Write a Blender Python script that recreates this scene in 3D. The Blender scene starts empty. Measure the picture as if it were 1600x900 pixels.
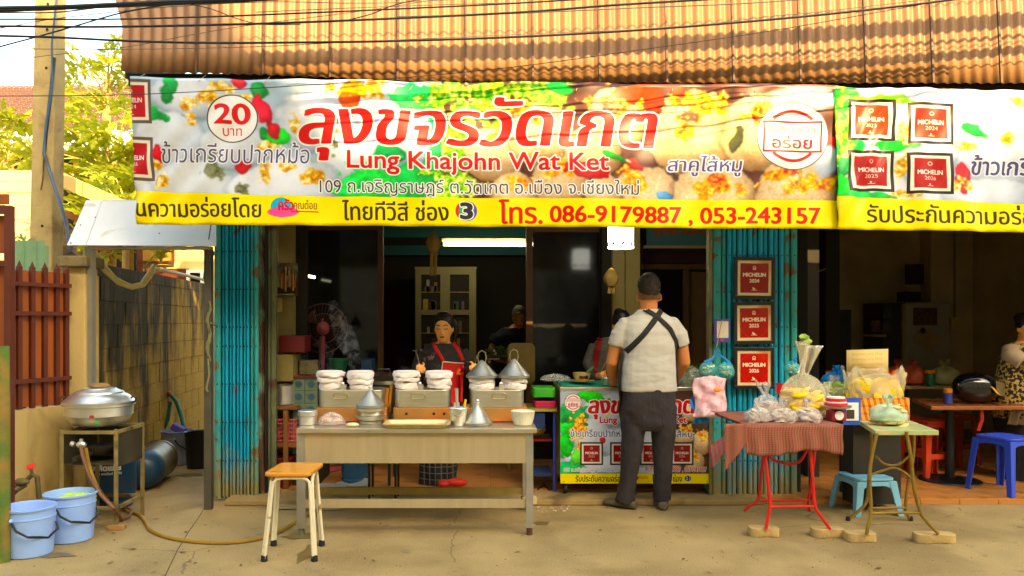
import bpy, bmesh, math, random
import numpy as np
from mathutils import Vector, Matrix
random.seed(7); rng = np.random.default_rng(5)
C = bpy.context.scene.collection
S = bpy.context.scene
PI = math.pi
# ---------------------------------------------------------------- camera, world, sun, exposure
F, CX, CY, CH = 1250.0, 750.0, 500.0, 1.42
cam = bpy.data.cameras.new('camera'); cam_o = bpy.data.objects.new('camera', cam); C.objects.link(cam_o); S.camera = cam_o
cam.sensor_width = 36; cam.lens = F/1600*36
cam.shift_x = (800-CX)/1600; cam.shift_y = (CY-450)/1600
cam.clip_start = .05; cam.clip_end = 800
cam_o.location = (0, 0, CH); cam_o.rotation_euler = (PI/2, 0, 0)
SUN_EL, SUN_AZ = math.radians(33.5), math.radians(25)      # azimuth: to the right of straight behind the camera
w = bpy.data.worlds.new('World'); S.world = w; w.use_nodes = True
nt = w.node_tree; bg = nt.nodes['Background']
sky = nt.nodes.new('ShaderNodeTexSky'); sky.sky_type = 'NISHITA'; sky.sun_disc = False
sky.sun_elevation = SUN_EL; sky.sun_rotation = PI - SUN_AZ; sky.air_density = 1.6; sky.dust_density = 4.0; sky.ozone_density = .6
nt.links.new(sky.outputs[0], bg.inputs[0]); bg.inputs[1].default_value = .15
sl = bpy.data.lights.new('sun', 'SUN'); sl.energy = 3.3; sl.angle = math.radians(.5); sl.color = (1, .70, .34)
so = bpy.data.objects.new('sun', sl); C.objects.link(so)
SUN_D = Vector((-math.sin(SUN_AZ)*math.cos(SUN_EL), math.cos(SUN_AZ)*math.cos(SUN_EL), -math.sin(SUN_EL)))
so.rotation_euler = SUN_D.to_track_quat('-Z', 'Y').to_euler(); so.location = (4, -10, 12)
vs = S.view_settings; vs.view_transform = 'Standard'; vs.look = 'None'; vs.gamma = 1; vs.exposure = 2.3
vs.use_white_balance = True; vs.white_balance_temperature = 6900; vs.white_balance_tint = 4
S.cycles.max_bounces = 8; S.cycles.diffuse_bounces = 4; S.cycles.transparent_max_bounces = 24; S.cycles.volume_bounces = 1
S.cycles.use_denoising = True; S.cycles.sample_clamp_indirect = 6

def P(px, py, Y): return Vector(((px-CX)*Y/F, Y, CH-(py-CY)*Y/F))
def X(px, Y): return (px-CX)*Y/F
def Z(py, Y): return CH-(py-CY)*Y/F
def gy(py, z=0): return F*(CH-z)/(py-CY)
def lin(c): return tuple((x/12.92 if x <= .04045 else ((x+.055)/1.055)**2.4) for x in c)
def rgb(r, g, b):
    # sRGB reading of a surface to its base colour; warm surfaces are a little deeper than they look
    c = lin((r/255, g/255, b/255)); k = max(0, min(1, (r-b)/(.22*max(r, g, b, 1)))) if r >= g >= b else 0
    return (c[0], c[1]*(1-.08*k), c[2]*(1-.36*k))

# ---------------------------------------------------------------- materials
MATS = {}
def mat(name, col, rough=.6, metal=0, var=.18, scale=9, col2=None, mix=(.45, .6), scale2=4, bump=.0, bscale=60, alpha=1, trans=0, emit=None, estr=0, coat=0, sub=0, stretch=(1, 1, 1), spec=.5, zfade=None, ior=1.45, bdist=.01):
    """Principled with noise-driven variation; col2 = second colour in patches; zfade=(z0,z1,col): colour near the bottom of the thing."""
    if name in MATS: return MATS[name]
    m = bpy.data.materials.new(name); m.use_nodes = True; N = m.node_tree.nodes; L = m.node_tree.links
    b = N['Principled BSDF']; tc = N.new('ShaderNodeTexCoord'); mp = N.new('ShaderNodeMapping'); mp.inputs['Scale'].default_value = stretch
    L.new(tc.outputs['Object'], mp.inputs[0])
    def noise(s, det=4, dist=0):
        n = N.new('ShaderNodeTexNoise'); n.inputs['Scale'].default_value = s; n.inputs['Detail'].default_value = det; n.inputs['Distortion'].default_value = dist
        L.new(mp.outputs[0], n.inputs['Vector']); return n
    def ramp(src, p0, c0, p1, c1):
        r = N.new('ShaderNodeValToRGB'); e = r.color_ramp.elements; e[0].position = p0; e[0].color = (*c0, 1); e[1].position = p1; e[1].color = (*c1, 1)
        L.new(src, r.inputs[0]); return r
    def mixc(fac, a, c):
        x = N.new('ShaderNodeMix'); x.data_type = 'RGBA'; L.new(fac, x.inputs[0]); L.new(a, x.inputs[6]); L.new(c, x.inputs[7]); return x.outputs[2]
    n1 = noise(scale, 5)
    lo = tuple(max(0, c*(1-var)) for c in col); hi = tuple(min(1, c*(1+var)) for c in col)
    out = ramp(n1.outputs['Fac'], .3, lo, .7, hi).outputs[0]
    if col2 is not None:
        n2 = noise(scale2, 9, .4); r2 = ramp(n2.outputs['Fac'], mix[0], (0, 0, 0), mix[1], (1, 1, 1))
        cc = N.new('ShaderNodeRGB'); cc.outputs[0].default_value = (*col2, 1)
        out = mixc(r2.outputs[0], out, cc.outputs[0])
    if zfade is not None:
        z0, z1, zc = zfade
        ge = N.new('ShaderNodeNewGeometry'); sx = N.new('ShaderNodeSeparateXYZ'); L.new(ge.outputs['Position'], sx.inputs[0])
        n3 = noise(14, 6); ad = N.new('ShaderNodeMath'); ad.operation = 'MULTIPLY_ADD'; L.new(n3.outputs['Fac'], ad.inputs[0]); ad.inputs[1].default_value = (z1-z0)*1.6; L.new(sx.outputs[2], ad.inputs[2])
        mr = N.new('ShaderNodeMapRange'); L.new(ad.outputs[0], mr.inputs[0]); mr.inputs[1].default_value = z0+(z1-z0)*.8; mr.inputs[2].default_value = z1+(z1-z0)*.8
        mr.inputs[3].default_value = 1; mr.inputs[4].default_value = 0
        cc = N.new('ShaderNodeRGB'); cc.outputs[0].default_value = (*zc, 1); out = mixc(mr.outputs[0], out, cc.outputs[0])
    L.new(out, b.inputs['Base Color'])
    b.inputs['Roughness'].default_value = rough; b.inputs['Metallic'].default_value = metal; b.inputs['Alpha'].default_value = alpha
    b.inputs['Transmission Weight'].default_value = trans; b.inputs['Coat Weight'].default_value = coat; b.inputs['IOR'].default_value = ior
    b.inputs['Specular IOR Level'].default_value = spec
    if sub: b.inputs['Subsurface Weight'].default_value = sub; b.inputs['Subsurface Radius'].default_value = (.02, .01, .005)
    if emit is not None: b.inputs['Emission Color'].default_value = (*emit, 1); b.inputs['Emission Strength'].default_value = estr
    if rough > .1:
        rr = N.new('ShaderNodeMapRange'); L.new(n1.outputs['Fac'], rr.inputs[0]); rr.inputs[1].default_value = .3; rr.inputs[2].default_value = .7
        rr.inputs[3].default_value = rough*.8; rr.inputs[4].default_value = min(1, rough*1.2); L.new(rr.outputs[0], b.inputs['Roughness'])
    if bump:
        nb = noise(bscale, 6); bp_ = N.new('ShaderNodeBump'); bp_.inputs['Strength'].default_value = bump; bp_.inputs['Distance'].default_value = bdist
        L.new(nb.outputs['Fac'], bp_.inputs['Height']); L.new(bp_.outputs[0], b.inputs['Normal'])
    MATS[name] = m; return m

def image_mat(name, arr, rough=.4, bump=0, bscale=8):
    """arr: HxWx3 display-referred print, row 0 at the top; the print is drawn by this script."""
    h, w_, _ = arr.shape
    im = bpy.data.images.new(name, w_, h); px = np.ones((h, w_, 4), np.float32); px[..., :3] = np.clip(arr[::-1], 0, 1)
    im.pixels.foreach_set(px.ravel()); im.update()
    m = bpy.data.materials.new(name); m.use_nodes = True; N = m.node_tree.nodes; L = m.node_tree.links; b = N['Principled BSDF']
    t = N.new('ShaderNodeTexImage'); t.image = im; t.extension = 'EXTEND'
    hs = N.new('ShaderNodeHueSaturation'); hs.inputs['Value'].default_value = .9; hs.inputs['Saturation'].default_value = 1.12; L.new(t.outputs[0], hs.inputs['Color'])
    L.new(hs.outputs[0], b.inputs['Base Color']); b.inputs['Roughness'].default_value = rough; b.inputs['Specular IOR Level'].default_value = .35
    return m

# ---------------------------------------------------------------- mesh builder
class MB:
    def __init__(s): s.v = []; s.f = []; s.mi = []; s.sm = []; s.uv = {}; s.M = None; s.cm = 0
    def add(s, vs_, fs, smooth=False):
        b = len(s.v); s.v += [Vector(v) if s.M is None else s.M @ Vector(v) for v in vs_]
        for f in fs: s.f.append([b+i for i in f]); s.mi.append(s.cm); s.sm.append(smooth)
        return s
    def box(s, x0, x1, y0, y1, z0, z1):
        return s.add([(x0,y0,z0),(x1,y0,z0),(x1,y1,z0),(x0,y1,z0),(x0,y0,z1),(x1,y0,z1),(x1,y1,z1),(x0,y1,z1)],
                     [(0,3,2,1),(4,5,6,7),(0,1,5,4),(1,2,6,5),(2,3,7,6),(3,0,4,7)])
    def cbox(s, c, d, rz=0, M=None):
        R = Matrix.Translation(c) @ (M if M is not None else Matrix.Rotation(rz, 4, 'Z')); old = s.M; s.M = R if old is None else old @ R
        x, y, z = d[0]/2, d[1]/2, d[2]/2; s.box(-x, x, -y, y, -z, z); s.M = old; return s
    def beam(s, a, b, w_, t, up=(0, 0, 1)):
        a = Vector(a); b = Vector(b); d = (b-a); L_ = d.length; d.normalize(); u = Vector(up)
        if abs(d.dot(u)) > .95: u = Vector((0, 1, 0))
        r = d.cross(u).normalized(); u = r.cross(d)
        vs_ = [p + r*sx*w_/2 + u*sz*t/2 for p in (a, b) for sx, sz in ((-1,-1),(1,-1),(1,1),(-1,1))]
        return s.add(vs_, [(3,2,1,0),(4,5,6,7),(0,1,5,4),(1,2,6,5),(2,3,7,6),(3,0,4,7)])
    def tube(s, pts, r, n=8, cap=True):
        pts = [Vector(p) for p in pts]; rs = r if isinstance(r, (list, tuple)) else [r]*len(pts)
        rings = []; up = Vector((0, 0, 1)); prev = None
        for i, p in enumerate(pts):
            d = (pts[min(i+1, len(pts)-1)] - pts[max(i-1, 0)]).normalized()
            if prev is None:
                a = d.cross(up)
                if a.length < .2: a = d.cross(Vector((1, 0, 0)))
                a.normalize()
            else:
                a = prev - d*prev.dot(d)
                a.normalize()
            prev = a; b = d.cross(a)
            rings.append([p + (a*math.cos(2*PI*k/n) + b*math.sin(2*PI*k/n))*rs[i] for k in range(n)])
        return s.rings(rings, cap)
    def rings(s, rings, cap=True, closed=True, smooth=True):
        n = len(rings[0]); b = len(s.v)
        vs_ = [v for r in rings for v in r]; fs = []
        m = n if closed else n-1
        for i in range(len(rings)-1):
            for k in range(m):
                k2 = (k+1) % n; fs.append((i*n+k, i*n+k2, (i+1)*n+k2, (i+1)*n+k))
        s.add(vs_, fs, smooth)
        if cap:
            s.f.append([b+k for k in range(n)][::-1]); s.mi.append(s.cm); s.sm.append(False)
            e = b+(len(rings)-1)*n; s.f.append([e+k for k in range(n)]); s.mi.append(s.cm); s.sm.append(False)
        return s
    def lathe(s, prof, c, n=24, sx=1, sy=1, cap=True, M=None, wob=0):
        c = Vector(c); R = []
        for r, z in prof:
            ring = []
            for k in range(n):
                a = 2*PI*k/n; q = r*(1+wob*math.sin(a*3+z*40)*.5+wob*math.sin(a*7+z*90)*.5)
                v = Vector((q*sx*math.cos(a), q*sy*math.sin(a), z)); ring.append(c + (M @ v if M is not None else v))
            R.append(ring)
        return s.rings(R, cap)
    def grid(s, fn, nu, nv, smooth=True, uvs=True):
        b = len(s.v); vs_ = [fn(i/nu, j/nv) for j in range(nv+1) for i in range(nu+1)]
        s.add(vs_, [(j*(nu+1)+i, j*(nu+1)+i+1, (j+1)*(nu+1)+i+1, (j+1)*(nu+1)+i) for j in range(nv) for i in range(nu)], smooth)
        if uvs:
            for j in range(nv+1):
                for i in range(nu+1): s.uv[b+j*(nu+1)+i] = (i/nu, j/nv)
        return s
    def prism(s, poly, y0, y1):
        """poly of (x,z), extruded along y"""
        n = len(poly); vs_ = [(x, y0, z) for x, z in poly] + [(x, y1, z) for x, z in poly]
        return s.add(vs_, [tuple(range(n)), tuple(range(2*n-1, n-1, -1))] + [(i, n+i, n+(i+1) % n, (i+1) % n) for i in range(n)])
    def slab(s, poly, z0, z1):
        n = len(poly); vs_ = [(x, y, z0) for x, y in poly] + [(x, y, z1) for x, y in poly]
        return s.add(vs_, [tuple(range(n-1, -1, -1)), tuple(range(n, 2*n))] + [(i, (i+1) % n, n+(i+1) % n, n+i) for i in range(n)])
    def ball(s, c, r, n=12, sx=1, sy=1, sz=1, noise=0, M=None):
        c = Vector(c); m = max(5, n//2+1); R = []
        for i in range(m+1):
            t = PI*i/m; ring = []
            for k in range(n):
                a = 2*PI*k/n; q = r*(1+(random.uniform(-noise, noise) if noise and 0 < i < m else 0))
                v = Vector((q*sx*math.sin(t)*math.cos(a), q*sy*math.sin(t)*math.sin(a), -q*sz*math.cos(t)))
                if i in (0, m): v = Vector((.001*math.cos(a), .001*math.sin(a), v.z))
                ring.append(c + (M @ v if M is not None else v))
            R.append(ring)
        return s.rings(R, True)

def rpoly(x0, x1, z0, z1, r, n=4):
    out = []
    for cx, cz, a0 in ((x1-r, z1-r, 0), (x0+r, z1-r, PI/2), (x0+r, z0+r, PI), (x1-r, z0+r, 3*PI/2)):
        for k in range(n+1): a = a0+PI/2*k/n; out.append((cx+r*math.cos(a), cz+r*math.sin(a)))
    return out

def world_loc(o):
    v = Vector(o.location)
    while o.parent: o = o.parent; v += Vector(o.location)
    return v
def mesh_of(name, mb, mats, off=Vector((0, 0, 0)), sharp=35):
    me = bpy.data.meshes.new(name); me.from_pydata([tuple(v-off) for v in mb.v], [], mb.f)
    for m in (mats if isinstance(mats, (list, tuple)) else [mats]): me.materials.append(m)
    me.polygons.foreach_set('material_index', mb.mi); me.polygons.foreach_set('use_smooth', mb.sm)
    if mb.uv:
        ul = me.uv_layers.new(name='uv'); li = np.empty(len(me.loops), np.int32); me.loops.foreach_get('vertex_index', li)
        tab = np.zeros((len(mb.v), 2), np.float32)
        for k, v in mb.uv.items(): tab[k] = v
        ul.data.foreach_set('uv', tab[li].ravel())
    me.update()
    if any(mb.sm): me.set_sharp_from_angle(angle=math.radians(sharp))
    return me
def obj(name, mb, mats, parent=None, bevel=0, label=None, sharp=35, kind=None):
    if parent is None:
        xs = [v.x for v in mb.v]; ys = [v.y for v in mb.v]; zs = [v.z for v in mb.v]
        off = Vector(((min(xs)+max(xs))/2, (min(ys)+max(ys))/2, min(zs)))
    else: off = world_loc(parent)
    me = mesh_of(name, mb, mats, off, sharp); o = bpy.data.objects.new(name, me); C.objects.link(o)
    if parent is None: o.location = off
    else: o.parent = parent
    if bevel:
        bm = o.modifiers.new('bevel', 'BEVEL'); bm.width = bevel; bm.segments = 2; bm.limit_method = 'ANGLE'; bm.angle_limit = math.radians(40)
    if label: o['label'] = label
    if kind: o['kind'] = kind
    return o
def tag(o, label, cat, group=None):
    o['label'] = label; o['category'] = cat
    if group: o['group'] = group
    return o
def thing(name, label, cat, loc, group=None):
    o = bpy.data.objects.new(name, None); C.objects.link(o); o.location = loc; o.empty_display_size = .1
    return tag(o, label, cat, group)
def dup(root, delta, label=None, group=None, rz=0):
    def cp(o, par):
        c = o.copy(); C.objects.link(c); c.parent = par
        for ch in [x for x in bpy.data.objects if x.parent == o]: cp(ch, c)
        return c
    kids = [x for x in root.children]
    r = root.copy(); C.objects.link(r); r.location = Vector(root.location)+Vector(delta); r.rotation_euler = (0, 0, rz)
    for ch in kids:
        c = ch.copy(); C.objects.link(c); c.parent = r
        for g in list(ch.children): d = g.copy(); C.objects.link(d); d.parent = c
    if label: r['label'] = label
    if group: r['group'] = group
    return r
def inst(src, loc, parent=None, rz=0, scale=None):
    c = src.copy(); C.objects.link(c); c.parent = parent; c.location = loc; c.rotation_euler = (0, 0, rz)
    if scale: c.scale = scale
    return c

# ---------------------------------------------------------------- drawing of flat print (signs, labels) as pixels
class Canvas:
    """print drawn in the sign's own millimetre-like units: x0..x1, y0..y1 (y down), k pixels per unit"""
    def __init__(s, x0, x1, y0, y1, k, col):
        s.x0, s.y0, s.k = x0, y0, k; s.w = int((x1-x0)*k); s.h = int((y1-y0)*k)
        s.a = np.empty((s.h, s.w, 3), np.float32); s.a[:] = np.array(col)/255.
        yy, xx = np.mgrid[0:s.h, 0:s.w]; s.xx = (xx/k+x0).astype(np.float32); s.yy = (yy/k+y0).astype(np.float32)
    def put(s, m, col):
        s.a += (np.array(col, np.float32)/255.-s.a)*np.clip(m, 0, 1)[..., None]; return s
    def blob(s, cx, cy, rx, ry, col, rot=0, soft=.35, rough=.0, op=1):
        R = 1.6*max(rx, ry)+2; i0 = max(0, int((cx-R-s.x0)*s.k)); i1 = min(s.w, int((cx+R-s.x0)*s.k)); j0 = max(0, int((cy-R-s.y0)*s.k)); j1 = min(s.h, int((cy+R-s.y0)*s.k))
        if i1 <= i0 or j1 <= j0: return s
        X_ = s.xx[j0:j1, i0:i1]-cx; Y_ = s.yy[j0:j1, i0:i1]-cy; c, n = math.cos(rot), math.sin(rot)
        u = (X_*c+Y_*n)/rx; v = (-X_*n+Y_*c)/ry; d = np.sqrt(u*u+v*v); th = np.arctan2(v, u)
        if rough: d = d*(1+rough*(np.sin(th*3+cx)*.5+np.sin(th*5+cy)*.5+np.sin(th*11+cx*3)*.3))
        m = np.clip((1-d)/soft+.0, 0, 1)*op; sub = s.a[j0:j1, i0:i1]
        sub += (np.array(col, np.float32)/255.-sub)*m[..., None]; return s
    def rect(s, x0, x1, y0, y1, col):
        m = np.clip((s.xx-x0)*s.k+.5, 0, 1)*np.clip((x1-s.xx)*s.k+.5, 0, 1)*np.clip((s.yy-y0)*s.k+.5, 0, 1)*np.clip((y1-s.yy)*s.k+.5, 0, 1)
        return s.put(m, col)
    def ring(s, cx, cy, r0, r1, col, ry=1.0):
        d = np.hypot(s.xx-cx, (s.yy-cy)/ry); return s.put(np.clip((d-r0)*s.k+.5, 0, 1)*np.clip((r1-d)*s.k+.5, 0, 1), col)
    def arc(s, cx, cy, r0, r1, a0, a1, col):
        d = np.hypot(s.xx-cx, s.yy-cy); t = np.degrees(np.arctan2(-(s.yy-cy), s.xx-cx)) % 360
        return s.put(np.clip((d-r0)*s.k+.5, 0, 1)*np.clip((r1-d)*s.k+.5, 0, 1)*((t > a0) & (t < a1)), col)
    def field(s, cell):
        g = rng.random((int(s.h/(cell*s.k))+3, int(s.w/(cell*s.k))+3)).astype(np.float32)
        jy = (np.arange(s.h)/(cell*s.k)); jx = (np.arange(s.w)/(cell*s.k)); y0 = jy.astype(int); x0 = jx.astype(int); fy = (jy-y0)[:, None]; fx = (jx-x0)[None]; fy = fy*fy*(3-2*fy); fx = fx*fx*(3-2*fx)
        return g[y0][:, x0]*(1-fy)*(1-fx)+g[y0+1][:, x0]*fy*(1-fx)+g[y0][:, x0+1]*(1-fy)*fx+g[y0+1][:, x0+1]*fy*fx
    def noises(s):
        s.n16 = s.field(14); s.n6 = s.field(5.5); s.n3 = s.field(2.6); s.n1 = s.field(1.3); return s
    def win(s, cx, cy, R):
        i0 = max(0, int((cx-R-s.x0)*s.k)); i1 = min(s.w, int((cx+R-s.x0)*s.k)); j0 = max(0, int((cy-R-s.y0)*s.k)); j1 = min(s.h, int((cy+R-s.y0)*s.k))
        return (slice(j0, j1), slice(i0, i1)) if i1 > i0+1 and j1 > j0+1 else None
    def ball3(s, cx, cy, rx, ry, lo, hi, grain=.1, rot=0, edge=.06, dist=.16):
        W = s.win(cx, cy, 1.3*max(rx, ry))
        if W is None: return s
        X_ = s.xx[W]-cx; Y_ = s.yy[W]-cy; c, n = math.cos(rot), math.sin(rot); u = (X_*c+Y_*n)/rx; v = (-X_*n+Y_*c)/ry; d = np.sqrt(u*u+v*v)+(s.n16[W]-.5)*dist+(s.n6[W]-.5)*dist*.4; u = u+(s.n6[W]-.5)*dist*1.2; v = v+(s.n16[W]-.5)*dist*1.5
        nz = np.sqrt(np.clip(1-d*d, 0, 1)); L_ = np.clip(.28+.72*(nz*.75-u*.22-v*.38), 0, 1)*(1+grain*((s.n3[W]-.5)*2+(s.n1[W]-.5)*1.6)); m = np.clip((1-d)/edge, 0, 1)
        col = np.array(lo, np.float32)/255+(np.array(hi, np.float32)-np.array(lo, np.float32))/255*np.clip(L_, 0, 1.15)[..., None]; s.a[W] += (col-s.a[W])*m[..., None]; return s
    def topping(s, cx, cy, rx, ry, ramp, dens=.0):
        W = s.win(cx, cy, 1.9*max(rx, ry))
        if W is None: return s
        d = np.hypot((s.xx[W]-cx)/rx, (s.yy[W]-cy)/ry); f = 1.0-d+(s.n16[W]-.5)*1.3+(s.n6[W]-.5)*.9+(s.n3[W]-.5)*.3+dens; m = np.clip(f/.3, 0, 1)
        t = np.clip(.52+(s.n6[W]-.5)*1.2+(s.n3[W]-.5)*.8+(s.n1[W]-.5)*.25, 0, .999)*(len(ramp)-1); i = t.astype(int); fr = (t-i)[..., None]; R_ = np.array(ramp, np.float32)/255
        col = R_[i]*(1-fr)+R_[np.minimum(i+1, len(ramp)-1)]*fr; s.a[W] += (col-s.a[W])*m[..., None]; return s
    def soften(s, r):
        k = max(1, int(r*s.k))
        for _ in range(2):
            for ax in (0, 1):
                acc = np.zeros_like(s.a)
                for o in range(-k, k+1):
                    j = np.clip(np.arange(s.a.shape[ax])+o, 0, s.a.shape[ax]-1); acc += np.take(s.a, j, axis=ax)
                s.a = acc/(2*k+1)
        return s
    def mottle(s, amp=.06, cell=6):
        for c in (cell, cell/2.5):
            g = rng.random((int(s.h/(c*s.k))+3, int(s.w/(c*s.k))+3)).astype(np.float32)
            jy = (np.arange(s.h)/(c*s.k)); jx = (np.arange(s.w)/(c*s.k)); y0 = jy.astype(int); x0 = jx.astype(int); fy = (jy-y0)[:, None]; fx = (jx-x0)[None]
            n = (g[y0][:, x0]*(1-fy)*(1-fx)+g[y0+1][:, x0]*fy*(1-fx)+g[y0][:, x0+1]*(1-fy)*fx+g[y0+1][:, x0+1]*fy*fx)-.5
            s.a *= (1+n*amp*2)[..., None]
        return s
    def text(s, body, x0, x1, y0, y1, col, shear=0, fat=(0, 0), outline=None, ocol=(250, 250, 250), curve=None):
        m = text_mask(body, s, x0, x1, y0, y1, shear)
        if fat != (0, 0): m = dilate(m, fat[0]*s.k, fat[1]*s.k)
        if outline: s.put(dilate(m, outline*s.k, outline*s.k), ocol)
        return s.put(m, col)
def dilate(m, rx, ry):
    out = m.copy(); rx = max(rx, .01); ry = max(ry, .01); X0 = int(math.ceil(rx)); Y0 = int(math.ceil(ry)); h, w_ = m.shape
    ys, xs = np.nonzero(m > .02)
    if len(ys) == 0: return out
    j0, j1, i0, i1 = max(0, ys.min()-Y0-1), min(h, ys.max()+Y0+2), max(0, xs.min()-X0-1), min(w_, xs.max()+X0+2)
    src = m[j0:j1, i0:i1]; acc = src.copy(); H, W = src.shape
    for dy in range(-Y0, Y0+1):
        for dx in range(-X0, X0+1):
            d = math.hypot(dx/(rx+.5), dy/(ry+.5))
            if d > 1 or (dx == 0 and dy == 0): continue
            a = src[max(0, -dy):H-max(0, dy), max(0, -dx):W-max(0, dx)]
            b = acc[max(0, dy):H-max(0, -dy), max(0, dx):W-max(0, -dx)]; np.maximum(b, a, out=b)
    out[j0:j1, i0:i1] = acc; return out
TXT = {}
def outlines(body, shear):
    key = (body, shear)
    if key in TXT: return TXT[key]
    c = bpy.data.curves.new('lettering', 'FONT'); c.body = body; c.shear = shear; c.resolution_u = 4; c.dimensions = '3D'
    o = bpy.data.objects.new('lettering', c); C.objects.link(o); dg = bpy.context.evaluated_depsgraph_get(); dg.update()
    me = bpy.data.meshes.new_from_object(o.evaluated_get(dg)); v = np.array([p.co[:2] for p in me.vertices]); e = np.array([((min(a, b), max(a, b)) if abs(a-b) == 1 else (max(a, b), min(a, b))) for a, b in [tuple(x.vertices) for x in me.edges]])
    bpy.data.objects.remove(o); bpy.data.meshes.remove(me); bpy.data.curves.remove(c)
    TXT[key] = (v, e); return v, e
def text_mask(body, cv, x0, x1, y0, y1, shear):
    v, e = outlines(body, shear); ss = 3
    mn = v.min(0); mx = v.max(0); q = np.empty_like(v); W = (x1-x0)*cv.k*ss; H = (y1-y0)*cv.k*ss
    q[:, 0] = (v[:, 0]-mn[0])/(mx[0]-mn[0])*W+2*ss; q[:, 1] = (mx[1]-v[:, 1])/(mx[1]-mn[1])*H+2*ss
    gw = int(W)+4*ss; gh = int(H)+4*ss; gw += (-gw) % ss; gh += (-gh) % ss; wind = np.zeros((gh, gw+1), np.int32)
    A = q[e[:, 0]]; B = q[e[:, 1]]
    for a, b in zip(A, B):
        if a[1] == b[1]: continue
        s_ = 1 if b[1] > a[1] else -1; p, r = (a, b) if s_ == 1 else (b, a)
        r0 = int(math.ceil(p[1]-.5)); r1 = int(math.ceil(r[1]-.5)); rows = np.arange(max(0, r0), min(gh, r1))
        if len(rows) == 0: continue
        xs = p[0]+(rows+.5-p[1])*(r[0]-p[0])/(r[1]-p[1]); np.add.at(wind, (rows, np.clip(np.ceil(xs-.5).astype(int), 0, gw)), s_)
    ins = (np.cumsum(wind, 1)[:, :gw] != 0).astype(np.float32)
    small = ins.reshape(gh//ss, ss, gw//ss, ss).mean((1, 3)); m = np.zeros((cv.h, cv.w), np.float32)
    ox = int(round((x0-cv.x0)*cv.k))-2; oy = int(round((y0-cv.y0)*cv.k))-2; h, w_ = small.shape
    sx0 = max(0, -ox); sy0 = max(0, -oy); ex = min(w_, cv.w-ox); ey = min(h, cv.h-oy)
    if ex > sx0 and ey > sy0: m[oy+sy0:oy+ey, ox+sx0:ox+ex] = small[sy0:ey, sx0:ex]
    return m
# ================================================================ THE SETTING
M_conc = mat('worn concrete', rgb(162, 141, 105), .85, var=.13, scale=2.2, col2=rgb(136, 116, 82), mix=(.46, .66), scale2=1.6, bump=.5, bscale=70)
def crack_concrete(m):
    N = m.node_tree.nodes; L = m.node_tree.links; b = N['Principled BSDF']; src = b.inputs['Base Color'].links[0].from_socket
    ge = N.new('ShaderNodeNewGeometry'); nz = N.new('ShaderNodeTexNoise'); nz.inputs['Scale'].default_value = 2.2; nz.inputs['Detail'].default_value = 6
    L.new(ge.outputs['Position'], nz.inputs['Vector']); mx = N.new('ShaderNodeMix'); mx.data_type = 'VECTOR'; mx.inputs[0].default_value = .22
    L.new(ge.outputs['Position'], mx.inputs[4]); L.new(nz.outputs['Color'], mx.inputs[5])
    vo = N.new('ShaderNodeTexVoronoi'); vo.feature = 'DISTANCE_TO_EDGE'; vo.inputs['Scale'].default_value = .62; L.new(mx.outputs[1], vo.inputs['Vector'])
    lt = N.new('ShaderNodeMath'); lt.operation = 'LESS_THAN'; lt.inputs[1].default_value = .0022; L.new(vo.outputs['Distance'], lt.inputs[0])
    n2 = N.new('ShaderNodeTexNoise'); n2.inputs['Scale'].default_value = 1.3; L.new(ge.outputs['Position'], n2.inputs['Vector'])
    g = N.new('ShaderNodeMath'); g.operation = 'GREATER_THAN'; g.inputs[1].default_value = .53; L.new(n2.outputs['Fac'], g.inputs[0])
    mu = N.new('ShaderNodeMath'); mu.operation = 'MULTIPLY'; L.new(lt.outputs[0], mu.inputs[0]); L.new(g.outputs[0], mu.inputs[1])
    m2 = N.new('ShaderNodeMath'); m2.operation = 'MULTIPLY'; m2.inputs[1].default_value = .5; L.new(mu.outputs[0], m2.inputs[0])
    x = N.new('ShaderNodeMix'); x.data_type = 'RGBA'; L.new(m2.outputs[0], x.inputs[0]); L.new(src, x.inputs[6]); x.inputs[7].default_value = (.06, .045, .03, 1)
    # small dark spots and wet marks
    n3 = N.new('ShaderNodeTexNoise'); n3.inputs['Scale'].default_value = 5; n3.inputs['Detail'].default_value = 8; L.new(ge.outputs['Position'], n3.inputs['Vector'])
    r3 = N.new('ShaderNodeValToRGB'); r3.color_ramp.elements[0].position = .64; r3.color_ramp.elements[1].position = .72; L.new(n3.outputs['Fac'], r3.inputs[0])
    m3 = N.new('ShaderNodeMath'); m3.operation = 'MULTIPLY'; m3.inputs[1].default_value = .45; L.new(r3.outputs[0], m3.inputs[0])
    y = N.new('ShaderNodeMix'); y.data_type = 'RGBA'; L.new(m3.outputs[0], y.inputs[0]); L.new(x.outputs[2], y.inputs[6]); y.inputs[7].default_value = (.11, .08, .045, 1)
    n5 = N.new('ShaderNodeTexNoise'); n5.inputs['Scale'].default_value = 95; n5.inputs['Detail'].default_value = 5; n5.inputs['Roughness'].default_value = .8; L.new(ge.outputs['Position'], n5.inputs['Vector'])
    m5 = N.new('ShaderNodeMapRange'); m5.inputs[1].default_value = .35; m5.inputs[2].default_value = .65; m5.inputs[3].default_value = .78; m5.inputs[4].default_value = 1.16; L.new(n5.outputs['Fac'], m5.inputs[0])
    v5 = N.new('ShaderNodeVectorMath'); v5.operation = 'SCALE'; L.new(y.outputs[2], v5.inputs[0]); L.new(m5.outputs[0], v5.inputs['Scale']); L.new(v5.outputs[0], b.inputs['Base Color'])
crack_concrete(M_conc)
g = MB(); g.box(-400, 400, -400, 500, -.3, 0); obj('ground', g, M_conc, kind='structure')

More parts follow.
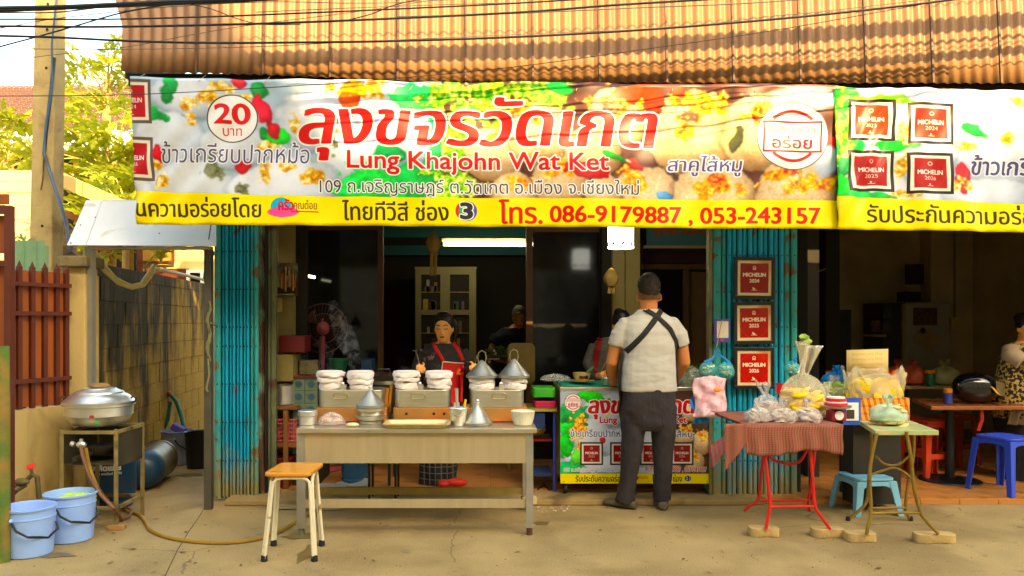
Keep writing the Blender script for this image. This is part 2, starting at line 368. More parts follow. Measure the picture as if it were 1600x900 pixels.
M_tile = mat('shop floor tile', rgb(186, 128, 76), .35, var=.12, scale=2.5, col2=rgb(150, 96, 52), mix=(.5, .7), bump=.05)
M_grout = mat('grout', rgb(150, 132, 100), .9)
fl = MB(); fl.box(-1.72, 6.2, 6.172, 11.4, .001, .038); floor = obj('shop_floor', fl, M_grout, kind='structure')
tb = MB(); tb.box(-.1475, .1475, -.1475, .1475, 0, .009); tile0 = obj('floor_tile', tb, M_tile, floor)
fl0 = world_loc(floor); tile0.data.transform(Matrix.Translation(fl0)); first = True
for j in range(10):
    for i in range(26):
        if j == 0 and i < 13: continue
        loc = Vector((-1.56+.3*i, 6.32+.3*j, .038+random.uniform(-.0008, .0008)))-fl0
        if first: tile0.location = loc; first = False
        else: inst(tile0, loc, floor)
eb = MB(); eb.box(-.1475, .1475, 0, .012, 0, .036); edge0 = obj('edge_tile', eb, M_tile, floor); edge0.data.transform(Matrix.Translation(fl0))
for i in range(26):
    loc = Vector((-1.56+.3*i, 6.157, .002))-fl0
    if i == 25: edge0.location = loc
    elif i > 12: inst(edge0, loc, floor)

ap = MB(); ap.slab([(-1.95, 6.10), (2.18, 6.12), (2.18, 6.462), (-1.95, 6.462)], .002, .046); o = obj('concrete_kerb', ap, mat('kerb concrete', rgb(158, 136, 98), .85, var=.12, scale=5, col2=rgb(104, 86, 60), mix=(.52, .68), scale2=3, bump=.5), kind='structure', bevel=.008)
q = MB(); jp = [(326, 782), (312, 806), (294, 832), (276, 862), (258, 900), (246, 925)]; q.tube([Vector((X(a, gy(b)), gy(b), -.0015)) for a, b in jp], .0045, 4); obj('pavement_joint', q, mat('joint dirt', rgb(84, 68, 44), .9), kind='structure')
# the building across the street, behind the camera: it keeps the pavement in shade
ob = thing('opposite_building', 'plain cream building across the street behind the photographer', 'building', (3, -10, 0))
M_opp = mat('opposite wall', rgb(212, 200, 178), .85, var=.05)
b_ = MB(); H0 = 12.5
b_.prism([(-60, 0), (60, 0), (60, H0), (5.35, H0), (3.9, 14.6), (-60, 14.6)], -12, -8); obj('wall', b_, M_opp, ob)
M_dk = mat('dark glass', (.03, .035, .04), .15)
for i in range(10):
    for k in range(3):
        q = MB(); q.box(-20+4.4*i, -18.2+4.4*i, -7.99, -7.93, 1.2+3.6*k, 2.8+3.6*k); obj('window', q, M_dk, ob)

# ---------------------------------------------------------------- shophouse shell
sh = thing('shophouse', 'open fronted shophouse with dark interior behind the long banners', 'building', (2, 8.5, 0))
M_in = mat('dim plaster', rgb(196, 180, 150), .9, var=.12, scale=3, col2=rgb(160, 144, 114), mix=(.4, .75), scale2=1.2, bump=.1)
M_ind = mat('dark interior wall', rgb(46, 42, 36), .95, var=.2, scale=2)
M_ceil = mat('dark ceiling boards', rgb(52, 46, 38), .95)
M_beige = mat('interior beige column paint', rgb(150, 138, 96), .8, var=.1, scale=5)
M_brown = mat('brown wooden frame', rgb(92, 62, 34), .6, var=.2, scale=12, stretch=(1, 1, .1))
def part(name, parent, m, *boxes, bevel=0, **k):
    q = MB()
    for b in boxes: q.box(*b)
    return obj(name, q, m, parent, bevel=bevel, **k)
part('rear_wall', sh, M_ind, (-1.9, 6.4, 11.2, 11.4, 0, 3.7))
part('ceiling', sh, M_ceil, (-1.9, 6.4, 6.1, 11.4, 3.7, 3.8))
part('side_wall', sh, M_in, (-1.98, -1.86, 6.36, 11.4, 0, 3.8))
part('side_wall', sh, M_in, (6.2, 6.4, 6.3, 11.4, 0, 3.8))
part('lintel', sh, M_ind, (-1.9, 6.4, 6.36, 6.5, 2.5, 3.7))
part('upper_wall', sh, mat('upper plaster', rgb(170, 160, 140), .9), (-1.9, 8.5, 6.5, 6.7, 3.8, 7.0))
part('right_bay_wall', sh, M_in, (2.95, 6.2, 10.3, 10.4, .0, 3.7))
part('pilaster', sh, M_in, (X(1488, 9.6), X(1560, 9.6), 10.06, 10.3, .045, 3.7))
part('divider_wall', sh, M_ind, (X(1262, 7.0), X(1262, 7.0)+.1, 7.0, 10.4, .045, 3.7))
part('pilaster', sh, M_ind, (X(1290, 8.6), X(1312, 8.6), 8.6, 8.9, .045, 3.7))
part('column', sh, M_beige, (X(462, 6.95)-.32, X(458, 6.95), 6.95, 7.05, .045, 3.7))
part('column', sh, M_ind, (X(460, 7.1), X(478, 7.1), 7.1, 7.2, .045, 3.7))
part('column', sh, M_beige, (X(957, 7.6), X(976, 7.6), 7.6, 7.8, .045, 3.7))
part('column', sh, M_beige, (X(977.5, 7.6), X(1000, 7.6), 7.6, 7.8, .045, 3.7))
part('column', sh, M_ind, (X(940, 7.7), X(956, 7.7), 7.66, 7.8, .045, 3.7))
M_teal = mat('teal beam paint', rgb(28, 92, 86), .7, var=.1)
part('ceiling_beam', sh, M_teal, (X(598, 10.6), X(830, 10.6), 10.5, 10.7, Z(372, 10.6), 3.0))
part('ceiling_beam', sh, M_teal, (X(598, 10.9), X(830, 10.9), 10.85, 11.0, Z(399, 10.9), Z(384, 10.9)))
part('door_frame', sh, M_brown, (X(1003, 8.4), X(1112, 8.4), 8.36, 8.44, Z(421, 8.4), Z(413, 8.4)), (X(1068, 8.4), X(1075, 8.4), 8.36, 8.44, .045, Z(421, 8.4)))
part('door_leaf', sh, mat('ochre door', rgb(112, 86, 44), .6, var=.15), (X(1078, 8.5), X(1112, 8.5), 8.47, 8.52, .045, Z(425, 8.5)))
part('transom_board', sh, mat('maroon board', rgb(58, 28, 22), .7), (X(1003, 8.5), X(1120, 8.5), 8.46, 8.5, Z(412, 8.5), Z(386, 8.5)))

# glass partition
gp = thing('glass_partition', 'brown framed dark glass partition inside the shop behind the counter', 'partition', (.3, 7.9, .05))
M_glass = mat('dark partition glass', (.012, .012, .013), .09, spec=.28, col2=(.035, .035, .034), mix=(.5, .75), scale2=1.6)
Yp = 7.9
for a, b in ((822, 832), (591, 599), (936, 941)):
    part('frame_post', gp, M_brown, (X(a, Yp), X(b, Yp), Yp-.04, Yp+.04, .046, Z(350, Yp)))
part('top_rail', gp, M_brown, (X(832, Yp), X(936, Yp), Yp-.035, Yp+.035, Z(363, Yp), Z(350, Yp)))
part('top_rail', gp, M_brown, (X(480, Yp), X(591, Yp), Yp-.035, Yp+.035, Z(360, Yp), Z(350, Yp)))
part('glass_pane', gp, M_glass, (X(832.5, Yp), X(936, Yp), Yp-.008, Yp+.008, .046, Z(363.5, Yp)))
part('glass_pane', gp, M_glass, (X(478, Yp), X(590.5, Yp), Yp-.008, Yp+.008, .046, Z(360.5, Yp)))

# ---------------------------------------------------------------- corrugated awning
aw = thing('corrugated_awning', 'long tan corrugated awning fascia hanging above the banners', 'awning', (.6, 5.9, 3.1))
M_sheet = mat('tan corrugated sheet', rgb(142, 106, 80), .5, var=.06, scale=3, col2=rgb(116, 84, 64), mix=(.55, .8), bump=.05, stretch=(1, 1, .2))
M_strip = mat('awning joint strip', rgb(88, 60, 44), .6)
def ezb(px):   # lower edge of the fascia, in photo rows
    return float(np.interp(px, [150, 190, 412, 517, 640, 900, 1700], [111, 112, 117, 121, 127.5, 129, 130.5]))
TAN = math.tan(math.radians(4))
joints = [190, 308, 412, 517, 622, 728, 833, 937, 1042, 1146, 1250, 1353, 1457, 1563, 1668, 1772, 1876]
for i in range(len(joints)-1):
    a, b = joints[i], joints[i+1]; n = 12*round((b-a)/17.3)
    def fn(u, v, a=a, b=b, i=i):
        px = a+(b-a-.6)*u; x = X(px, 5.7); z0 = Z(ezb(px), 5.7); z = z0+(4.35-z0)*v; y = 5.7+(z-z0)*TAN
        if i == 0 and v > .28: x -= (1-u)*(v-.28)*.33
        wv = math.cos(2*PI*(px-190)/17.35)*.010
        return Vector((x, y-wv*math.cos(.23)+(0 if i % 2 else .002), z+wv*.2))
    q = MB(); q.grid(fn, n, 7, uvs=False); s_ = obj('corrugated_sheet', q, M_sheet, aw, sharp=60)
    so_ = s_.modifiers.new('thickness', 'SOLIDIFY'); so_.thickness = .004; so_.offset = 1
    if i:
        x = X(a-.3, 5.7); z0 = Z(ezb(a), 5.7)-.002
        q = MB(); q.beam((x, 5.684, z0), (x, 5.684+(4.35-z0)*TAN, 4.35), .014, .012); obj('joint_strip', q, M_strip, aw)
part('batten', aw, mat('dark timber', rgb(40, 30, 22), .8), (X(200, 5.74), 6.2, 5.745, 5.80, 3.105, 3.15))
part('roof_deck', aw, M_ceil, (X(196, 5.76), 6.2, 5.78, 6.5, 3.17, 3.2))
part('roof_deck', aw, M_sheet, (X(196, 5.9), 6.2, 5.99, 6.9, 4.3, 4.33))
part('side_board', aw, M_strip, (X(193, 5.76), X(196, 5.76), 5.78, 6.9, 3.17, 4.2))
for i in range(12):
    x = -2.3+i*.62
    q = MB(); q.beam((x, 5.66, 3.04), (x, 6.4, 3.13), .03, .04); obj('bracket', q, M_strip, aw)

# ---------------------------------------------------------------- banners
W0 = (236, 238, 242)
def michelin(c, cx, cy, w_, h_, year, skew=0, tone=(176, 18, 22), fr=(38, 30, 26), s=1):
    c.rect(cx-w_/2, cx+w_/2, cy-h_/2, cy+h_/2, fr); c.rect(cx-w_*.43, cx+w_*.43, cy-h_*.43, cy+h_*.43, (235, 228, 215)); c.rect(cx-w_*.35, cx+w_*.35, cy-h_*.36, cy+h_*.36, tone)
    c.ring(cx, cy, w_*.325, w_*.325+.35*s, (205, 90, 80)); c.text('MICHELIN', cx-w_*.27, cx+w_*.27, cy-h_*.075, cy+h_*.03, (245, 235, 225), fat=(.3*s, .25*s))
    c.text(year, cx-w_*.13, cx+w_*.13, cy+h_*.08, cy+h_*.17, (240, 225, 215), fat=(.15*s, .15*s))
    c.ring(cx, cy-h_*.23, w_*.03, w_*.05, (230, 200, 190)); c.rect(cx-w_*.07, cx+w_*.07, cy+h_*.3, cy+h_*.315, (235, 210, 200)); c.blob(cx-w_*.01, cy+h_*.27, w_*.025, h_*.03, (235, 210, 200))
def stamp(c, cx, cy, R, s=1):
    c.ring(cx, cy, 0, R, (240, 240, 238)); c.ring(cx, cy, R-1.6*s, R, (90, 78, 70)); red = (214, 30, 32)
    c.arc(cx, cy, R*.68, R*.77, 42, 138, red); c.arc(cx, cy, R*.68, R*.77, 222, 318, red)
    for (a, b, d, e) in ((-.82, .82, -.44, -.38), (-.82, .82, .42, .48), (-.82, -.77, -.44, .48), (.77, .82, -.44, .48)): c.rect(cx+a*R, cx+b*R, cy+d*R, cy+e*R, red)
    c.text('รับประกันความ', cx-.7*R, cx+.7*R, cy-.34*R, cy-.10*R, red); c.text('อร่อย', cx-.55*R, cx+.55*R, cy-.02*R, cy+.36*R, red, fat=(.6*s, .6*s))
def crumbs(c, cx, cy, n, sp, cols, r=(3, 8)):
    for _ in range(n):
        a = random.uniform(0, 6.3); d = sp*random.random()**.6
        c.blob(cx+d*math.cos(a)*1.3, cy+d*math.sin(a), random.uniform(*r), random.uniform(r[0], r[1])*.6, random.choice(cols), random.uniform(0, 3), .5, .25, .85)
OR = [(232, 150, 30), (246, 186, 60), (214, 110, 20), (250, 214, 120), (196, 96, 24)]
YB = [(214, 164, 60), (235, 196, 110), (186, 128, 40), (246, 226, 170)]
def dumpl(c, cx, cy, rx, ry, rot=0):
    c.blob(cx, cy+3, rx*1.08, ry*1.08, (150, 168, 178), rot, .5, .03, .6); c.blob(cx, cy, rx, ry, (214, 219, 228), rot, .3, .04); c.blob(cx-rx*.2, cy-ry*.25, rx*.6, ry*.5, (238, 240, 246), rot, 1, .05, .7)
def sago(c, cx, cy, r, top=True):
    c.blob(cx, cy+2, r*1.06, r*1.06, (84, 56, 44), 0, .3, .02, .9); c.blob(cx, cy, r, r, (176, 144, 104), 0, .2, .03); c.blob(cx-r*.1, cy-r*.2, r*.75, r*.7, (206, 184, 150), 0, .8, .05, .85)
    for _ in range(int(r*1.6)):
        a = random.uniform(0, 6.3); d = r*.92*math.sqrt(random.random()); c.blob(cx+d*math.cos(a), cy+d*math.sin(a), 2.4, 2.2, random.choice([(226, 212, 186), (156, 120, 80), (196, 168, 128), (236, 226, 206)]), 0, .6, 0, .6)
    if top: crumbs(c, cx+r*.1, cy-r*.45, int(r*.7), r*.42, OR+[(206, 60, 24)], (3, 9))
def yellow_strip(c, x0, x1, y, y1=400): c.rect(x0, x1, y, y1, (250, 226, 8))

c1 = Canvas(205, 1310, 118, 360, 3.0, (172, 190, 206)).noises()
G1, G2, RD = (40, 150, 70), (80, 190, 96), (216, 36, 44)
FR = [(176, 66, 14), (226, 100, 14), (244, 140, 20), (252, 176, 34), (255, 206, 70), (255, 232, 150)]; FG = [(170, 106, 34), (204, 144, 46), (226, 176, 70), (246, 212, 124), (255, 240, 200)]; FRD = [(110, 10, 6), (190, 20, 10), (236, 60, 16), (250, 130, 30), (255, 190, 90)]; LF = [(40, 130, 14), (84, 174, 20), (136, 206, 36), (204, 232, 80), (246, 250, 160)]
def rice(c, cx, cy, rx, ry, rot=0): c.ball3(cx+2, cy+3, rx*1.07, ry*1.07, (96, 116, 116), (150, 168, 178), .02, rot, .25); c.ball3(cx, cy, rx, ry, (128, 142, 168), (240, 244, 255), .03, rot, .10)
def sago3(c, cx, cy, r):
    c.ball3(cx+1, cy+3, r*1.10, r*1.10, (40, 22, 18), (70, 44, 34), .1, 0, .3); c.ball3(cx, cy, r, r, (124, 80, 44), (250, 224, 182), .17, 0, .05)
for a in [(560, 160, 90, 46, 0), (300, 150, 70, 34, .1), (490, 190, 66, 48, .2), (640, 200, 56, 60, 0), (262, 226, 62, 54, .3), (365, 232, 56, 40, 0), (560, 245, 70, 46, -.2), (235, 290, 48, 40, 0), (300, 296, 74, 46, .2), (440, 300, 92, 52, -.1), (600, 300, 56, 30, 0)]: rice(c1, *a)
for a in [(330, 268, 13, 26), (222, 262, 8, 14), (515, 222, 12, 24), (372, 300, 12, 12)]: c1.topping(*a, [(70, 78, 50), (110, 116, 84), (140, 140, 110)], -.1)
def petal(c, cx, cy, rx, ry, col, rot=0): lo = tuple(int(x*.45) for x in col); hi = tuple(min(255, int(x*1.12+26)) for x in col); c.ball3(cx, cy, rx*1.08, ry*1.08, lo, hi, .06, rot, .16, .75)
for a in [(264, 136, 12, 20, G1, .3), (244, 177, 17, 12, (30, 190, 80), .5), (402, 134, 17, 17, G1, 0), (412, 208, 7, 12, (10, 120, 40), 0), (430, 212, 17, 15, (40, 200, 50), .4), (600, 292, 62, 30, (30, 215, 60), .2), (612, 240, 22, 18, (10, 130, 60), .3), (652, 146, 42, 20, (30, 200, 80), 0), (676, 235, 18, 80, (0, 150, 70), 0), (640, 275, 32, 26, (20, 190, 70), 0), (545, 292, 18, 12, (60, 210, 90), 0), (560, 306, 44, 8, (30, 200, 70), 0)]: petal(c1, *a)
c1.ball3(652, 205, 24, 46, (150, 190, 180), (240, 252, 246), .03, 0, .3)
for a in [(243, 246, 9, 22, RD, 0), (378, 262, 17, 12, RD, .1), (412, 176, 10, 34, (240, 24, 44), -.45), (425, 200, 11, 13, RD, .3), (376, 124, 13, 8, RD, 0)]: petal(c1, *a)
petal(c1, 545, 150, 15, 36, (240, 64, 24), .25); c1.topping(560, 134, 48, 14, [(236, 110, 20), (250, 150, 40), (255, 190, 90)], .1)
for a in [(318, 150, 26, 15), (345, 132, 20, 8), (300, 192, 8, 16), (288, 165, 11, 8), (458, 200, 9, 24), (476, 216, 9, 9), (482, 280, 26, 18), (448, 262, 30, 9), (418, 230, 20, 12), (412, 272, 7, 15), (245, 288, 13, 12), (240, 264, 7, 7), (590, 140, 18, 12), (380, 150, 12, 6)]: c1.topping(*a, FG)
m = np.clip((c1.xx-689)*3, 0, 1)*(.75+.5*c1.n16); c1.a += (np.array([96, 58, 50], np.float32)/255*(.6+.8*c1.n16[..., None])-c1.a)*np.clip((c1.xx-689)*3, 0, 1)[..., None]
for a in [(700, 140, 40, 30), (740, 168, 56, 26), (775, 140, 66, 24), (830, 136, 60, 22), (850, 160, 36, 20), (712, 200, 28, 34), (705, 290, 34, 30), (742, 262, 24, 14), (720, 240, 20, 26)]: c1.topping(*a, LF, .15)
m = (c1.xx < 689.4)*(c1.xx > 660); 
for a in [(770, 240, 48), (965, 176, 52), (845, 208, 54), (925, 236, 48), (872, 288, 46), (800, 306, 38), (1082, 198, 74), (1196, 200, 70), (1005, 316, 62), (940, 300, 32), (1118, 322, 74), (1244, 302, 66)]: sago3(c1, *a)
for a in [(806, 168, 24, 15), (965, 148, 38, 22), (1090, 156, 44, 24), (1066, 192, 20, 16), (1185, 160, 36, 18), (1130, 290, 36, 18), (1098, 300, 18, 16), (1250, 284, 44, 20), (1216, 270, 18, 16), (870, 262, 26, 16), (805, 284, 20, 12), (1000, 290, 26, 16), (905, 214, 14, 12), (980, 262, 14, 8), (1292, 286, 18, 18), (775, 206, 16, 10), (845, 180, 20, 12)]: c1.topping(*a, FR, -.05)
for a in [(1075, 170, 18, 12), (1240, 266, 16, 12), (1120, 276, 14, 9), (950, 160, 14, 9), (1180, 172, 10, 14), (1215, 252, 9, 8)]: c1.topping(*a, FRD, -.05)
for a in [(912, 264, 32, 14, (210, 20, 26), .2), (985, 134, 24, 14, (226, 60, 20), 0), (870, 128, 20, 10, (30, 200, 60), 0), (1152, 212, 10, 18, (50, 54, 24), .3), (1020, 140, 17, 24, (214, 44, 16), 0), (1060, 132, 15, 10, (230, 60, 20), 0), (1040, 306, 16, 9, (90, 150, 230), 0)]: petal(c1, *a)
petal(c1, 965, 243, 21, 5.5, (40, 150, 50), .35); petal(c1, 992, 256, 16, 8.5, (240, 34, 24), .5); c1.blob(981, 248, 7, 3, (250, 216, 180), .4, .5)
c1.ball3(1262, 140, 70, 24, (214, 206, 196), (255, 252, 246), .03, 0, .4); c1.blob(1300, 214, 16, 12, (240, 36, 40), .4, .3); c1.ball3(1292, 245, 24, 30, (150, 170, 214), (236, 244, 255), .03, 0, .3)
c1.soften(1.3); yellow_strip(c1, 200, 1320, 312)
j = c1.yy > 311.5+np.interp(c1.xx, [205, 420, 700, 1308], [-7.5, -1, 2.5, 3]); c1.put(j*1.0, (250, 226, 8)); c1.put((~j & (c1.yy > 300))*0.0, (0, 0, 0))
for cx, cy in ((218, 158), (217, 252)):
    michelin(c1, cx-14, cy, 66, 72, '2024' if cy < 200 else '2026', tone=(190, 36, 44), fr=(104, 88, 80))
c1.ring(362, 184, 0, 40, (238, 236, 234)); c1.ring(362, 184, 38.4, 40.4, (80, 68, 62)); c1.text('20', 335, 389, 160, 193, (224, 24, 28), fat=(1.5, .9)); c1.text('บาท', 347, 377, 200, 213, (224, 24, 28), fat=(.1, .1))
RT = (216, 16, 20)
c1.text('ลุงขจรวัดเกต', 468, 1025, 143, 252, RT, shear=.16, fat=(3.3, .5), outline=2.6, ocol=(246, 240, 238))
c1.text('Lung Khajohn Wat Ket', 541, 950, 236, 274, RT, fat=(.7, .7), outline=2.0, ocol=(246, 236, 234))
c1.text('ข้าวเกรียบปากหม้อ', 250, 481, 223, 258, (84, 80, 122), shear=.1, fat=(.15, .1), outline=1.6, ocol=(238, 238, 244))
c1.text('สาคูไส้หมู', 1044, 1160, 237, 272, (96, 84, 140), shear=.1, fat=(.2, .1), outline=2.2, ocol=(240, 238, 246))
c1.text('109 ถ.เจริญราษฎร์ ต.วัดเกต อ.เมือง จ.เชียงใหม่', 496, 997, 280, 311, (66, 60, 66), outline=1.5, ocol=(240, 238, 238))
stamp(c1, 1238, 204, 57)
DK = (58, 48, 34)
c1.text('นความอร่อยโดย', 207, 403, 314, 347, DK, fat=(.5, .2))
c1.blob(435, 331, 17, 17, (44, 178, 230), 0, .06); c1.blob(438, 338, 26, 9, (240, 110, 170), 0, .1); c1.blob(438, 330, 27, 6, (250, 226, 8), .0, .2, 0, .0); c1.text('ครัว', 431, 454, 317, 335, (216, 30, 40), fat=(.5, .5)); c1.text('คุณต๋อย', 455, 491, 318, 338, (150, 90, 60), fat=(.3, .3)); c1.rect(450, 493, 336.5, 338.5, (216, 40, 40))
c1.text('ไทยทีวีสี ช่อง', 531, 698, 317, 351, DK, fat=(.5, .2))
c1.ring(726, 334, 0, 17, (206, 36, 50)); c1.put((np.hypot(c1.xx-726, c1.yy-334) < 17)*(c1.xx > 728)*1., (96, 90, 170)); c1.ring(726, 334, 0, 12, (40, 170, 90)); c1.text('3', 718, 735, 321, 347, (40, 36, 40), fat=(2, 1.5), outline=1.5, ocol=(240, 240, 240))
c1.text('โทร.', 778, 845, 315, 355, RT, fat=(1.1, .5)); c1.text('086-9179887 , 053-243157', 858, 1281, 325, 356, RT, fat=(1.0, .5))
M_b1 = image_mat('banner print one', c1.a, .38)

def banner_fn(tl, tr, bl, br, Y, seed):
    def fn(u, v):
        # v from bottom; edges sag a little between the ties
        sag = (math.sin(u*PI*9)**2)*1.1+(math.sin(u*PI*3+.6)**2)*1.4
        top = (tl[0]+(tr[0]-tl[0])*u, tl[1]+(tr[1]-tl[1])*u+sag); bot = (bl[0]+(br[0]-bl[0])*u, bl[1]+(br[1]-bl[1])*u+sag*.5)
        px = bot[0]+(top[0]-bot[0])*v; py = bot[1]+(top[1]-bot[1])*v
        p = P(px, py, Y)
        fold = .010*math.sin(u*23+seed+v*2.5)+.006*math.sin(u*61+v*7+seed*2)+.012*math.sin(v*4+u*5+seed)
        dt = (1-v)*.6+u*3.0; fold += .012*math.exp(-((dt-.55)*3)**2)*math.sin(dt*42)*(1-u)**6     # diagonal creases from the tied corner
        fold += .004*math.sin((u*5-v)*21)*(v > .0)
        p.y += fold
        return p
    return fn
bn = MB(); bn.grid(banner_fn((205, 120), (1311, 132), (211, 349.5), (1309, 357.5), 5.56, 1.3), 240, 44)
banner = obj('banner', bn, M_b1, sharp=180); tag(banner, 'long printed food banner with red Thai title and yellow phone number strip', 'banner')
s_ = banner.modifiers.new('thickness', 'SOLIDIFY'); s_.thickness = .0015

c2 = Canvas(1306, 1900, 125, 370, 3.0, (214, 218, 230))
c2.noises()
for a in [(1560, 170, 70, 34, 0), (1450, 235, 50, 60, 0), (1560, 250, 70, 44, .2), (1545, 306, 80, 30, 0), (1690, 240, 90, 60, 0), (1800, 200, 90, 60, 0), (1420, 160, 40, 30, 0)]: rice(c2, *a)
for a in [(1322, 160, 26, 50, (60, 220, 70), 0), (1318, 240, 28, 50, (10, 180, 60), .2), (1325, 300, 34, 26, (50, 220, 60), 0), (1404, 222, 32, 9, (30, 210, 50), 0), (1380, 145, 44, 9, (110, 220, 40), 0), (1520, 193, 22, 9, (20, 150, 60), .5), (1360, 312, 44, 8, (20, 190, 60), 0)]: petal(c2, *a)
c2.topping(1318, 200, 16, 60, LF, 0); petal(c2, 1505, 272, 13, 26, RD, 0)
for a in [(1410, 195, 12, 26), (1411, 262, 14, 28), (1500, 292, 24, 15), (1508, 222, 20, 8), (1575, 200, 10, 16), (1590, 146, 16, 8), (1420, 306, 26, 9), (1700, 200, 20, 20)]: c2.topping(*a, FG)
c2.soften(1.3)
for cx, cy, yr, t in ((1363, 180, '2023', (206, 62, 34)), (1455, 185, '2024', (200, 44, 28)), (1361, 268, '2025', (176, 24, 26)), (1453, 271, '2026', (180, 32, 30))): michelin(c2, cx, cy, 73, 71, yr, tone=t)
c2.text('ข้าวเกรียบปากหม้อ', 1521, 1752, 236, 271, (84, 80, 122), shear=.1, fat=(.7, .5), outline=1.8, ocol=(238, 238, 244))
j = c2.yy > 313+np.interp(c2.xx, [1306, 1600], [0, 7]); c2.put(j*1.0, (250, 226, 8))
c2.text('รับประกันความอร่อยโดย', 1354, 1690, 323, 357, DK, fat=(.5, .2))
M_b2 = image_mat('banner print two', c2.a, .38)
bn = MB(); bn.grid(banner_fn((1306, 133), (1902, 149), (1307, 358), (1900, 366), 5.535, 4.1), 140, 44)
banner2 = obj('banner', bn, M_b2, sharp=180); tag(banner2, 'second printed banner at the right with four framed red plaque pictures', 'banner')
s_ = banner2.modifiers.new('thickness', 'SOLIDIFY'); s_.thickness = .0015
M_cord = mat('cord', rgb(150, 140, 110), .8)
for kc, px in enumerate((213, 310, 412, 516, 640, 760, 900, 1050, 1180, 1300)):
    q = MB(); a = P(px, ezb(px)+13, 5.54); q.tube([a, a+Vector((.02, .05, .05)), a+Vector((.01, .12, .08))], .0025, 5); o = obj('banner_tie', q, M_cord)
    tag(o, 'thin cord tying the banner top to the awning, '+('leftmost', 'second', 'third', 'fourth', 'fifth', 'sixth', 'seventh', 'eighth', 'ninth', 'last')[kc]+' from the left', 'cord', 'cords tying the banner to the awning')

# ---------------------------------------------------------------- folding gates
M_blue = mat('turquoise gate paint', rgb(8, 158, 190), .5, var=.16, scale=5, col2=rgb(100, 84, 58), mix=(.60, .66), scale2=8, bump=.15, stretch=(1, 1, .5), zfade=(.05, .42, rgb(150, 142, 104)))
M_blue2 = mat('faded turquoise gate paint', rgb(44, 150, 150), .55, var=.16, scale=5, col2=rgb(104, 90, 60), mix=(.55, .62), scale2=7, bump=.1, zfade=(.05, .5, rgb(140, 134, 96)))
M_rust = mat('rusty steel', rgb(88, 58, 44), .8, var=.3, scale=12, col2=rgb(120, 140, 110), mix=(.5, .6), bump=.3)
M_blk = mat('black rivet', rgb(22, 18, 16), .6)
def gate(label, pxs, Y, wide, rows, zt=2.6):
    t = thing('folding_gate', label, 'folding gate', ((X(pxs[0], Y)+X(pxs[-1], Y))/2, Y, .0), 'folding metal gates of the shop')
    for i in range(len(pxs)-1):
        x0, x1 = X(pxs[i], Y)+.0035, X(pxs[i+1], Y)-.0035; q = MB(); dy = .012*(i % 2)
        m = (x0+x1)/2; z0 = .012+random.uniform(0, .006)
        q.slab([(x0, Y+dy+.01), (x0+.006, Y+dy), (m, Y+dy-.004), (x1-.006, Y+dy), (x1, Y+dy+.01), (x1, Y+dy+.02), (x0, Y+dy+.02)], z0, zt)
        obj('slat', q, M_blue2 if i in wide else M_blue, t)
    part('channel', t, M_blk, (X(pxs[0], Y)+.01, X(pxs[-1], Y)-.01, Y+.035, Y+.05, .02, zt))
    q = MB()
    for r in rows:
        for i in range(len(pxs)-1):
            c = P((pxs[i]+pxs[i+1])/2, r, Y); q.ball((c.x, Y+.012*(i % 2)-.004, Z(r, Y)), .006, 6)
    obj('rivets', q, M_blk, t, kind='stuff'); return t
gate('turquoise folding metal gate stack beside the grey side passage, rusty at its foot', [333.5, 345, 350.5, 356.5, 362, 367.5, 373, 378.5, 384, 389.5, 396, 404], 6.27, (0, 9, 10), [393, 452, 511, 541, 600, 660, 720, 777])
lg = thing('folding_gate', 'narrow dark rusty gate bars folded just right of the turquoise stack', 'folding gate', (X(417, 6.35), 6.35, .045), 'folding metal gates of the shop')
for a, b, y, m in ((405, 409, 6.34, M_rust), (410.5, 413, 6.38, M_rust), (414, 417, 6.35, M_blk), (418, 422, 6.40, mat('drab green paint', rgb(96, 100, 66), .7, col2=rgb(80, 50, 34), mix=(.55, .62))), (424, 431, 6.42, MATS['drab green paint'])):
    part('bar', lg, m, (X(a, y), X(b, y), y, y+.04, .046, 2.6))
q = MB(); q.beam((X(404, 6.33), 6.31, 1.0), (X(411, 6.33), 6.33, .05), .03, .03); obj('bar', q, M_rust, lg)
gate('wide turquoise folding metal gate stack carrying three framed plaques', [1113, 1128]+[1128+8.15*i for i in range(1, 13)]+[1236, 1247], 6.3, (0, 1, 13, 14), [399, 456, 511, 541, 600, 660, 720, 777])
o = part('gate_jamb', None, mat('jamb paint', rgb(120, 112, 84), .7, col2=rgb(70, 80, 60)), (X(1107, 6.3), X(1112, 6.3), 6.28, 6.36, .046, 2.6)); tag(o, 'slim olive jamb post left of the plaque covered gate', 'post')

# ---------------------------------------------------------------- side passage on the left: gate frame, canopy, block wall
M_galv = mat('galvanised steel', rgb(150, 148, 140), .45, metal=.5, var=.12, scale=6)
M_zinc = mat('weathered metal sheet', rgb(220, 218, 214), .5, metal=.1, var=.05, scale=4, col2=rgb(176, 168, 150), mix=(.58, .72))
mc = thing('metal_canopy', 'small grey sheet metal canopy over the side passage gate frame', 'canopy', (X(220, 6.1), 6.1, 0))
def quad(name, par, m, pts, th=.006):
    n = (Vector(pts[1])-Vector(pts[0])).cross(Vector(pts[2])-Vector(pts[0])).normalized()*th
    q = MB(); k = len(pts); q.add([Vector(p) for p in pts]+[Vector(p)+n for p in pts], [tuple(range(k))[::-1], tuple(range(k, 2*k))]+[(i, (i+1) % k, k+(i+1) % k, k+i) for i in range(k)])
    return obj(name, q, m, par)
Ya, Yb = 5.85, 6.25
quad('roof_sheet', mc, M_zinc, [P(105, 384, Ya), P(134, 384, Ya), P(160, 314, Yb), P(135, 314, Yb)])
quad('roof_sheet', mc, M_zinc, [P(135, 384, Ya), P(338, 385, Ya), P(338, 314, Yb), P(160.5, 314, Yb)])
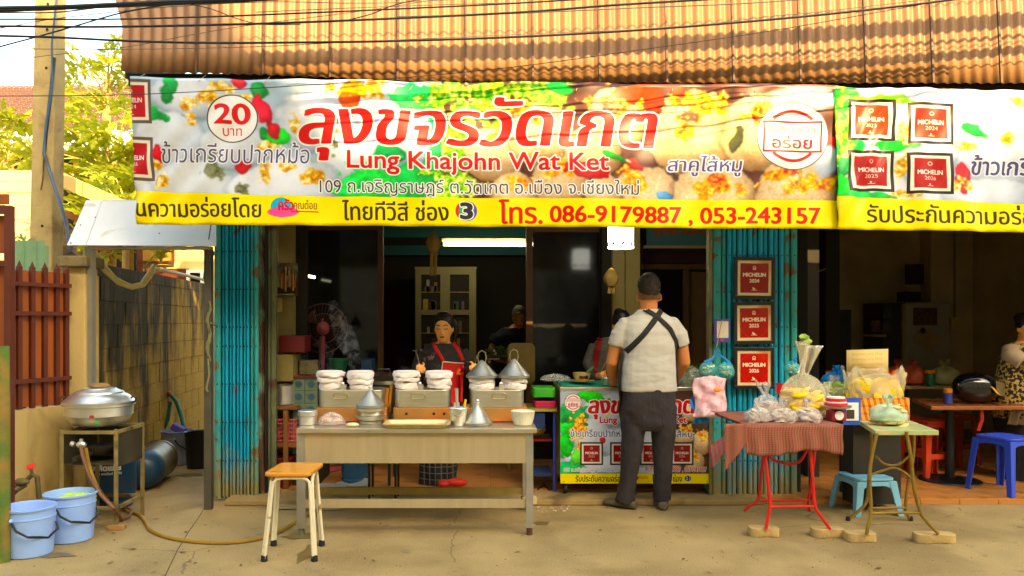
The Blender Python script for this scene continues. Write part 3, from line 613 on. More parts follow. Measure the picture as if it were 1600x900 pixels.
quad('roof_sheet', mc, M_zinc, [P(160, 313, Yb), P(338, 313, Yb), P(338, 322, 6.9), P(170, 322, 6.9)])
part('edge_beam', mc, M_galv, (X(141, 5.9), X(331, 5.9), 5.88, 5.93, Z(390, 5.9), Z(385.5, 5.9)))
part('post', mc, M_galv, (X(134, 5.95), X(146, 5.95), 5.93, 5.99, 0, Z(386, 5.95)))
part('post', mc, mat('dark galvanised', rgb(74, 70, 62), .6, var=.2), (X(320, 6.0), X(331, 6.0), 5.98, 6.04, 0, Z(390, 6.0)))
q = MB()
for px, py, Y in ((112, 380, 5.87), (150, 340, 6.1), (140, 368, 5.95), (192, 366, 5.96), (250, 365, 5.96), (127, 352, 6.03)): q.ball(P(px, py, Y)+Vector((0, -.012, 0)), .006, 6)
obj('screws', q, M_blk, mc, kind='stuff')
# rope hanging on the passage post
M_rope = mat('grey green rope', rgb(126, 124, 96), .9, var=.2, scale=40)
q = MB()
for k in range(5):
    q.tube([P(326+random.uniform(-2, 2)+3*math.sin(t*2+k), 470+k*6+t*14, 5.95) for t in range(6)], .005, 5)
q.tube([P(325, 560, 5.95), P(327, 585, 5.95), P(322, 608, 5.95), P(325, 612, 5.95)], .008, 6)
q.tube([P(330, 505, 5.95), P(338, 508, 6.2)], .006, 5)
tag(obj('rope', q, M_rope), 'bundle of old rope tied on the passage post', 'rope')
q = MB(); q.tube([P(330, 350, 5.9), P(322, 400, 5.9), P(318, 436, 5.9)], .004, 5); tag(obj('wire', q, M_blk), 'black wire hanging down beside the small canopy', 'wire')

M_blockm = mat('mossy sun-painted concrete block', rgb(176, 130, 48), .95, var=.3, scale=7, col2=rgb(62, 48, 18), mix=(.44, .56), scale2=4.2, bump=.8, bscale=24, stretch=(1, 1, .22))
M_mortar = mat('mortar', rgb(112, 88, 44), .95, bump=.5)
def moss_and_sun(m, ochre, dark):
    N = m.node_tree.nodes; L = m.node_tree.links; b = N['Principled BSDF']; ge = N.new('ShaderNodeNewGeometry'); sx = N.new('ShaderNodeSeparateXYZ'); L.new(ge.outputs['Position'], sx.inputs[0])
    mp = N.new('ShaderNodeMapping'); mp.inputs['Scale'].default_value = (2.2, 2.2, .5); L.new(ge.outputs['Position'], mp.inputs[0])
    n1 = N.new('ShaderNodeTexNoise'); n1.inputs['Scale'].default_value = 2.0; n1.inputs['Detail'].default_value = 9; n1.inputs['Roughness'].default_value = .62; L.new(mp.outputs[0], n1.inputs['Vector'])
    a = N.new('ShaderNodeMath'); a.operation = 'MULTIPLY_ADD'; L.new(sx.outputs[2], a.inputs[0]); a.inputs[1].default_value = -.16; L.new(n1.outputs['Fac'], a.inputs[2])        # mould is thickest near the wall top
    c = N.new('ShaderNodeMath'); c.operation = 'MULTIPLY_ADD'; L.new(sx.outputs[1], c.inputs[0]); c.inputs[1].default_value = .055; L.new(a.outputs[0], c.inputs[2])  # far end turns ochre: warm sunlight painted into the colour
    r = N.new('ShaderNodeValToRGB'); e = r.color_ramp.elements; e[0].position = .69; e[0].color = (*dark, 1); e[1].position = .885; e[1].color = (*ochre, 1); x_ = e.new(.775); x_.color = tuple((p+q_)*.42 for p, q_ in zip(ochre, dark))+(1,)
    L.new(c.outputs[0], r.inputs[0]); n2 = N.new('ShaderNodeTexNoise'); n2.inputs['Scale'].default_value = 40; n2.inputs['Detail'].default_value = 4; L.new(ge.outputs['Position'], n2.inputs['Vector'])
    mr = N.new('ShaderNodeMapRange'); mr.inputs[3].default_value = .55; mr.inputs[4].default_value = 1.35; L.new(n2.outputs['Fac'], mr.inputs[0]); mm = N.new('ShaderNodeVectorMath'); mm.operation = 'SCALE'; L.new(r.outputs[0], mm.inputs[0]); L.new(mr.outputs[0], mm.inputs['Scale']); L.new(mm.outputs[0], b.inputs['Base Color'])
moss_and_sun(M_blockm, (.62, .37, .04), (.055, .038, .012)); moss_and_sun(M_mortar, (.30, .18, .035), (.03, .022, .01))
A = Vector((-3.05, 6.12, 0)); B = Vector((-3.46, 10.2, 0)); D = (B-A).normalized(); Nn = Vector((D.y, -D.x, 0)); LW = (B-A).length
bw = thing('block_wall', 'stained mossy sun-painted concrete block wall along the side passage', 'wall', tuple((A+B)/2))
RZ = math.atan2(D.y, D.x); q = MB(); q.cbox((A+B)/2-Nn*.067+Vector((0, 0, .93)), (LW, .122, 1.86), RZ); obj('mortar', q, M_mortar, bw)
for r in range(10):
    off = -.2*(r % 2); k = 0
    while off+k*.4 < LW-.02:
        s0 = max(0, off+k*.4)+.003; s1 = min(LW, off+k*.4+.4)-.003; k += 1
        if s1-s0 < .04: continue
        hgt = .190 if r < 9 else .10
        c = A+D*((s0+s1)/2)-Nn*(.065+random.uniform(-.004, .004))+Vector((0, 0, .012+.196*r+hgt/2))
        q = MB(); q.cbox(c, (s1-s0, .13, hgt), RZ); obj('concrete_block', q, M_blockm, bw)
M_pvc = mat('cream pipe', rgb(206, 192, 150), .5)
q = MB()
q.tube([P(146, 393, 6.1), P(160, 412, 6.2), P(180, 435, 6.3), P(204, 447, 6.35), P(222, 443, 6.4), P(234, 425, 6.45), P(241, 414, 6.5)], .017, 8)
q.tube([P(146, 404, 6.1), P(165, 425, 6.2), P(185, 443, 6.3), P(206, 450, 6.35), P(224, 446, 6.4), P(236, 430, 6.5), P(243, 420, 6.6), P(262, 424, 6.9), P(290, 430, 7.6), P(322, 438, 8.6)], .016, 8)
tag(obj('pipe', q, M_pvc), 'cream plastic conduits sagging over the block wall top', 'pipe')

# cream gate pillar, low wall, brown fence
M_cream = mat('stained cream render', rgb(196, 172, 124), .9, var=.1, scale=3, col2=rgb(126, 106, 72), mix=(.52, .72), scale2=3.0, bump=.35, stretch=(1, 1, .45), zfade=(-.05, .35, rgb(150, 120, 66)))
M_capc = mat('mossy concrete cap', rgb(120, 108, 84), .95, var=.25, scale=14, bump=.6)
gpl = thing('gate_pillar', 'cream rendered gate pillar with mossy concrete cap beside the passage', 'pillar', (X(115, 6.0), 6.05, 0))
part('shaft', gpl, M_cream, (X(97, 5.9), X(133, 5.9), 5.9, 6.12, 0, Z(428, 5.9)), bevel=.008)
part('neck', gpl, M_cream, (X(99, 5.9), X(131, 5.9), 5.91, 6.11, Z(428, 5.9)+.001, Z(418, 5.9)))
part('cap', gpl, M_capc, (X(90, 5.86), X(134, 5.86), 5.86, 6.16, Z(417.5, 5.9), Z(400, 5.9)), bevel=.012)
lw = MB(); a0 = Vector((X(-30, 5.2), 5.2, 0)); a1 = Vector((X(112, 5.86), 5.86, 0)); d = (a1-a0).normalized(); n = Vector((d.y, -d.x, 0))
def wallstrip(name, z0, z1, back, m, par, e0=0, e1=0, th=.1):
    q = MB(); p0 = a0-d*e0-n*back; p1 = a1+d*e1-n*back
    q.slab([(p0.x, p0.y), (p1.x, p1.y), (p1.x-n.x*th, p1.y-n.y*th), (p0.x-n.x*th, p0.y-n.y*th)], z0, z1); return obj(name, q, m, par)
w_ = wallstrip('low_wall', 0, .80, 0, M_cream, None); tag(w_, 'low stained cream wall under the brown fence panel', 'wall')
fn_ = thing('fence_panel', 'brown painted steel fence panel standing on the low cream wall', 'fence', tuple((a0+a1)/2+Vector((0, 0, .8))))
M_fb = mat('brown fence board', rgb(150, 78, 30), .6, var=.14, scale=6, stretch=(1, 1, .2)); M_fr = mat('maroon fence steel', rgb(92, 40, 28), .55, var=.15)
L_ = (a1-a0).length; nb = 7
for i in range(nb):
    s0 = L_*i/nb+.003; s1 = L_*(i+1)/nb-.003; p0 = a0+d*s0-n*.045; p1 = a0+d*s1-n*.045
    q = MB(); q.slab([(p0.x, p0.y), (p1.x, p1.y), (p1.x-n.x*.012, p1.y-n.y*.012), (p0.x-n.x*.012, p0.y-n.y*.012)], .815, Z(425, 5.75)+.0); obj('board', q, M_fb, fn_)
for i in range(nb+1):
    p = a0+d*min(L_-.02, max(.02, L_*i/nb))-n*.03; zt = Z(420, 5.75)
    q = MB(); q.cbox((p.x, p.y, (zt+.805)/2), (.032, .026, zt-.805), math.atan2(d.y, d.x)); q.add([(p.x-.014, p.y-.008, zt), (p.x+.014, p.y-.008, zt), (p.x+.014, p.y+.012, zt), (p.x-.014, p.y+.012, zt), (p.x, p.y, zt+.045)], [(0, 1, 4), (1, 2, 4), (2, 3, 4), (3, 0, 4)]); obj('picket', q, M_fr, fn_)
for z in (Z(446, 5.75), Z(490, 5.75), Z(592, 5.75)):
    p0 = a0-n*.012; p1 = a1-n*.012; q = MB(); q.beam((p0.x, p0.y, z), (p1.x, p1.y, z), .028, .028); obj('rail', q, M_fr, fn_)
tg = thing('steel_gate', 'tall brown steel gate leaf at the far left edge', 'gate', (X(-5, 5.0), 5.0, 0))
part('frame_post', tg, M_fr, (X(9, 5.0), X(19, 5.0), 4.98, 5.03, .0, Z(322, 5.0)))
part('rail', tg, M_fr, (X(-60, 5.0), X(9, 5.0), 4.98, 5.02, Z(334, 5), Z(321, 5)), (X(-60, 5.0), X(9, 5.0), 4.98, 5.02, Z(416, 5), Z(407, 5)))
for i in range(4): part('board', tg, M_fb, (X(9-18*(i+1), 5.0)+.003, X(9-18*i, 5.0)-.003, 5.03, 5.045, Z(570, 5), Z(407, 5)+.0), (X(9-18*(i+1), 5.0)+.003, X(9-18*i, 5.0)-.003, 5.03, 5.045, Z(395, 5), Z(336, 5)), (X(9-18*(i+1), 5.0)+.003, X(9-18*i, 5.0)-.003, 5.03, 5.045, Z(318, 5), Z(302, 5)))
q = MB(); q.lathe([(.045, 0), (.045, .3), (.043, .8), (.04, Z(541, 4.7))], (X(3, 4.7), 4.7, 0), 12, wob=.05); tag(obj('green_post', q, mat('mossy green post', rgb(86, 110, 40), .8, var=.3, scale=8, col2=rgb(150, 120, 60), bump=.4)), 'thick mossy green post at the lower left edge', 'post')

# utility pole
M_pole = mat('pole concrete', rgb(178, 160, 124), .9, var=.12, scale=9, col2=rgb(140, 120, 86), mix=(.55, .7), bump=.6, bscale=50)
pl = thing('utility_pole', 'square concrete utility pole with bolt holes behind the fence', 'pole', (X(70, 6.7), 6.7, 0))
q = MB(); w0, w1 = .2, .175
xa, xb = X(66, 6.7)-.0, X(81, 6.7)
q.add([(xa-w0/2, 6.6, -.02), (xa+w0/2, 6.6, -.02), (xa+w0/2, 6.8, -.02), (xa-w0/2, 6.8, -.02), (xb-w1/2, 6.62, 4.6), (xb+w1/2, 6.62, 4.6), (xb+w1/2, 6.78, 4.6), (xb-w1/2, 6.78, 4.6)], [(3, 2, 1, 0), (4, 5, 6, 7), (0, 1, 5, 4), (1, 2, 6, 5), (2, 3, 7, 6), (3, 0, 4, 7)])
obj('shaft', q, M_pole, pl, bevel=.012)
for py in (6, 46, 106, 353):
    q = MB(); c = P(75-(py/400*10), py, 6.61); q.lathe([(.011, 0), (.011, .004)], c, 10, M=Matrix.Rotation(PI/2, 3, 'X')); obj('bolt_hole', q, M_blk, pl)
q = MB(); q.tube([P(70, 225, 6.59), P(67, 280, 6.59), P(64, 297, 6.58)], .006, 5); obj('steel_rod', q, M_rust, pl)
M_cab = mat('black cable', rgb(26, 26, 30), .45); M_cabb = mat('blue cable', rgb(40, 84, 120), .5)
q = MB(); q.tube([P(88, -20, 6.55), P(86, 20, 6.55), P(81, 70, 6.55), P(82, 130, 6.55), P(76, 170, 6.55), P(70, 215, 6.55), P(70, 245, 6.55), P(84, 290, 6.5), P(101, 345, 6.4), P(108, 390, 6.35)], .008, 6)
tag(obj('drop_cable', q, M_cabb), 'blue cable running down the face of the concrete pole', 'cable')
q = MB(); q.tube([P(85, 90, 6.57), P(79, 150, 6.57), P(72, 205, 6.57), P(69, 240, 6.56), P(88, 300, 6.5), P(104, 345, 6.4), P(110, 395, 6.35)], .014, 6)
tag(obj('drop_cable', q, M_cab), 'black cable bending off the concrete pole toward the gate pillar', 'cable')
q = MB(); fnc = lambda u, v: Vector((X(18+58*u, 6.3), 6.3-.02*abs(math.sin(u*PI*3))+0*v, Z(425, 6.3)+(Z(376+8*(u > .9), 6.3)-Z(425, 6.3))*v))
q.grid(fnc, 30, 1, smooth=False, uvs=False); o = obj('corrugated_sheet', q, mat('pale green sheet', rgb(120, 156, 116), .6, var=.08)); tag(o, 'pale green corrugated sheet standing behind the brown fence', 'metal sheet'); o.modifiers.new('t', 'SOLIDIFY').thickness = .004

# ---------------------------------------------------------------- houses, lean-to, trees behind on the left
M_wallc = mat('neighbour cream wall', rgb(206, 190, 140), .85, var=.05); M_yel = mat('yellow window joinery', rgb(206, 150, 40), .6); M_dark = mat('unlit window pane', rgb(24, 22, 24), .2)
M_rt = mat('brown roof tile', rgb(92, 60, 40), .8, var=.2, scale=3)
M_white = mat('white fascia paint', rgb(232, 232, 226), .6, var=.03)
nh = thing('neighbour_house', 'cream neighbour house with brown tiled roof and yellow windows', 'house', (-9, 17, 0))
part('wall', nh, M_wallc, (-16, X(330, 16), 16, 16.2, 0, Z(235, 16)))
part('fascia', nh, M_white, (-16, X(260, 15.7), 15.6, 15.75, Z(237, 15.7), Z(206, 15.7)))
part('eave_board', nh, mat('tan eave', rgb(176, 140, 84), .8), (-16, X(260, 15.8), 15.76, 15.99, Z(243, 15.8), Z(238, 15.8)))
q = MB(); nr = 14
for r in range(nr):   # overlapping tile courses
    t0, t1 = r/nr, (r+1.25)/nr
    def rp(x_, t, up): return Vector((x_, 15.6+3.2*t, Z(206, 15.7)+.03+1.75*t+up))
    xl = -16; xr = X(262, 15.7)-t0*1.6; nx = 60
    for i in range(nx):
        xa_ = xl+(xr-xl)*i/nx; xb_ = xl+(xr-xl)*(i+.93)/nx
        q.add([rp(xa_, t0, .045), rp(xb_, t0, .045), rp(xb_, t1, .02), rp(xa_, t1, .02), rp(xa_, t0, -.02), rp(xb_, t0, -.02)], [(0, 1, 2, 3), (4, 5, 1, 0)])
obj('roof', q, M_rt, nh, kind='stuff')
for px in (30, 70, 108, 152, -10, -50):
    f = part('window', nh, M_yel, (X(px-23, 16), X(px+20, 16), 15.93, 15.99, Z(266, 16), Z(240, 16)))
    for k in (-1, 1): part('pane', f, M_dark, (X(px-10*1-1+10*k-3, 16), X(px-11+10*k+12, 16)-.02, 15.90, 15.928, Z(264, 16), Z(246, 16)))
part('door', nh, mat('red brown door', rgb(128, 62, 24), .6), (X(131, 16), X(162, 16), 15.93, 15.99, Z(300, 16), Z(241, 16)))
bs = thing('board_siding', 'cream horizontal board wall behind the brown fence and pole', 'wall', (X(20, 11.5), 11.5, 0))
M_bd = mat('cream siding board', rgb(196, 184, 156), .8, var=.06, scale=2)
zz = [266, 284, 302, 322, 344, 366, 388, 420]
for i in range(len(zz)-1): part('board', bs, M_bd, (-8.6, X(100, 11.5), 11.5-.015*(i % 2), 11.54, Z(zz[i+1], 11.5)+.012, Z(zz[i], 11.5)))
part('base', bs, M_dark, (-8.6, X(100, 11.5), 11.5, 11.6, 0, Z(420, 11.5)))
lt = thing('lean_to_roof', 'slanting lean-to roof with boxed beige edge beam above the passage', 'roof', (X(140, 9), 9, 0))
M_lb = mat('beige metal edge', rgb(190, 164, 116), .6, var=.06); M_gs = mat('green roof underside', rgb(70, 92, 60), .8, var=.2, scale=3)
e = [(94, 268), (134, 286), (168, 301), (214, 322), (262, 344)]
for i in range(4):
    a = P(*e[i], 9.0); b = P(*e[i+1], 9.0); h = .16
    q = MB(); q.prism([(a.x+.005, a.z-h), (b.x-.005, b.z-h), (b.x-.005, b.z), (a.x+.005, a.z)], 8.92, 9.05); obj('edge_box', q, M_lb, lt)
a = P(94, 268, 9.0); b = P(262, 344, 9.0)
for k in range(5):
    y0 = 9.06+k*.5; quad('roof_sheet', lt, M_gs, [(a.x, y0, a.z-.05-k*.06), (b.x, y0, b.z-.05-k*.06), (b.x, y0+.5, b.z-.10-k*.06), (a.x, y0+.5, a.z-.10-k*.06)], .01)
part('rear_board', lt, mat('dark lean-to wall', rgb(46, 36, 26), .9), (X(92, 11.4), X(212, 11.4), 11.4, 11.45, 0, Z(290, 11.4)))
q = MB(); q.beam(P(90, 330, 9.4), P(150, 352, 9.4), .07, .07); obj('rafter', q, mat('orange timber', rgb(170, 98, 44), .7), lt)
bh = thing('rear_house', 'cream house wall with brown framed shutter seen over the block wall', 'house', (X(230, 13), 13, 0))
part('wall', bh, M_wallc, (X(88, 13), X(345, 13), 13, 13.2, 0, Z(345, 13)))
part('shutter', bh, mat('mustard shutter', rgb(150, 118, 40), .7), (X(152, 12.95), X(268, 12.95), 12.93, 12.99, Z(408, 13), Z(384, 13)))
part('post', bh, M_fr, (X(213, 12.9), X(222, 12.9), 12.85, 12.92, 0, Z(380, 13)))
part('band', bh, M_fr, (X(225, 12.9), X(292, 12.9), 12.93, 12.99, 0, Z(420, 13)), (X(268, 12.9), X(272, 12.9), 12.90, 12.929, Z(411, 13), Z(384, 13)), (X(150, 12.9), X(268, 12.9), 12.90, 12.929, Z(411, 13), Z(408.5, 13)))
f = part('window', bh, M_white, (X(291, 12.9), X(322, 12.9), 12.9, 12.99, Z(450, 13), Z(422, 13))); part('pane', f, M_dark, (X(298, 12.9), X(313, 12.9), 12.88, 12.898, Z(446, 13), Z(427, 13)))

# papaya trees
M_leaf = mat('papaya leaf', (.20, .25, .012), .5, var=.35, scale=3, sub=0); M_leaf.node_tree.nodes['Principled BSDF'].inputs['Transmission Weight'].default_value = 0
def leafmat(m, c):
    N = m.node_tree.nodes; L = m.node_tree.links; b = N['Principled BSDF']; t = N.new('ShaderNodeBsdfTranslucent'); t.inputs[0].default_value = (*c, 1)
    a = N.new('ShaderNodeMixShader'); a.inputs[0].default_value = .45; L.new(b.outputs[0], a.inputs[1]); L.new(t.outputs[0], a.inputs[2]); L.new(a.outputs[0], N['Material Output'].inputs[0])
leafmat(M_leaf, (.50, .48, .02))
M_ptrunk = mat('papaya trunk', rgb(190, 160, 110), .8, var=.2, scale=10, bump=.4); M_fruit = mat('green papaya skin', (.22, .26, .03), .45, var=.25, scale=4); M_pet = mat('papaya stalk', (.42, .36, .08), .5)
M_dry = mat('dry leaf', rgb(190, 110, 30), .8, var=.3, scale=6)
def leaf_mesh(R):
    q = MB(); q.add([(0, 0, 0)], []); 
    for l in range(7):
        a = math.radians(-130+260*l/6)+random.uniform(-.1, .1); Lr = R*(.7+.3*math.cos(a*.6))*random.uniform(.85, 1.1); dx, dy = math.sin(a), math.cos(a); px_, py_ = dy, -dx
        prof = [(0.03, .03), (.22, .035), (.34, .11), (.42, .20), (.52, .10), (.64, .20), (.74, .08), (.84, .10), (1, 0)]
        vs_ = [(0, 0, 0)]
        for t, w_ in prof: vs_.append((dx*Lr*t+px_*R*w_*.9, dy*Lr*t+py_*R*w_*.9, -.28*R*t*t+.03*R))
        for t, w_ in prof[-2::-1]: vs_.append((dx*Lr*t-px_*R*w_*.9, dy*Lr*t-py_*R*w_*.9, -.28*R*t*t+.03*R))
        mid = [(dx*Lr*t, dy*Lr*t, -.28*R*t*t) for t, _ in prof[:-1]]; n = len(prof); b = len(vs_); vs_ += mid; fs = []
        for i in range(1, n-1): fs.append((b+i-1, i, i+1, b+i)); fs.append((b+i-1, b+i, len(vs_)-len(mid)-i-0-0, len(vs_)-len(mid)-i+1) if False else (b+i-1, b+i, 2*n-1-i, 2*n-i))
        fs.append((b+n-2, n-1, n)); fs.append((b+n-2, n, n+1)); q.add(vs_, [f_ for f_ in fs if max(f_) < len(vs_)], False)
    q.v.pop(0); q.f = [[i-1 for i in f_] for f_ in q.f]
    return q
def papaya(label, base, h, crown, nleaf, fruits, rng_, R=.3, lean=0):
    t = thing('papaya_tree', label, 'tree', base, 'papaya trees behind the passage'); bx = Vector(base)
    q = MB(); q.tube([bx, bx+Vector((lean*.3, 0, h*.5)), bx+Vector((lean, 0, h))], [.10, .08, .06], 10); obj('trunk', q, M_ptrunk, t)
    top = bx+Vector((lean, 0, h)); srcs = []
    for k in range(4):
        o = obj('leaf', leaf_mesh(R), M_leaf, t); o.data.transform(Matrix.Translation(bx)); srcs.append(o)
    q = MB()
    for i in range(nleaf):
        a = rng_.uniform(0, 6.28); el = rng_.uniform(-.5, 1.15); L_ = rng_.uniform(.35, crown); dv = Vector((math.cos(a)*math.cos(el), math.sin(a)*math.cos(el)*.8, math.sin(el)))
        st = top-Vector((0, 0, rng_.uniform(0, .5))); tip = st+dv*L_; q.tube([st, st+dv*L_*.5+Vector((0, 0, .05)), tip], [.014, .010, .006], 5)
        o = srcs[i] if i < 4 else inst(srcs[i % 4], (0, 0, 0), t)
        o.location = tip-bx; o.rotation_euler = (rng_.uniform(.2, 1.1)*(1 if dv.y < 0 else .6), rng_.uniform(-.5, .5), a-PI/2+rng_.uniform(-.4, .4)); s_ = rng_.uniform(.7, 1.2); o.scale = (s_, s_, s_)
    obj('leaf_stalks', q, M_pet, t, kind='stuff')
    for i in range(fruits):
        a = rng_.uniform(0, 6.28); z = -.35-.62*i/fruits; r = .13+.05*rng_.random(); q = MB()
        c = top+Vector((math.cos(a)*r, math.sin(a)*r, z)); q.lathe([(.006, .14), (.03, .125), (.052, .06), (.062, -.02), (.05, -.09), (.02, -.135), (.004, -.15)], c, 10, M=Matrix.Rotation(.25*math.sin(a), 3, 'X')); obj('fruit', q, M_fruit, t)
    return t
r_ = random.Random(3)
tp = papaya('papaya tree laden with green fruit between the pole and the banner', (X(170, 10.8), 10.8, 0), 3.55, 1.1, 56, 24, r_, .36, .05)
q = MB()
for k in range(6):
    p0 = Vector((X(170, 10.8)+r_.uniform(-.1, .1), 10.7, 2.9)); q.tube([p0, p0+Vector((r_.uniform(-.35, .1), -.05, -.35)), p0+Vector((r_.uniform(-.5, .5), -.1, -1.0))], [.012, .01, .006], 5)
obj('hanging_stalk', q, M_pet, tp)
q = MB()
for k in range(26):
    c = Vector((X(158, 10.7)+r_.uniform(-.1, .2), 10.6, r_.uniform(2.4, 3.1))); q.add([c, c+Vector((.04, 0, -.1)), c+Vector((r_.uniform(-.05, .05), .03, -.26)), c+Vector((-.05, .01, -.1))], [(0, 1, 2, 3)])
obj('dry_leaf', q, M_dry, tp, kind='stuff')
papaya('tall papaya crown rising above the tiled roof near the awning corner', (X(158, 12.4), 12.4, 0), 5.15, 1.1, 44, 0, r_, .34, .1)
papaya('leafy papaya crown left of the concrete pole', (X(18, 12.0), 12.0, 0), 4.1, .85, 38, 0, r_, .32, -.1)
papaya('low papaya clump beside the left banner edge', (X(196, 10.2), 10.2, 0), 2.9, .8, 40, 0, r_, .3, .05)
fs = thing('small_shrub', 'little green shrub sprouting behind the pale green sheet', 'shrub', (X(32, 6.6), 6.6, Z(400, 6.6)))
q = MB()
for k in range(60):
    c = P(32+r_.gauss(0, 8), 376+r_.uniform(-8, 8), 6.6+r_.uniform(-.1, .1)); a = r_.uniform(0, 6.3); l = .035
    q.add([c, c+Vector((math.cos(a)*l*.5-.01, .01, math.sin(a)*l*.5+.01)), c+Vector((math.cos(a)*l, 0, math.sin(a)*l)), c+Vector((math.cos(a)*l*.5+.01, -.01, math.sin(a)*l*.5-.01))], [(0, 1, 2, 3)])
obj('foliage', q, M_leaf, fs, kind='stuff')

# ---------------------------------------------------------------- overhead cables
M_gcab = mat('grey cable', rgb(84, 80, 78), .5)
def cable(pts, r, label, m=None, Y=4.9, n=6):
    pp = [P(px, py, Y) for px, py in pts]
    # smooth through the points
    out = []
    for i in range(len(pp)-1):
        p0 = pp[max(0, i-1)]; p1 = pp[i]; p2 = pp[i+1]; p3 = pp[min(len(pp)-1, i+2)]
        for k in range(6):
            t = k/6; out.append(.5*((2*p1)+(p2-p0)*t+(2*p0-5*p1+4*p2-p3)*t*t+(3*p1-p0-3*p2+p3)*t**3))
    out.append(pp[-1]); q = MB(); q.tube(out, r*(.85 if r < .02 else 1), n)
    tag(obj('overhead_cable', q, m or M_cab), label, 'cable', 'overhead cables crossing above the street front')
cable([(-120, 16), (0, 13), (100, 11), (270, 3), (400, -2), (800, -30), (1700, -110)], .016, 'thickest black cable bundle at the top left corner')
cable([(-120, 21), (0, 17), (100, 13), (270, 6), (400, 0), (800, -22), (1700, -100)], .011, 'black cable running just under the thickest bundle')
cable([(-120, 23), (0, 20), (90, 19), (180, 9), (330, -3), (800, -60)], .005, 'thin cable rising from the left edge into the bundle', M_gcab)
cable([(-120, 31), (0, 30), (170, 30), (300, 27), (412, 23), (620, 14), (840, 3), (1100, -16), (1700, -70)], .006, 'fourth cable from the top at the left, rising to the right')
cable([(-120, 42), (0, 41), (150, 42), (330, 39), (520, 33), (800, 20), (960, 8), (1200, -8), (1700, -50)], .0085, 'heavy cable crossing the awning just below its top')
cable([(-120, 54), (0, 56), (100, 59), (200, 64), (330, 67), (500, 66), (620, 64), (800, 58), (1000, 47), (1200, 31), (1350, 16), (1500, -2), (1700, -30)], .0085, 'heavy lowest cable crossing the whole tiled awning')
cable([(-120, 75), (0, 76), (200, 77), (400, 73), (560, 65), (850, 52), (1050, 43), (1200, 26), (1320, 14), (1700, -30)], .0028, 'fine grey cable following the heavy lowest cable', M_gcab)
cable([(-120, 108), (0, 73), (60, 57), (120, 40), (190, 20), (260, 7), (330, -8)], .0055, 'dark cable slanting up steeply past the pole')
cable([(-120, 150), (0, 150), (200, 148), (400, 138), (600, 124), (800, 105), (1000, 78), (1200, 49), (1400, 14), (1700, -40)], .003, 'thin dark cable crossing in front of the banner top')
cable([(-120, 112), (0, 96), (90, 85), (200, 73), (290, 56), (400, 38), (560, 18), (700, -4)], .0025, 'thin pale cable slanting over the papaya leaves', M_gcab)
cable([(-120, 60), (0, 44), (60, 33), (130, 24), (260, 11), (420, 3), (560, 5), (680, 1), (900, -14)], .003, 'thin cable weaving across the heavy ones near the pole', M_gcab)
cable([(400, 19), (560, 12), (700, 7), (900, 0), (1300, -24)], .003, 'fine cable over the upper middle of the awning', M_gcab)
cable([(540, 32), (580, 22), (610, 10), (640, 2), (690, -6)], .004, 'short dark cable curling upward over the awning')
cable([(290, 5), (330, 14), (370, 29), (410, 38), (470, 38)], .0035, 'short thin cable drooping over the shaded awning end')
cable([(620, 26), (800, 21), (1000, 12), (1200, 3), (1500, -22)], .0045, 'pale cable above the heavy one at the centre', M_gcab)
# cables that pass just above the picture; their shadows fall on the awning
for k, (y0, r) in enumerate([(-76, .028), (-52, .006), (-92, .004), (-104, .012), (-132, .034), (-143, .024), (-178, .005)]):
    cable([(-120, y0+22), (300, y0+16), (700, y0+4+3*math.sin(k)), (1100, y0-12+3*math.cos(k*2)), (1700, y0-56), (2700, y0-140)], r, ('lowest', 'second', 'third', 'fourth', 'fifth', 'sixth', 'highest')[k]+' of the overhead cables passing just above the top of the picture')
# ================================================================ PEOPLE
from mathutils import noise as mn
from mathutils.bvhtree import BVHTree
def fused(name, mb, mats, parent, voxel=.009, smooth=6, wr=0, wf=(14, 14, 5), xf=None, seed=0, pick=None, label=None):
    """weld the lofted pieces of a figure into one continuous surface"""
    tmp = bpy.data.objects.new(name, mesh_of(name, mb, mats)); C.objects.link(tmp)
    m = tmp.modifiers.new('r', 'REMESH'); m.mode = 'VOXEL'; m.voxel_size = voxel; m.use_smooth_shade = True
    m = tmp.modifiers.new('s', 'SMOOTH'); m.factor = .5; m.iterations = smooth
    dg = bpy.context.evaluated_depsgraph_get(); dg.update(); me = bpy.data.meshes.new_from_object(tmp.evaluated_get(dg)); bpy.data.objects.remove(tmp)
    me.name = name; me.materials.clear()
    for q in (mats if isinstance(mats, (list, tuple)) else [mats]): me.materials.append(q)
    if wr:
        nv = [v.normal.copy() for v in me.vertices]
        for v, n in zip(me.vertices, nv):
            p = v.co; d = mn.noise(Vector((p.x*wf[0]+seed, p.y*wf[1], p.z*wf[2]+seed)))+.5*mn.noise(Vector((p.x*wf[0]*2.3, p.y*wf[1]*2, p.z*wf[2]*3.1+seed)))
            v.co = p+n*d*wr
    if pick:
        for f in me.polygons: f.material_index = pick(f.center)
    if xf is not None: me.transform(xf)
    if parent is not None: me.transform(Matrix.Translation(-world_loc(parent)))
    me.polygons.foreach_set('use_smooth', [True]*len(me.polygons)); me.update()
    o = bpy.data.objects.new(name, me); C.objects.link(o); o.parent = parent
    if label: o['label'] = label
    return o
def er(c, rx, ry, n=22, p=2.4, tilt=0):
    out = []
    for k in range(n):
        a = 2*PI*k/n; ca, sa = math.cos(a), math.sin(a)
        out.append(Vector((c[0]+rx*math.copysign(abs(ca)**(2/p), ca), c[1]+ry*math.copysign(abs(sa)**(2/p), sa), c[2]+tilt*sa*ry)))
    return out
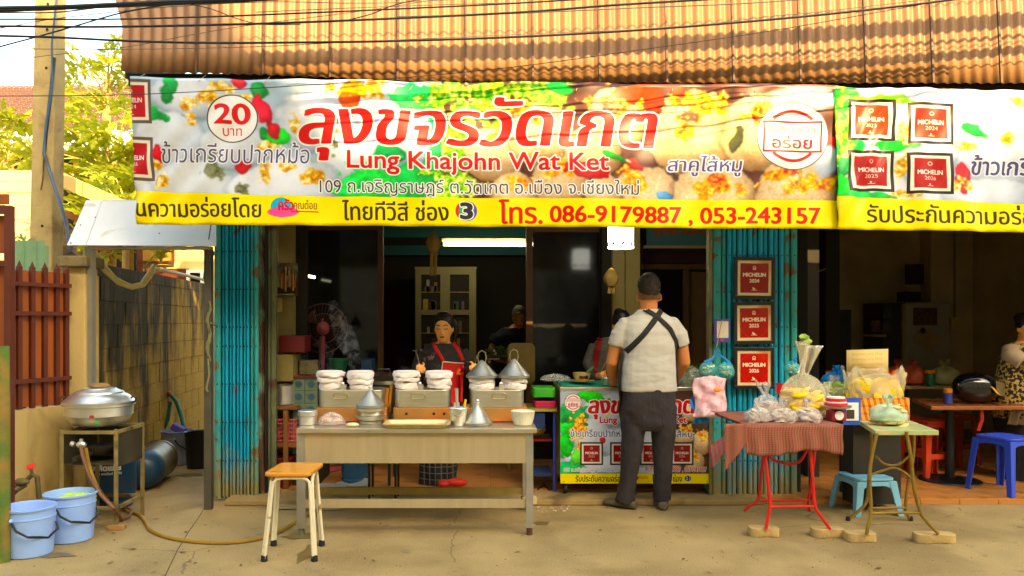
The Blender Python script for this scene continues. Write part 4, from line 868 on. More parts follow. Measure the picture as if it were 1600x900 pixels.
def head_rings(c, tilt, s=1.0, grow=0):
    """c = chin-neck joint; face toward -y; tilt = forward nod"""
    prof = [(-.012, .030, .036, -.040), (.008, .046, .060, -.030), (.035, .058, .076, -.016), (.07, .068, .090, -.002), (.10, .073, .096, .004), (.135, .075, .098, .008), (.165, .072, .094, .010), (.195, .060, .080, .012), (.215, .040, .054, .012), (.226, .014, .02, .012)]
    R = Matrix.Rotation(tilt, 4, 'X'); out = []
    for z, rx, ry, yo in prof:
        out.append([Vector(c)+(R @ (Vector((0, yo*s, z*s+(grow if z > .2 else 0)))+Vector((math.cos(2*PI*k/20)*(rx*s+grow), math.sin(2*PI*k/20)*(ry*s+grow), 0)))) for k in range(20)])
    return out
def hand(q, wr, dirv, side, grip=.5):
    """palm and five bent fingers starting at the wrist; side = direction the thumb leaves"""
    d = Vector(dirv).normalized(); t = Vector(side); t = (t-d*t.dot(d)).normalized(); n = d.cross(t)
    w_ = Vector(wr); c = w_+d*.05; q.tube([w_-d*.01, w_+d*.02, w_+d*.055, w_+d*.088], [.024, .030, .034, .022], 10)
    for k, (o, L_) in enumerate(((.028, .062), (.010, .072), (-.009, .068), (-.026, .052))):
        b = w_+d*.075+t*o; e1 = b+(d*math.cos(grip)+n*math.sin(grip))*L_*.5; e2 = e1+(d*math.cos(grip*2.4)+n*math.sin(grip*2.4))*L_*.5
        q.tube([b, e1, e2], [.0098, .009, .0072], 7)
    b = w_+d*.03+t*.025; e1 = b+(d*.6+t*.8).normalized()*.034; q.tube([b, e1, e1+(d*.8+n*.5+t*.1).normalized()*.03], [.0125, .011, .008], 7)
M_skin = mat('skin', rgb(196, 128, 84), .5, var=.05, scale=14, sub=.08); M_skin2 = mat('tanned skin', rgb(252, 182, 122), .5, var=.05, scale=14, sub=.08)
M_hair = mat('black hair', rgb(24, 20, 20), .45, var=.4, scale=60, stretch=(1, 1, .1), bump=.3); M_hairg = mat('grey hair', rgb(108, 100, 84), .6, var=.4, scale=60)
M_lip = mat('lips', rgb(150, 62, 48), .5); M_eye = mat('eyelash dark', rgb(30, 18, 14), .5)

# ---- the man seen from behind at the cart
mx, my = X(1014, 6.02), 6.02
man = thing('person', 'man seen from behind in pale grey shirt with crossed black apron straps at the cart', 'person', (mx, my, 0))
K = 6.02/F
def mp_(px, py, dy=0): return Vector(((px-1014)*K, dy, CH-(py-CY)*K))      # local, seen from the camera
T = Matrix.Translation((mx, my, 0)); q = MB()
Hc = mp_(1014, 477, .0); Hc.z -= .005
body = MB(); body.rings([[Vector((v.x-Hc.x, -(v.y-Hc.y), v.z))+Vector((Hc.x, Hc.y, 0)) for v in r] for r in head_rings(Hc, .05, 1.08)], True)
for sx in (-1, 1): body.ball(mp_(1014+sx*17.8, 465, .0), .030, 10, .40, .62, 1.05)      # ears
body.tube([mp_(1014, 497, .01), mp_(1014, 484, .01), mp_(1014, 466, .01)], [.064, .066, .066], 16)
body.rings([er(mp_(1014, y, o), rx, ry) for y, rx, ry, o in ((640, .16, .12, 0), (612, .18, .12, 0), (580, .17, .12, 0), (550, .17, .12, 0), (525, .175, .115, 0), (510, .155, .095, 0), (498, .10, .075, .005), (486, .062, .06, .01))], True)
LA = [mp_(982, 516), mp_(964, 537, .02), mp_(958, 566, .04), mp_(962, 588, .15), mp_(967, 600, .24)]; RA = [mp_(1046, 516), mp_(1065, 537, .02), mp_(1071, 566, .04), mp_(1066, 588, .14), mp_(1060, 600, .24)]
for a in (LA, RA): body.tube(a, [.060, .054, .049, .042, .030], 14)
hand(body, LA[-1], (.05, .9, -.25), (1, 0, .3), .6); hand(body, RA[-1], (-.1, .9, -.25), (-1, 0, .3), .6)
LL = [mp_(990, 630), mp_(987, 700, .01), mp_(977, 778, .02)]; RL = [mp_(1036, 630), mp_(1036, 700, .02), mp_(1036, 776, .04)]
for a in (LL, RL): body.tube(a, [.095, .062, .042], 12)
M_stub = mat('shaved nape', rgb(120, 84, 62), .7)
fused('body', body, [M_skin, M_stub], man, .0085, 4, xf=T, pick=lambda c: 1 if (c.z > Hc.z+.040 and c.y < Hc.y+.05 and abs(c.x-Hc.x) < .088 and c.z > Hc.z+.045+.25*max(0, c.y-Hc.y+.02)) else 0)
hair = MB(); hr = head_rings(Hc, .05, 1.08, .005); hr = [[Vector((v.x, -(v.y-Hc.y)+Hc.y, v.z)) for v in r] for r in hr]
hair.rings([[Vector((v.x, v.y, max(v.z, Hc.z+(.070+.035*min(1, abs(v.x-Hc.x)/.075)**3 if v.y < Hc.y-.0 else .14)))) for v in r] for r in hr[2:]], True)
fused('hair', hair, mat('short brown black hair', rgb(40, 32, 26), .7, var=.5, scale=90, bump=.6, bscale=220), man, .006, 2, wr=.005, wf=(60, 60, 50), xf=T)
M_shirt = mat('pale grey shirt', rgb(182, 178, 172), .85, var=.04, scale=5, bump=.4, bscale=3.2, bdist=.06, stretch=(1, 1, 1.5))
sh_ = MB(); sh_.rings([er(mp_(c, y, o), rx, ry) for c, y, rx, ry, o in ((1013, 611, .216, .15, 0), (1013, 600, .211, .15, 0), (1013, 588, .203, .15, 0), (1013, 576, .206, .15, 0), (1014, 560, .195, .145, 0), (1014, 535, .198, .143, 0), (1014, 518, .204, .138, 0), (1014, 506, .196, .122, 0), (1014, 497, .168, .10, .005), (1014, 490, .12, .085, .01), (1014, 483, .076, .078, .01))], True)
sh_.tube([mp_(994, 507, .01), mp_(979, 509, .01), mp_(968, 524, .01), mp_(964, 541, .02)], [.062, .074, .072, .068], 16)
sh_.tube([mp_(1034, 507, .01), mp_(1049, 509, .01), mp_(1061, 524, .01), mp_(1065, 540, .02)], [.062, .074, .072, .068], 16)
shirt = fused('shirt', sh_, M_shirt, man, .010, 3, wr=.0055, wf=(5, 5, 13), xf=T, seed=3)
M_tr = mat('dark charcoal trousers', rgb(46, 39, 41), .85, var=.08, scale=4, bump=.8, bscale=5, bdist=.06, stretch=(1.3, 1, .7))
tr = MB(); tr.rings([er(mp_(1012, y, 0), rx, ry) for y, rx, ry in ((672, .09, .10), (660, .175, .125), (640, .204, .145), (620, .207, .147), (604, .202, .14))], True)
tr.tube([mp_(990, 635), mp_(989, 680, 0), mp_(986, 715, .0), mp_(981, 760, .01), mp_(976, 786, .02)], [.110, .092, .076, .068, .071], 16)
tr.tube([mp_(1035, 635), mp_(1037, 680, 0), mp_(1037, 715, .01), mp_(1036, 760, .02), mp_(1035, 781, .03)], [.110, .092, .076, .066, .068], 16)
fused('trousers', tr, M_tr, man, .010, 3, wr=.009, wf=(7, 7, 6), xf=T, seed=9)
M_shoe = mat('grey rubber clog', rgb(84, 78, 66), .7); M_sock = mat('dark sock', rgb(34, 34, 40), .9)
for (hx, hy, tx, ty, dd) in ((984, 791, 946, 784, 0), (1034, 789, 1033, 786, 1)):
    a = mp_(hx, hy); b = mp_(tx, ty); a.z = b.z = 0
    if dd: b = a+Vector((0, .25, 0)); a.y -= .02
    else: b = a+Vector((-.19, .14, 0))
    d = (b-a).normalized(); s_ = Vector((-d.y, d.x, 0)); q = MB(); R = []
    for t, wd, h in ((-.055, .02, .05), (-.045, .036, .062), (0, .043, .066), (.06, .042, .060), (.12, .047, .058), (.18, .050, .05), (.225, .040, .038), (.245, .015, .02)):
        R.append([a+d*t+s_*wd*math.cos(2*PI*k/14)+Vector((0, 0, .004+h*.5+h*.5*math.copysign(abs(math.sin(2*PI*k/14))**.7, math.sin(2*PI*k/14)))) for k in range(14)])
    q.rings(R, True); fused('shoe', q, M_shoe, man, .006, 2, xf=T)
    q = MB(); q.tube([a+Vector((0, 0, .03)), a+Vector((-.0, 0, .09))], [.045, .042], 10); o = obj('sock', q, M_sock, None); o.data.transform(Matrix.Translation(Vector(o.location)+Vector((mx, my, 0))-world_loc(man))); o.location = (0, 0, 0); o.parent = man
M_strap = mat('black apron strap', rgb(30, 28, 28), .9, bump=.2, bscale=200)
bv = BVHTree.FromPolygons([v.co+world_loc(man) for v in shirt.data.vertices], [tuple(p.vertices) for p in shirt.data.polygons])
def ribbon(bvh, pts, wpx, Y0, off=.006, sgn=1):
    """lay a band over a garment: dropped onto it along the depth axis"""
    q = MB(); pp = []
    for i in range(len(pts)-1):
        for k in range(14): t = k/14; pp.append(Vector(pts[i])*(1-t)+Vector(pts[i+1])*t)
    pp.append(Vector(pts[-1])); L_, R_ = [], []; ly = None
    for i, p in enumerate(pp):
        d = (pp[min(i+1, len(pp)-1)]-pp[max(i-1, 0)]).normalized(); s_ = Vector((d.z, 0, -d.x)).normalized()*wpx/2; row = []
        for e_ in (-1, -.33, .33, 1):
            c = p+s_*e_; h = bvh.ray_cast(Vector((c.x, Y0-1.0*sgn, c.z)), Vector((0, sgn, 0)))
            y = h[0].y-off*sgn if h[0] is not None else (row[-1].y if row else (ly if ly is not None else Y0)); row.append(Vector((c.x, y, c.z)))
        ly = row[1].y; L_.append(row)
    n = len(L_); q.add([v for r in L_ for v in r], [(i*4+k, i*4+k+1, (i+1)*4+k+1, (i+1)*4+k) for i in range(n-1) for k in range(3)], True); return q
def rp_(px, py): return Vector((mx, my, 0))+mp_(px, py)
for nm, pts, wd in (('apron_strap', [rp_(1033, 483), rp_(1022, 495), rp_(998, 524), rp_(975, 549)], .040), ('apron_strap', [rp_(1003, 482), rp_(1022, 494), rp_(1042, 514), rp_(1053, 532), rp_(1056, 546)], .036), ('apron_strap', [rp_(1055, 545), rp_(1056, 580), rp_(1057, 604)], .02)):
    q = ribbon(bv, pts, wd, my, .008); o = obj(nm, q, M_strap, man); o.modifiers.new('t', 'SOLIDIFY').thickness = .004
q = MB(); g_ = lambda u, v: Vector((mx, my, 0))+mp_(967+5*u-4*v*(1-u)+2*math.sin(v*9), 549+92*v, -.05+.16*u+.015*math.sin(v*7)); q.grid(g_, 3, 14, uvs=False); o = obj('apron_side', q, M_strap, man); o.modifiers.new('t', 'SOLIDIFY').thickness = .006

# ---- people facing the camera, parametric
def sitter(t, base, yaw, S_, torso, arms, headc, tilt, skin, cloth, hairm, hands=True, legs=None, voxel=.009, sleeve=1.0, skirt=None, wr=.006, bun=True, hairgrow=.007, face=True, turn=0):
    Tm = Matrix.Translation(base) @ Matrix.Rotation(yaw, 4, 'Z'); b = MB(); Hh = Vector(headc)
    Rt = Matrix.Translation(Hh) @ Matrix.Rotation(turn, 4, 'Z') @ Matrix.Translation(-Hh)
    b.M = Rt; b.rings(head_rings(Hh, tilt, S_), True); RX = Matrix.Rotation(tilt, 4, 'X')
    def hp(x, y, z): return Rt @ (Hh+(RX @ (Vector((x, y, z))*S_)))
    b.M = None
    b.ball(hp(0, -.094, .078), .012, 8, .9, 1.1, 1.5)      # nose
    for sx in (-1, 1): b.ball(hp(sx*.074, .012, .085), .026, 8, .35, .6, 1.0)
    b.tube([Vector(torso[-1][0])+Vector((0, 0, -.02)), Hh+Vector((0, .03, 0)), Hh+Vector((0, .02, .05))], [.062, .050, .050], 14)
    b.rings([er(c, rx*.92, ry*.92) for c, rx, ry in torso], True)
    for A_ in arms: b.tube(A_, [.050, .044, .040, .030][:len(A_)-1]+[.026], 12)
    if hands:
        for A_ in arms: d = Vector(A_[-1])-Vector(A_[-2]); hand(b, A_[-1], d, (-A_[-1][0], 0, .4), .75)
    if legs:
        for L_ in legs: b.tube(L_, [.08, .055, .04][:len(L_)], 12)
    o_b = fused('body', b, skin, t, voxel*.85, 3, xf=Tm)
    h = MB(); rr = head_rings(Hh, tilt, S_, hairgrow); RI = RX.inverted()
    h.M = Rt; out = []
    for r in rr[2:]:
        ring = []
        for v in r:
            l = RI @ (v-Hh); lim = ((.200-.085*min(1, abs(l.x)/.07)**2.4)*S_ if l.y < -.03 else (.095*S_ if l.y < -.0 else .015)); l.z = max(l.z, lim); l.y = max(l.y, -.094*S_); ring.append(Hh+(RX @ l))
        out.append(ring)
    h.rings(out, True); h.M = None
    if bun: h.ball(hp(.0, .10, .17), .05, 12)
    fused('hair', h, hairm, t, .007, 3, wr=.0015, wf=(80, 80, 40), xf=Tm)
    if face:
        for sx in (-1, 1):
            q = MB(); q.M = Tm; q.tube([hp(sx*.014, -.0915, .108), hp(sx*.030, -.0905, .1035), hp(sx*.046, -.078, .108)], [.0018, .0042, .0015], 6); obj('eyelid_line', q, M_eye, t)
            q = MB(); q.M = Tm; q.tube([hp(sx*.013, -.094, .132), hp(sx*.030, -.094, .139), hp(sx*.050, -.079, .133)], [.0025, .0042, .002], 6); obj('eyebrow', q, M_eye, t)
        q = MB(); q.M = Tm; q.ball(hp(0, -.0870, .040), .021, 10, 1.0, .42, .40); obj('mouth', q, M_lip, t)
    c_ = MB(); c_.rings([er(c, rx+.012, ry+.014) for c, rx, ry in torso], True)
    for A_ in arms:
        m_ = len(A_); e_ = [Vector(a) for a in A_]
        if sleeve >= 1: c_.tube(e_[:-1]+[e_[-2].lerp(e_[-1], .7)], [.072, .064, .056][:m_-1]+[.048], 12)
        else: c_.tube([e_[0], e_[0].lerp(e_[1], sleeve)], [.072, .068], 12)
    oc = fused('shirt', c_, cloth, t, voxel, 3, wr=wr, wf=(9, 9, 9), xf=Tm)
    if skirt:
        s_ = MB(); s_.rings([er(c, rx, ry, 36, 2) for c, rx, ry in skirt[1]], True); fused('skirt', s_, skirt[0], t, .011, 2, wr=.014, wf=(15, 15, 1.2), xf=Tm)
    return hp, Tm, oc
M_flor = mat('black floral shirt', rgb(46, 44, 44), .85, var=.2, scale=9, col2=rgb(140, 96, 104), mix=(.63, .68), scale2=13)
def plaid(name):
    m = mat(name, rgb(34, 30, 30), .85); N = m.node_tree.nodes; L = m.node_tree.links; b = N['Principled BSDF']; ge = N.new('ShaderNodeTexCoord'); sx = N.new('ShaderNodeSeparateXYZ'); L.new(ge.outputs['Object'], sx.inputs[0]); outs = []
    for ax, sc_ in ((0, 21), (2, 19)):
        mu = N.new('ShaderNodeMath'); mu.operation = 'MULTIPLY'; mu.inputs[1].default_value = sc_; L.new(sx.outputs[ax], mu.inputs[0]); fr = N.new('ShaderNodeMath'); fr.operation = 'FRACT'; L.new(mu.outputs[0], fr.inputs[0]); lt_ = N.new('ShaderNodeMath'); lt_.operation = 'LESS_THAN'; lt_.inputs[1].default_value = .13; L.new(fr.outputs[0], lt_.inputs[0]); outs.append(lt_)
    mx_ = N.new('ShaderNodeMath'); mx_.operation = 'MAXIMUM'; L.new(outs[0].outputs[0], mx_.inputs[0]); L.new(outs[1].outputs[0], mx_.inputs[1]); x = N.new('ShaderNodeMix'); x.data_type = 'RGBA'; L.new(mx_.outputs[0], x.inputs[0]); x.inputs[6].default_value = (.012, .010, .010, 1); x.inputs[7].default_value = (.13, .12, .10, 1); L.new(x.outputs[2], b.inputs['Base Color']); return m
M_plaid = plaid('dark plaid skirt cloth')
wy = 6.72; wb = Vector((X(690, wy), wy, .046)); Kw = wy/F
def wl(px, py, dy=0): return Vector(((px-690)*Kw, dy, CH-.046-(py-CY)*Kw))
woman = thing('person', 'young woman in black floral shirt and red apron cooking behind the steel table', 'person', tuple(wb))
hp, Tm, oc = sitter(woman, wb, 0, 1.02, [(wl(690, 640), .155, .11), (wl(690, 600), .148, .11), (wl(690, 575), .155, .11), (wl(691, 552), .165, .11), (wl(692, 543), .145, .09), (wl(692, 536), .085, .065)],
    [[wl(666, 549), wl(654, 574, -.0), wl(656, 577, -.16), wl(661, 575, -.27)], [wl(718, 549), wl(731, 574, .0), wl(738, 577, -.12), wl(741, 573, -.22)]], wl(694, 531, -.02), .16, M_skin2, M_flor, M_hair,
    legs=[[wl(676, 640), wl(676, 700), wl(678, 752)], [wl(702, 640), wl(702, 700), wl(704, 752)]], skirt=(M_plaid, [(wl(684, 759), .165, .12), (wl(684, 740), .16, .13), (wl(687, 690), .175, .14), (wl(690, 640), .185, .14), (wl(690, 615), .17, .125)]), voxel=.009, turn=-.12)
q = MB(); q.M = Tm; q.tube([hp(.055, .075, .15), hp(.085, .07, .11), hp(.088, .06, .05), hp(.075, .05, .0), hp(.07, .04, -.05)], [.03, .028, .024, .018, .006], 10); obj('ponytail', q, M_hair, woman)
q = MB(); q.M = Tm; q.ball(hp(.05, .03, .205), .018, 8, 1.3, .8, .8); obj('hair_tie', q, mat('red hair tie', rgb(200, 24, 20), .5), woman)
M_red = mat('red apron cloth', rgb(206, 20, 22), .75, var=.06, bump=.06); M_piping = mat('white piping', rgb(225, 215, 205), .7)
bvw = BVHTree.FromPolygons([v.co+world_loc(woman) for v in oc.data.vertices], [tuple(p.vertices) for p in oc.data.polygons])
def wp(px, py, dy=0): return wb+wl(px, py, dy)
for pts in ([wp(677, 535), wp(683, 545), wp(694, 563)], [wp(708, 535), wp(716, 545), wp(724, 563)]):
    o = obj('apron_strap', ribbon(bvw, pts, .030, wy, .008), M_red, woman); o.modifiers.new('t', 'SOLIDIFY').thickness = .004
def bib(u, v):
    x0 = 684+9*v; x1 = 723+2*v; px = x0+(x1-x0)*u; py = 640-(77-3*u)*v; p = wp(px, py); h = bvw.ray_cast(Vector((p.x, wy-1, p.z)), Vector((0, 1, 0))); p.y = (h[0].y if h[0] is not None else wy-.13)-.014; return p
q = MB(); q.grid(bib, 12, 20, uvs=False); o = obj('apron', q, M_red, woman); o.modifiers.new('t', 'SOLIDIFY').thickness = .004
q = MB(); q.tube([bib(0, .3)+Vector((0, -.004, 0)), bib(0, .98)+Vector((0, -.004, 0))], .0045, 5); q.tube([bib(u, .99)+Vector((0, -.004, 0)) for u in (0, .3, .6, 1)], .0045, 5); obj('piping', q, M_piping, woman)
q = MB(); q.cbox(wp(715, 580)+Vector((0, bib(.75, .75).y-wy-.006, 0)), (.05, .006, .05)); obj('apron_patch', q, mat('orange patch', rgb(236, 130, 30), .7), woman, bevel=.02)
for i, (px, py) in enumerate(((713, 752), (693, 755))):
    q = MB(); c = Vector((X(px, 6.6), 6.62-.05*i, .0)); q.ball(c+Vector((0, 0, .075)), .05, 12, 1.9 if i == 0 else 1.1, 1.0, .7); obj('shoe', q, mat('red slip on shoe', rgb(200, 44, 28), .5), woman)
q = MB(); a = wp(661, 568, -.32); q.tube([a+Vector((.01, 0, -.05)), a+Vector((-.02, .0, .07)), a+Vector((-.035, 0, .12)), a+Vector((-.06, 0, .12))], .003, 5); tag(obj('steel_stick', q, mat('thin steel', rgb(200, 190, 170), .3, metal=1)), 'thin bent steel stick held up in the left hand of the cook', 'cooking tool')
q = MB(); a = wp(743, 566, -.27); q.tube([a, a+Vector((.012, 0, .07))], .003, 5); tag(obj('steel_spatula', q, MATS['thin steel']), 'short steel spatula in the hand beside the cone lid', 'cooking tool')

# ---- dim figures inside
p_ = thing('person', 'grey haired person in navy shirt bending over at the back of the shop', 'person', (X(806, 9.2), 9.2, .046)); bl = Vector((X(806, 9.2), 9.2, .046)); Kb = 9.2/F
def bb(px, py, dy=0): return Vector(((px-806)*Kb, dy, CH-.046-(py-CY)*Kb))
M_navy = mat('navy shirt', rgb(22, 24, 40), .9)
sitter(p_, bl, 0, 1.0, [(bb(806, 640), .19, .14), (bb(804, 590), .21, .14), (bb(800, 550), .23, .15), (bb(800, 525), .22, .13), (bb(803, 512), .13, .09)], [[bb(776, 525), bb(768, 545, -.08), bb(775, 558, -.25), bb(790, 563, -.34)], [bb(830, 525), bb(838, 548), bb(830, 562, -.2), bb(818, 566, -.3)]], bb(810, 508, -.08), .45, M_skin, M_navy, M_hairg, voxel=.014, sleeve=.7, bun=False, face=True)
M_check = mat('small patterned grey blouse', rgb(96, 92, 90), .85, var=.4, scale=60)
wz = 7.15; bl = Vector((X(968, wz), wz, .046)); Kb2 = wz/F
def b2(px, py, dy=0): return Vector(((px-968)*Kb2, dy, CH-.046-(py-CY)*Kb2))
p_ = thing('person', 'dark haired woman in patterned blouse half hidden behind the man at the cart', 'person', tuple(bl))
hp2, Tm2, oc2 = sitter(p_, bl, 0, .98, [(b2(962, 680), .17, .12), (b2(960, 620), .18, .13), (b2(957, 575), .18, .13), (b2(957, 545), .19, .12), (b2(960, 533), .16, .10), (b2(963, 527), .09, .07)], [[b2(932, 540), b2(920, 568, -.02), b2(925, 584, -.15), b2(931, 584, -.26)], [b2(988, 540), b2(996, 575), b2(990, 588, -.2), b2(984, 590, -.3)]], b2(968, 523, -.03), .35, M_skin2, M_check, M_hair, voxel=.011, turn=.15)
q = MB(); q.M = Tm2
for sx in (-1, 1): q.tube([hp2(sx*.028+.024*math.cos(a/8*2*PI), -.104, .105+.017*math.sin(a/8*2*PI)) for a in range(9)], .0018, 5)
obj('spectacles', q, mat('thin frame', rgb(170, 150, 110), .3, metal=1), p_)
bv2 = BVHTree.FromPolygons([v.co+world_loc(p_) for v in oc2.data.vertices], [tuple(p.vertices) for p in oc2.data.polygons])
o = obj('apron_strap', ribbon(bv2, [bl+b2(936, 528), bl+b2(930, 548), bl+b2(926, 580)], .05, wz, .01), mat('dull red apron', rgb(150, 26, 24), .8), p_); o.modifiers.new('t', 'SOLIDIFY').thickness = .004
q = MB(); a = bl+b2(929, 582, -.3); q.tube([a, a+Vector((.1, .0, .2))], .005, 6); tag(obj('serving_stick', q, mat('yellow stick', rgb(190, 150, 50), .6)), 'yellow stick in the hand of the half hidden woman', 'utensil')
wz = 6.9; bl = Vector((X(1596, wz), wz, .046)); Kb3 = wz/F
def b3(px, py, dy=0): return Vector(((px-1596)*Kb3, dy, CH-.046-(py-CY)*Kb3))
M_leop = mat('speckled tunic', rgb(40, 34, 28), .85, col2=rgb(186, 160, 104), mix=(.50, .53), scale2=42); M_pale = mat('pale pink sleeve', rgb(196, 176, 164), .85); M_skb = mat('black skirt cloth', rgb(22, 20, 22), .9)
p_ = thing('person', 'person in speckled tunic and black skirt cut off by the right edge', 'person', tuple(bl))
sitter(p_, bl, 0, 1.0, [(b3(1590, 652), .20, .14), (b3(1590, 620), .195, .14), (b3(1592, 590), .175, .13), (b3(1597, 565), .17, .12), (b3(1600, 545), .15, .1), (b3(1600, 535), .08, .07)], [[b3(1582, 549), b3(1578, 562, -.04), b3(1592, 572, -.16), b3(1606, 574, -.2)], [b3(1622, 549), b3(1630, 575), b3(1622, 580, -.15), b3(1616, 582, -.2)]], b3(1604, 530, 0), .1, M_skin2, M_leop, M_hair, voxel=.012, skirt=(M_skb, [(b3(1594, 757), .15, .11), (b3(1594, 700), .165, .12), (b3(1590, 650), .19, .13), (b3(1590, 630), .16, .11)]))
q = MB(); q.tube([bl+b3(1583, 545), bl+b3(1579, 556, -.03), bl+b3(1585, 568, -.12)], [.085, .088, .075], 14); obj('sleeve', q, M_pale, p_)
q = MB(); g_ = lambda u, v: bl+b3(1564+60*u-6*(1-v), 660-22*v, -.155+.03*math.sin(u*30)+.04*(u-.5)**2); q.grid(g_, 30, 3, uvs=False); o = obj('hem', q, M_pale, p_); o.modifiers.new('t', 'SOLIDIFY').thickness = .005
# ================================================================ THINGS ON THE STREET, LEFT AND CENTRE
M_steel = mat('brushed steel', rgb(196, 190, 178), .34, metal=.85, var=.06, scale=5, stretch=(1, 1, 12)); M_steel2 = mat('satin steel panel', rgb(184, 170, 148), .45, metal=.4, var=.07, scale=2.5, stretch=(9, 1, 1), bump=.12, bscale=9)
M_alu = mat('worn aluminium', rgb(220, 218, 212), .36, metal=.9, var=.12, scale=8, bump=.08, bscale=30); M_lav = mat('pale blue plastic', rgb(150, 182, 236), .42, var=.04, sub=.05, col2=rgb(170, 160, 150), mix=(.66, .74), scale2=5); M_bkpl = mat('black plastic', rgb(26, 26, 28), .45)
def arc_pts(a, b, sag, n=10, up=Vector((0, 0, 1))):
    a, b = Vector(a), Vector(b); return [a.lerp(b, t/n)+up*sag*4*(t/n)*(1-t/n) for t in range(n+1)]
def bucket(px, pyb, Y, rb, rt, h, label, full=False, m=None, hand=True, bail=0):
    c = Vector((X(px, Y), Y, 0)); t = thing('bucket', label, 'bucket', tuple(c), 'plastic buckets beside the passage'); m = m or M_lav
    q = MB(); q.lathe([(rb*.93, 0), (rb, .008), (rb+(rt-rb)*.5, h*.5), (rb+(rt-rb)*.77, h*.77), (rt*.99, h*.775), (rt*1.0, h*.80), (rt*.965, h*.805), (rt*.975, h*.96), (rt*1.03, h*.965), (rt*1.035, h), (rt*.99, h+.002), (rt*.955, h*.97), (rb*.93, .015), (.01, .012)], c, 40); obj('shell', q, m, t)
    if full:
        q = MB(); g_ = lambda u, v: c+Vector((rt*.94*v*math.cos(2*PI*u), rt*.94*v*math.sin(2*PI*u), h*.84+.012*math.sin(u*21+v*9)+.02*(1-v))); q.grid(g_, 30, 6, uvs=False)
        for k in range(5): a = k*1.1; q.tube([c+Vector((.03*k-.06, -.03, h*.86)), c+Vector((.03*k-.02, .02, h*.93)), c+Vector((.03*k+.03, .04, h*.88))], [.01, .02, .006], 6)
        obj('cloth', q, mat('lime wet cloth', rgb(176, 206, 60), .6, var=.2, scale=20), t)
    if hand:
        q = MB(); a = c+Vector((-rt*.12 if bail == 0 else rt*.2, -rt*1.01, h*.80)); b = c+Vector((rt*1.02, .02, h*.66)); q.tube([a, a+Vector((.05, -.03, -.05)), a+Vector((.11, -.015, -.088)), b+Vector((-.02, -.05, -.085)), b+Vector((.02, -.01, -.04)), b], .0075, 7); obj('handle', q, M_bkpl, t)
        q = MB(); q.ball(a, .016, 8); obj('handle_lug', q, m, t)
    return t
bucket(44.5, 872, 4.86, .135, .153, .292, 'empty pale blue bucket with black handle, front one at the lower left corner')
bucket(110, 850, 5.18, .136, .156, .305, 'pale blue bucket holding lime green cloth behind the front bucket', True)
bucket(277, 728, 7.9, .13, .155, .33, 'farther lavender bucket standing by the block wall behind the gas cylinders', m=mat('lavender plastic', rgb(158, 164, 200), .5), hand=True, bail=1)
q = MB(); c = Vector((X(309, 7.7), 7.7, 0)); q.lathe([(.10, 0), (.12, .34), (.125, .35), (.11, .34), (.09, .02)], c, 16); tag(obj('black_bin', q, M_bkpl), 'dark plastic bin tucked between far bucket and passage post', 'bin')
q = MB(); q.cbox((X(280, 7.9), 7.88, .35), (.13, .1, .07), .4, Matrix.Rotation(.5, 4, 'Y')); tag(obj('folded_cloth', q, mat('violet cloth', rgb(120, 110, 190), .8), bevel=.015), 'violet cloth lying on the rim of the far bucket', 'cloth')
M_ghose = mat('green garden hose', rgb(30, 108, 66), .5)
q = MB(); q.tube([P(252, 680, 8.3), P(250, 645, 8.35), P(256, 622, 8.4), P(266, 616, 8.4), P(276, 628, 8.4), P(284, 652, 8.3), P(288, 672, 8.2)], .022, 8); q.tube([P(254, 676, 8.28), P(262, 655, 8.3), P(266, 628, 8.35)], .02, 8)
tag(obj('garden_hose', q, M_ghose), 'loop of green hose hung on the mossy block wall', 'hose')
q = MB(); q.ball(P(264, 615, 8.3), .022, 8); q.tube([P(264, 612, 8.45), P(264, 617, 8.3)], .015, 6); tag(obj('wall_tap', q, mat('red tap', rgb(180, 50, 30), .5)), 'small red tap on the block wall above the hose loop', 'tap')

# pot stand and big steaming pot
Ys = 5.42; st = thing('pot_stand', 'tall steel angle iron stove stand with gas burner under the big pot', 'stove stand', (X(150, 5.6), 5.6, 0)); zt = Z(671, Ys); M_ang = mat('worn angle iron', rgb(146, 130, 92), .6, metal=.35, var=.25, scale=12, col2=rgb(84, 62, 40), mix=(.56, .66)); M_soot = mat('sooty panel', rgb(78, 72, 62), .55, metal=.4, var=.3, scale=6)
xs0, xs1, y0, y1 = X(96, Ys), X(181, Ys), Ys, Ys+.40
sk = .05
cor = [(xs0, y0), (xs1, y0), (xs1+sk*.2, y1), (xs0+sk, y1)]
for k, (x, y) in enumerate(cor):
    q = MB(); q.box(x-.012, x+.016, y-.004, y+.002, .035 if k == 1 else 0, zt); q.box(x-.012, x-.006, y, y+.026, .035 if k == 1 else 0, zt); obj('leg', q, M_ang, st)
for z in (zt-.02, .145):
    for a, b in ((0, 1), (1, 2), (2, 3), (3, 0)):
        q = MB(); q.beam((cor[a][0], cor[a][1], z), (cor[b][0], cor[b][1], z), .02, .022); obj('rail', q, M_ang, st)
quad('side_panel', st, M_soot, [(cor[1][0], cor[1][1]+.03, zt-.26), (cor[2][0], cor[2][1], zt-.26), (cor[2][0], cor[2][1], zt-.01), (cor[1][0], cor[1][1]+.03, zt-.01)], .003)
quad('side_panel', st, M_soot, [(cor[3][0], cor[3][1], zt-.24), (cor[0][0], cor[0][1]+.03, zt-.24), (cor[0][0], cor[0][1]+.03, zt-.01), (cor[3][0], cor[3][1], zt-.01)], .003)
part('rear_panel', st, M_soot, (xs0, xs1, y1+.003, y1+.008, zt-.26, zt-.01)); part('shelf', st, M_soot, (xs0+.01, xs1-.005, y0+.02, y1-.01, zt-.245, zt-.238))
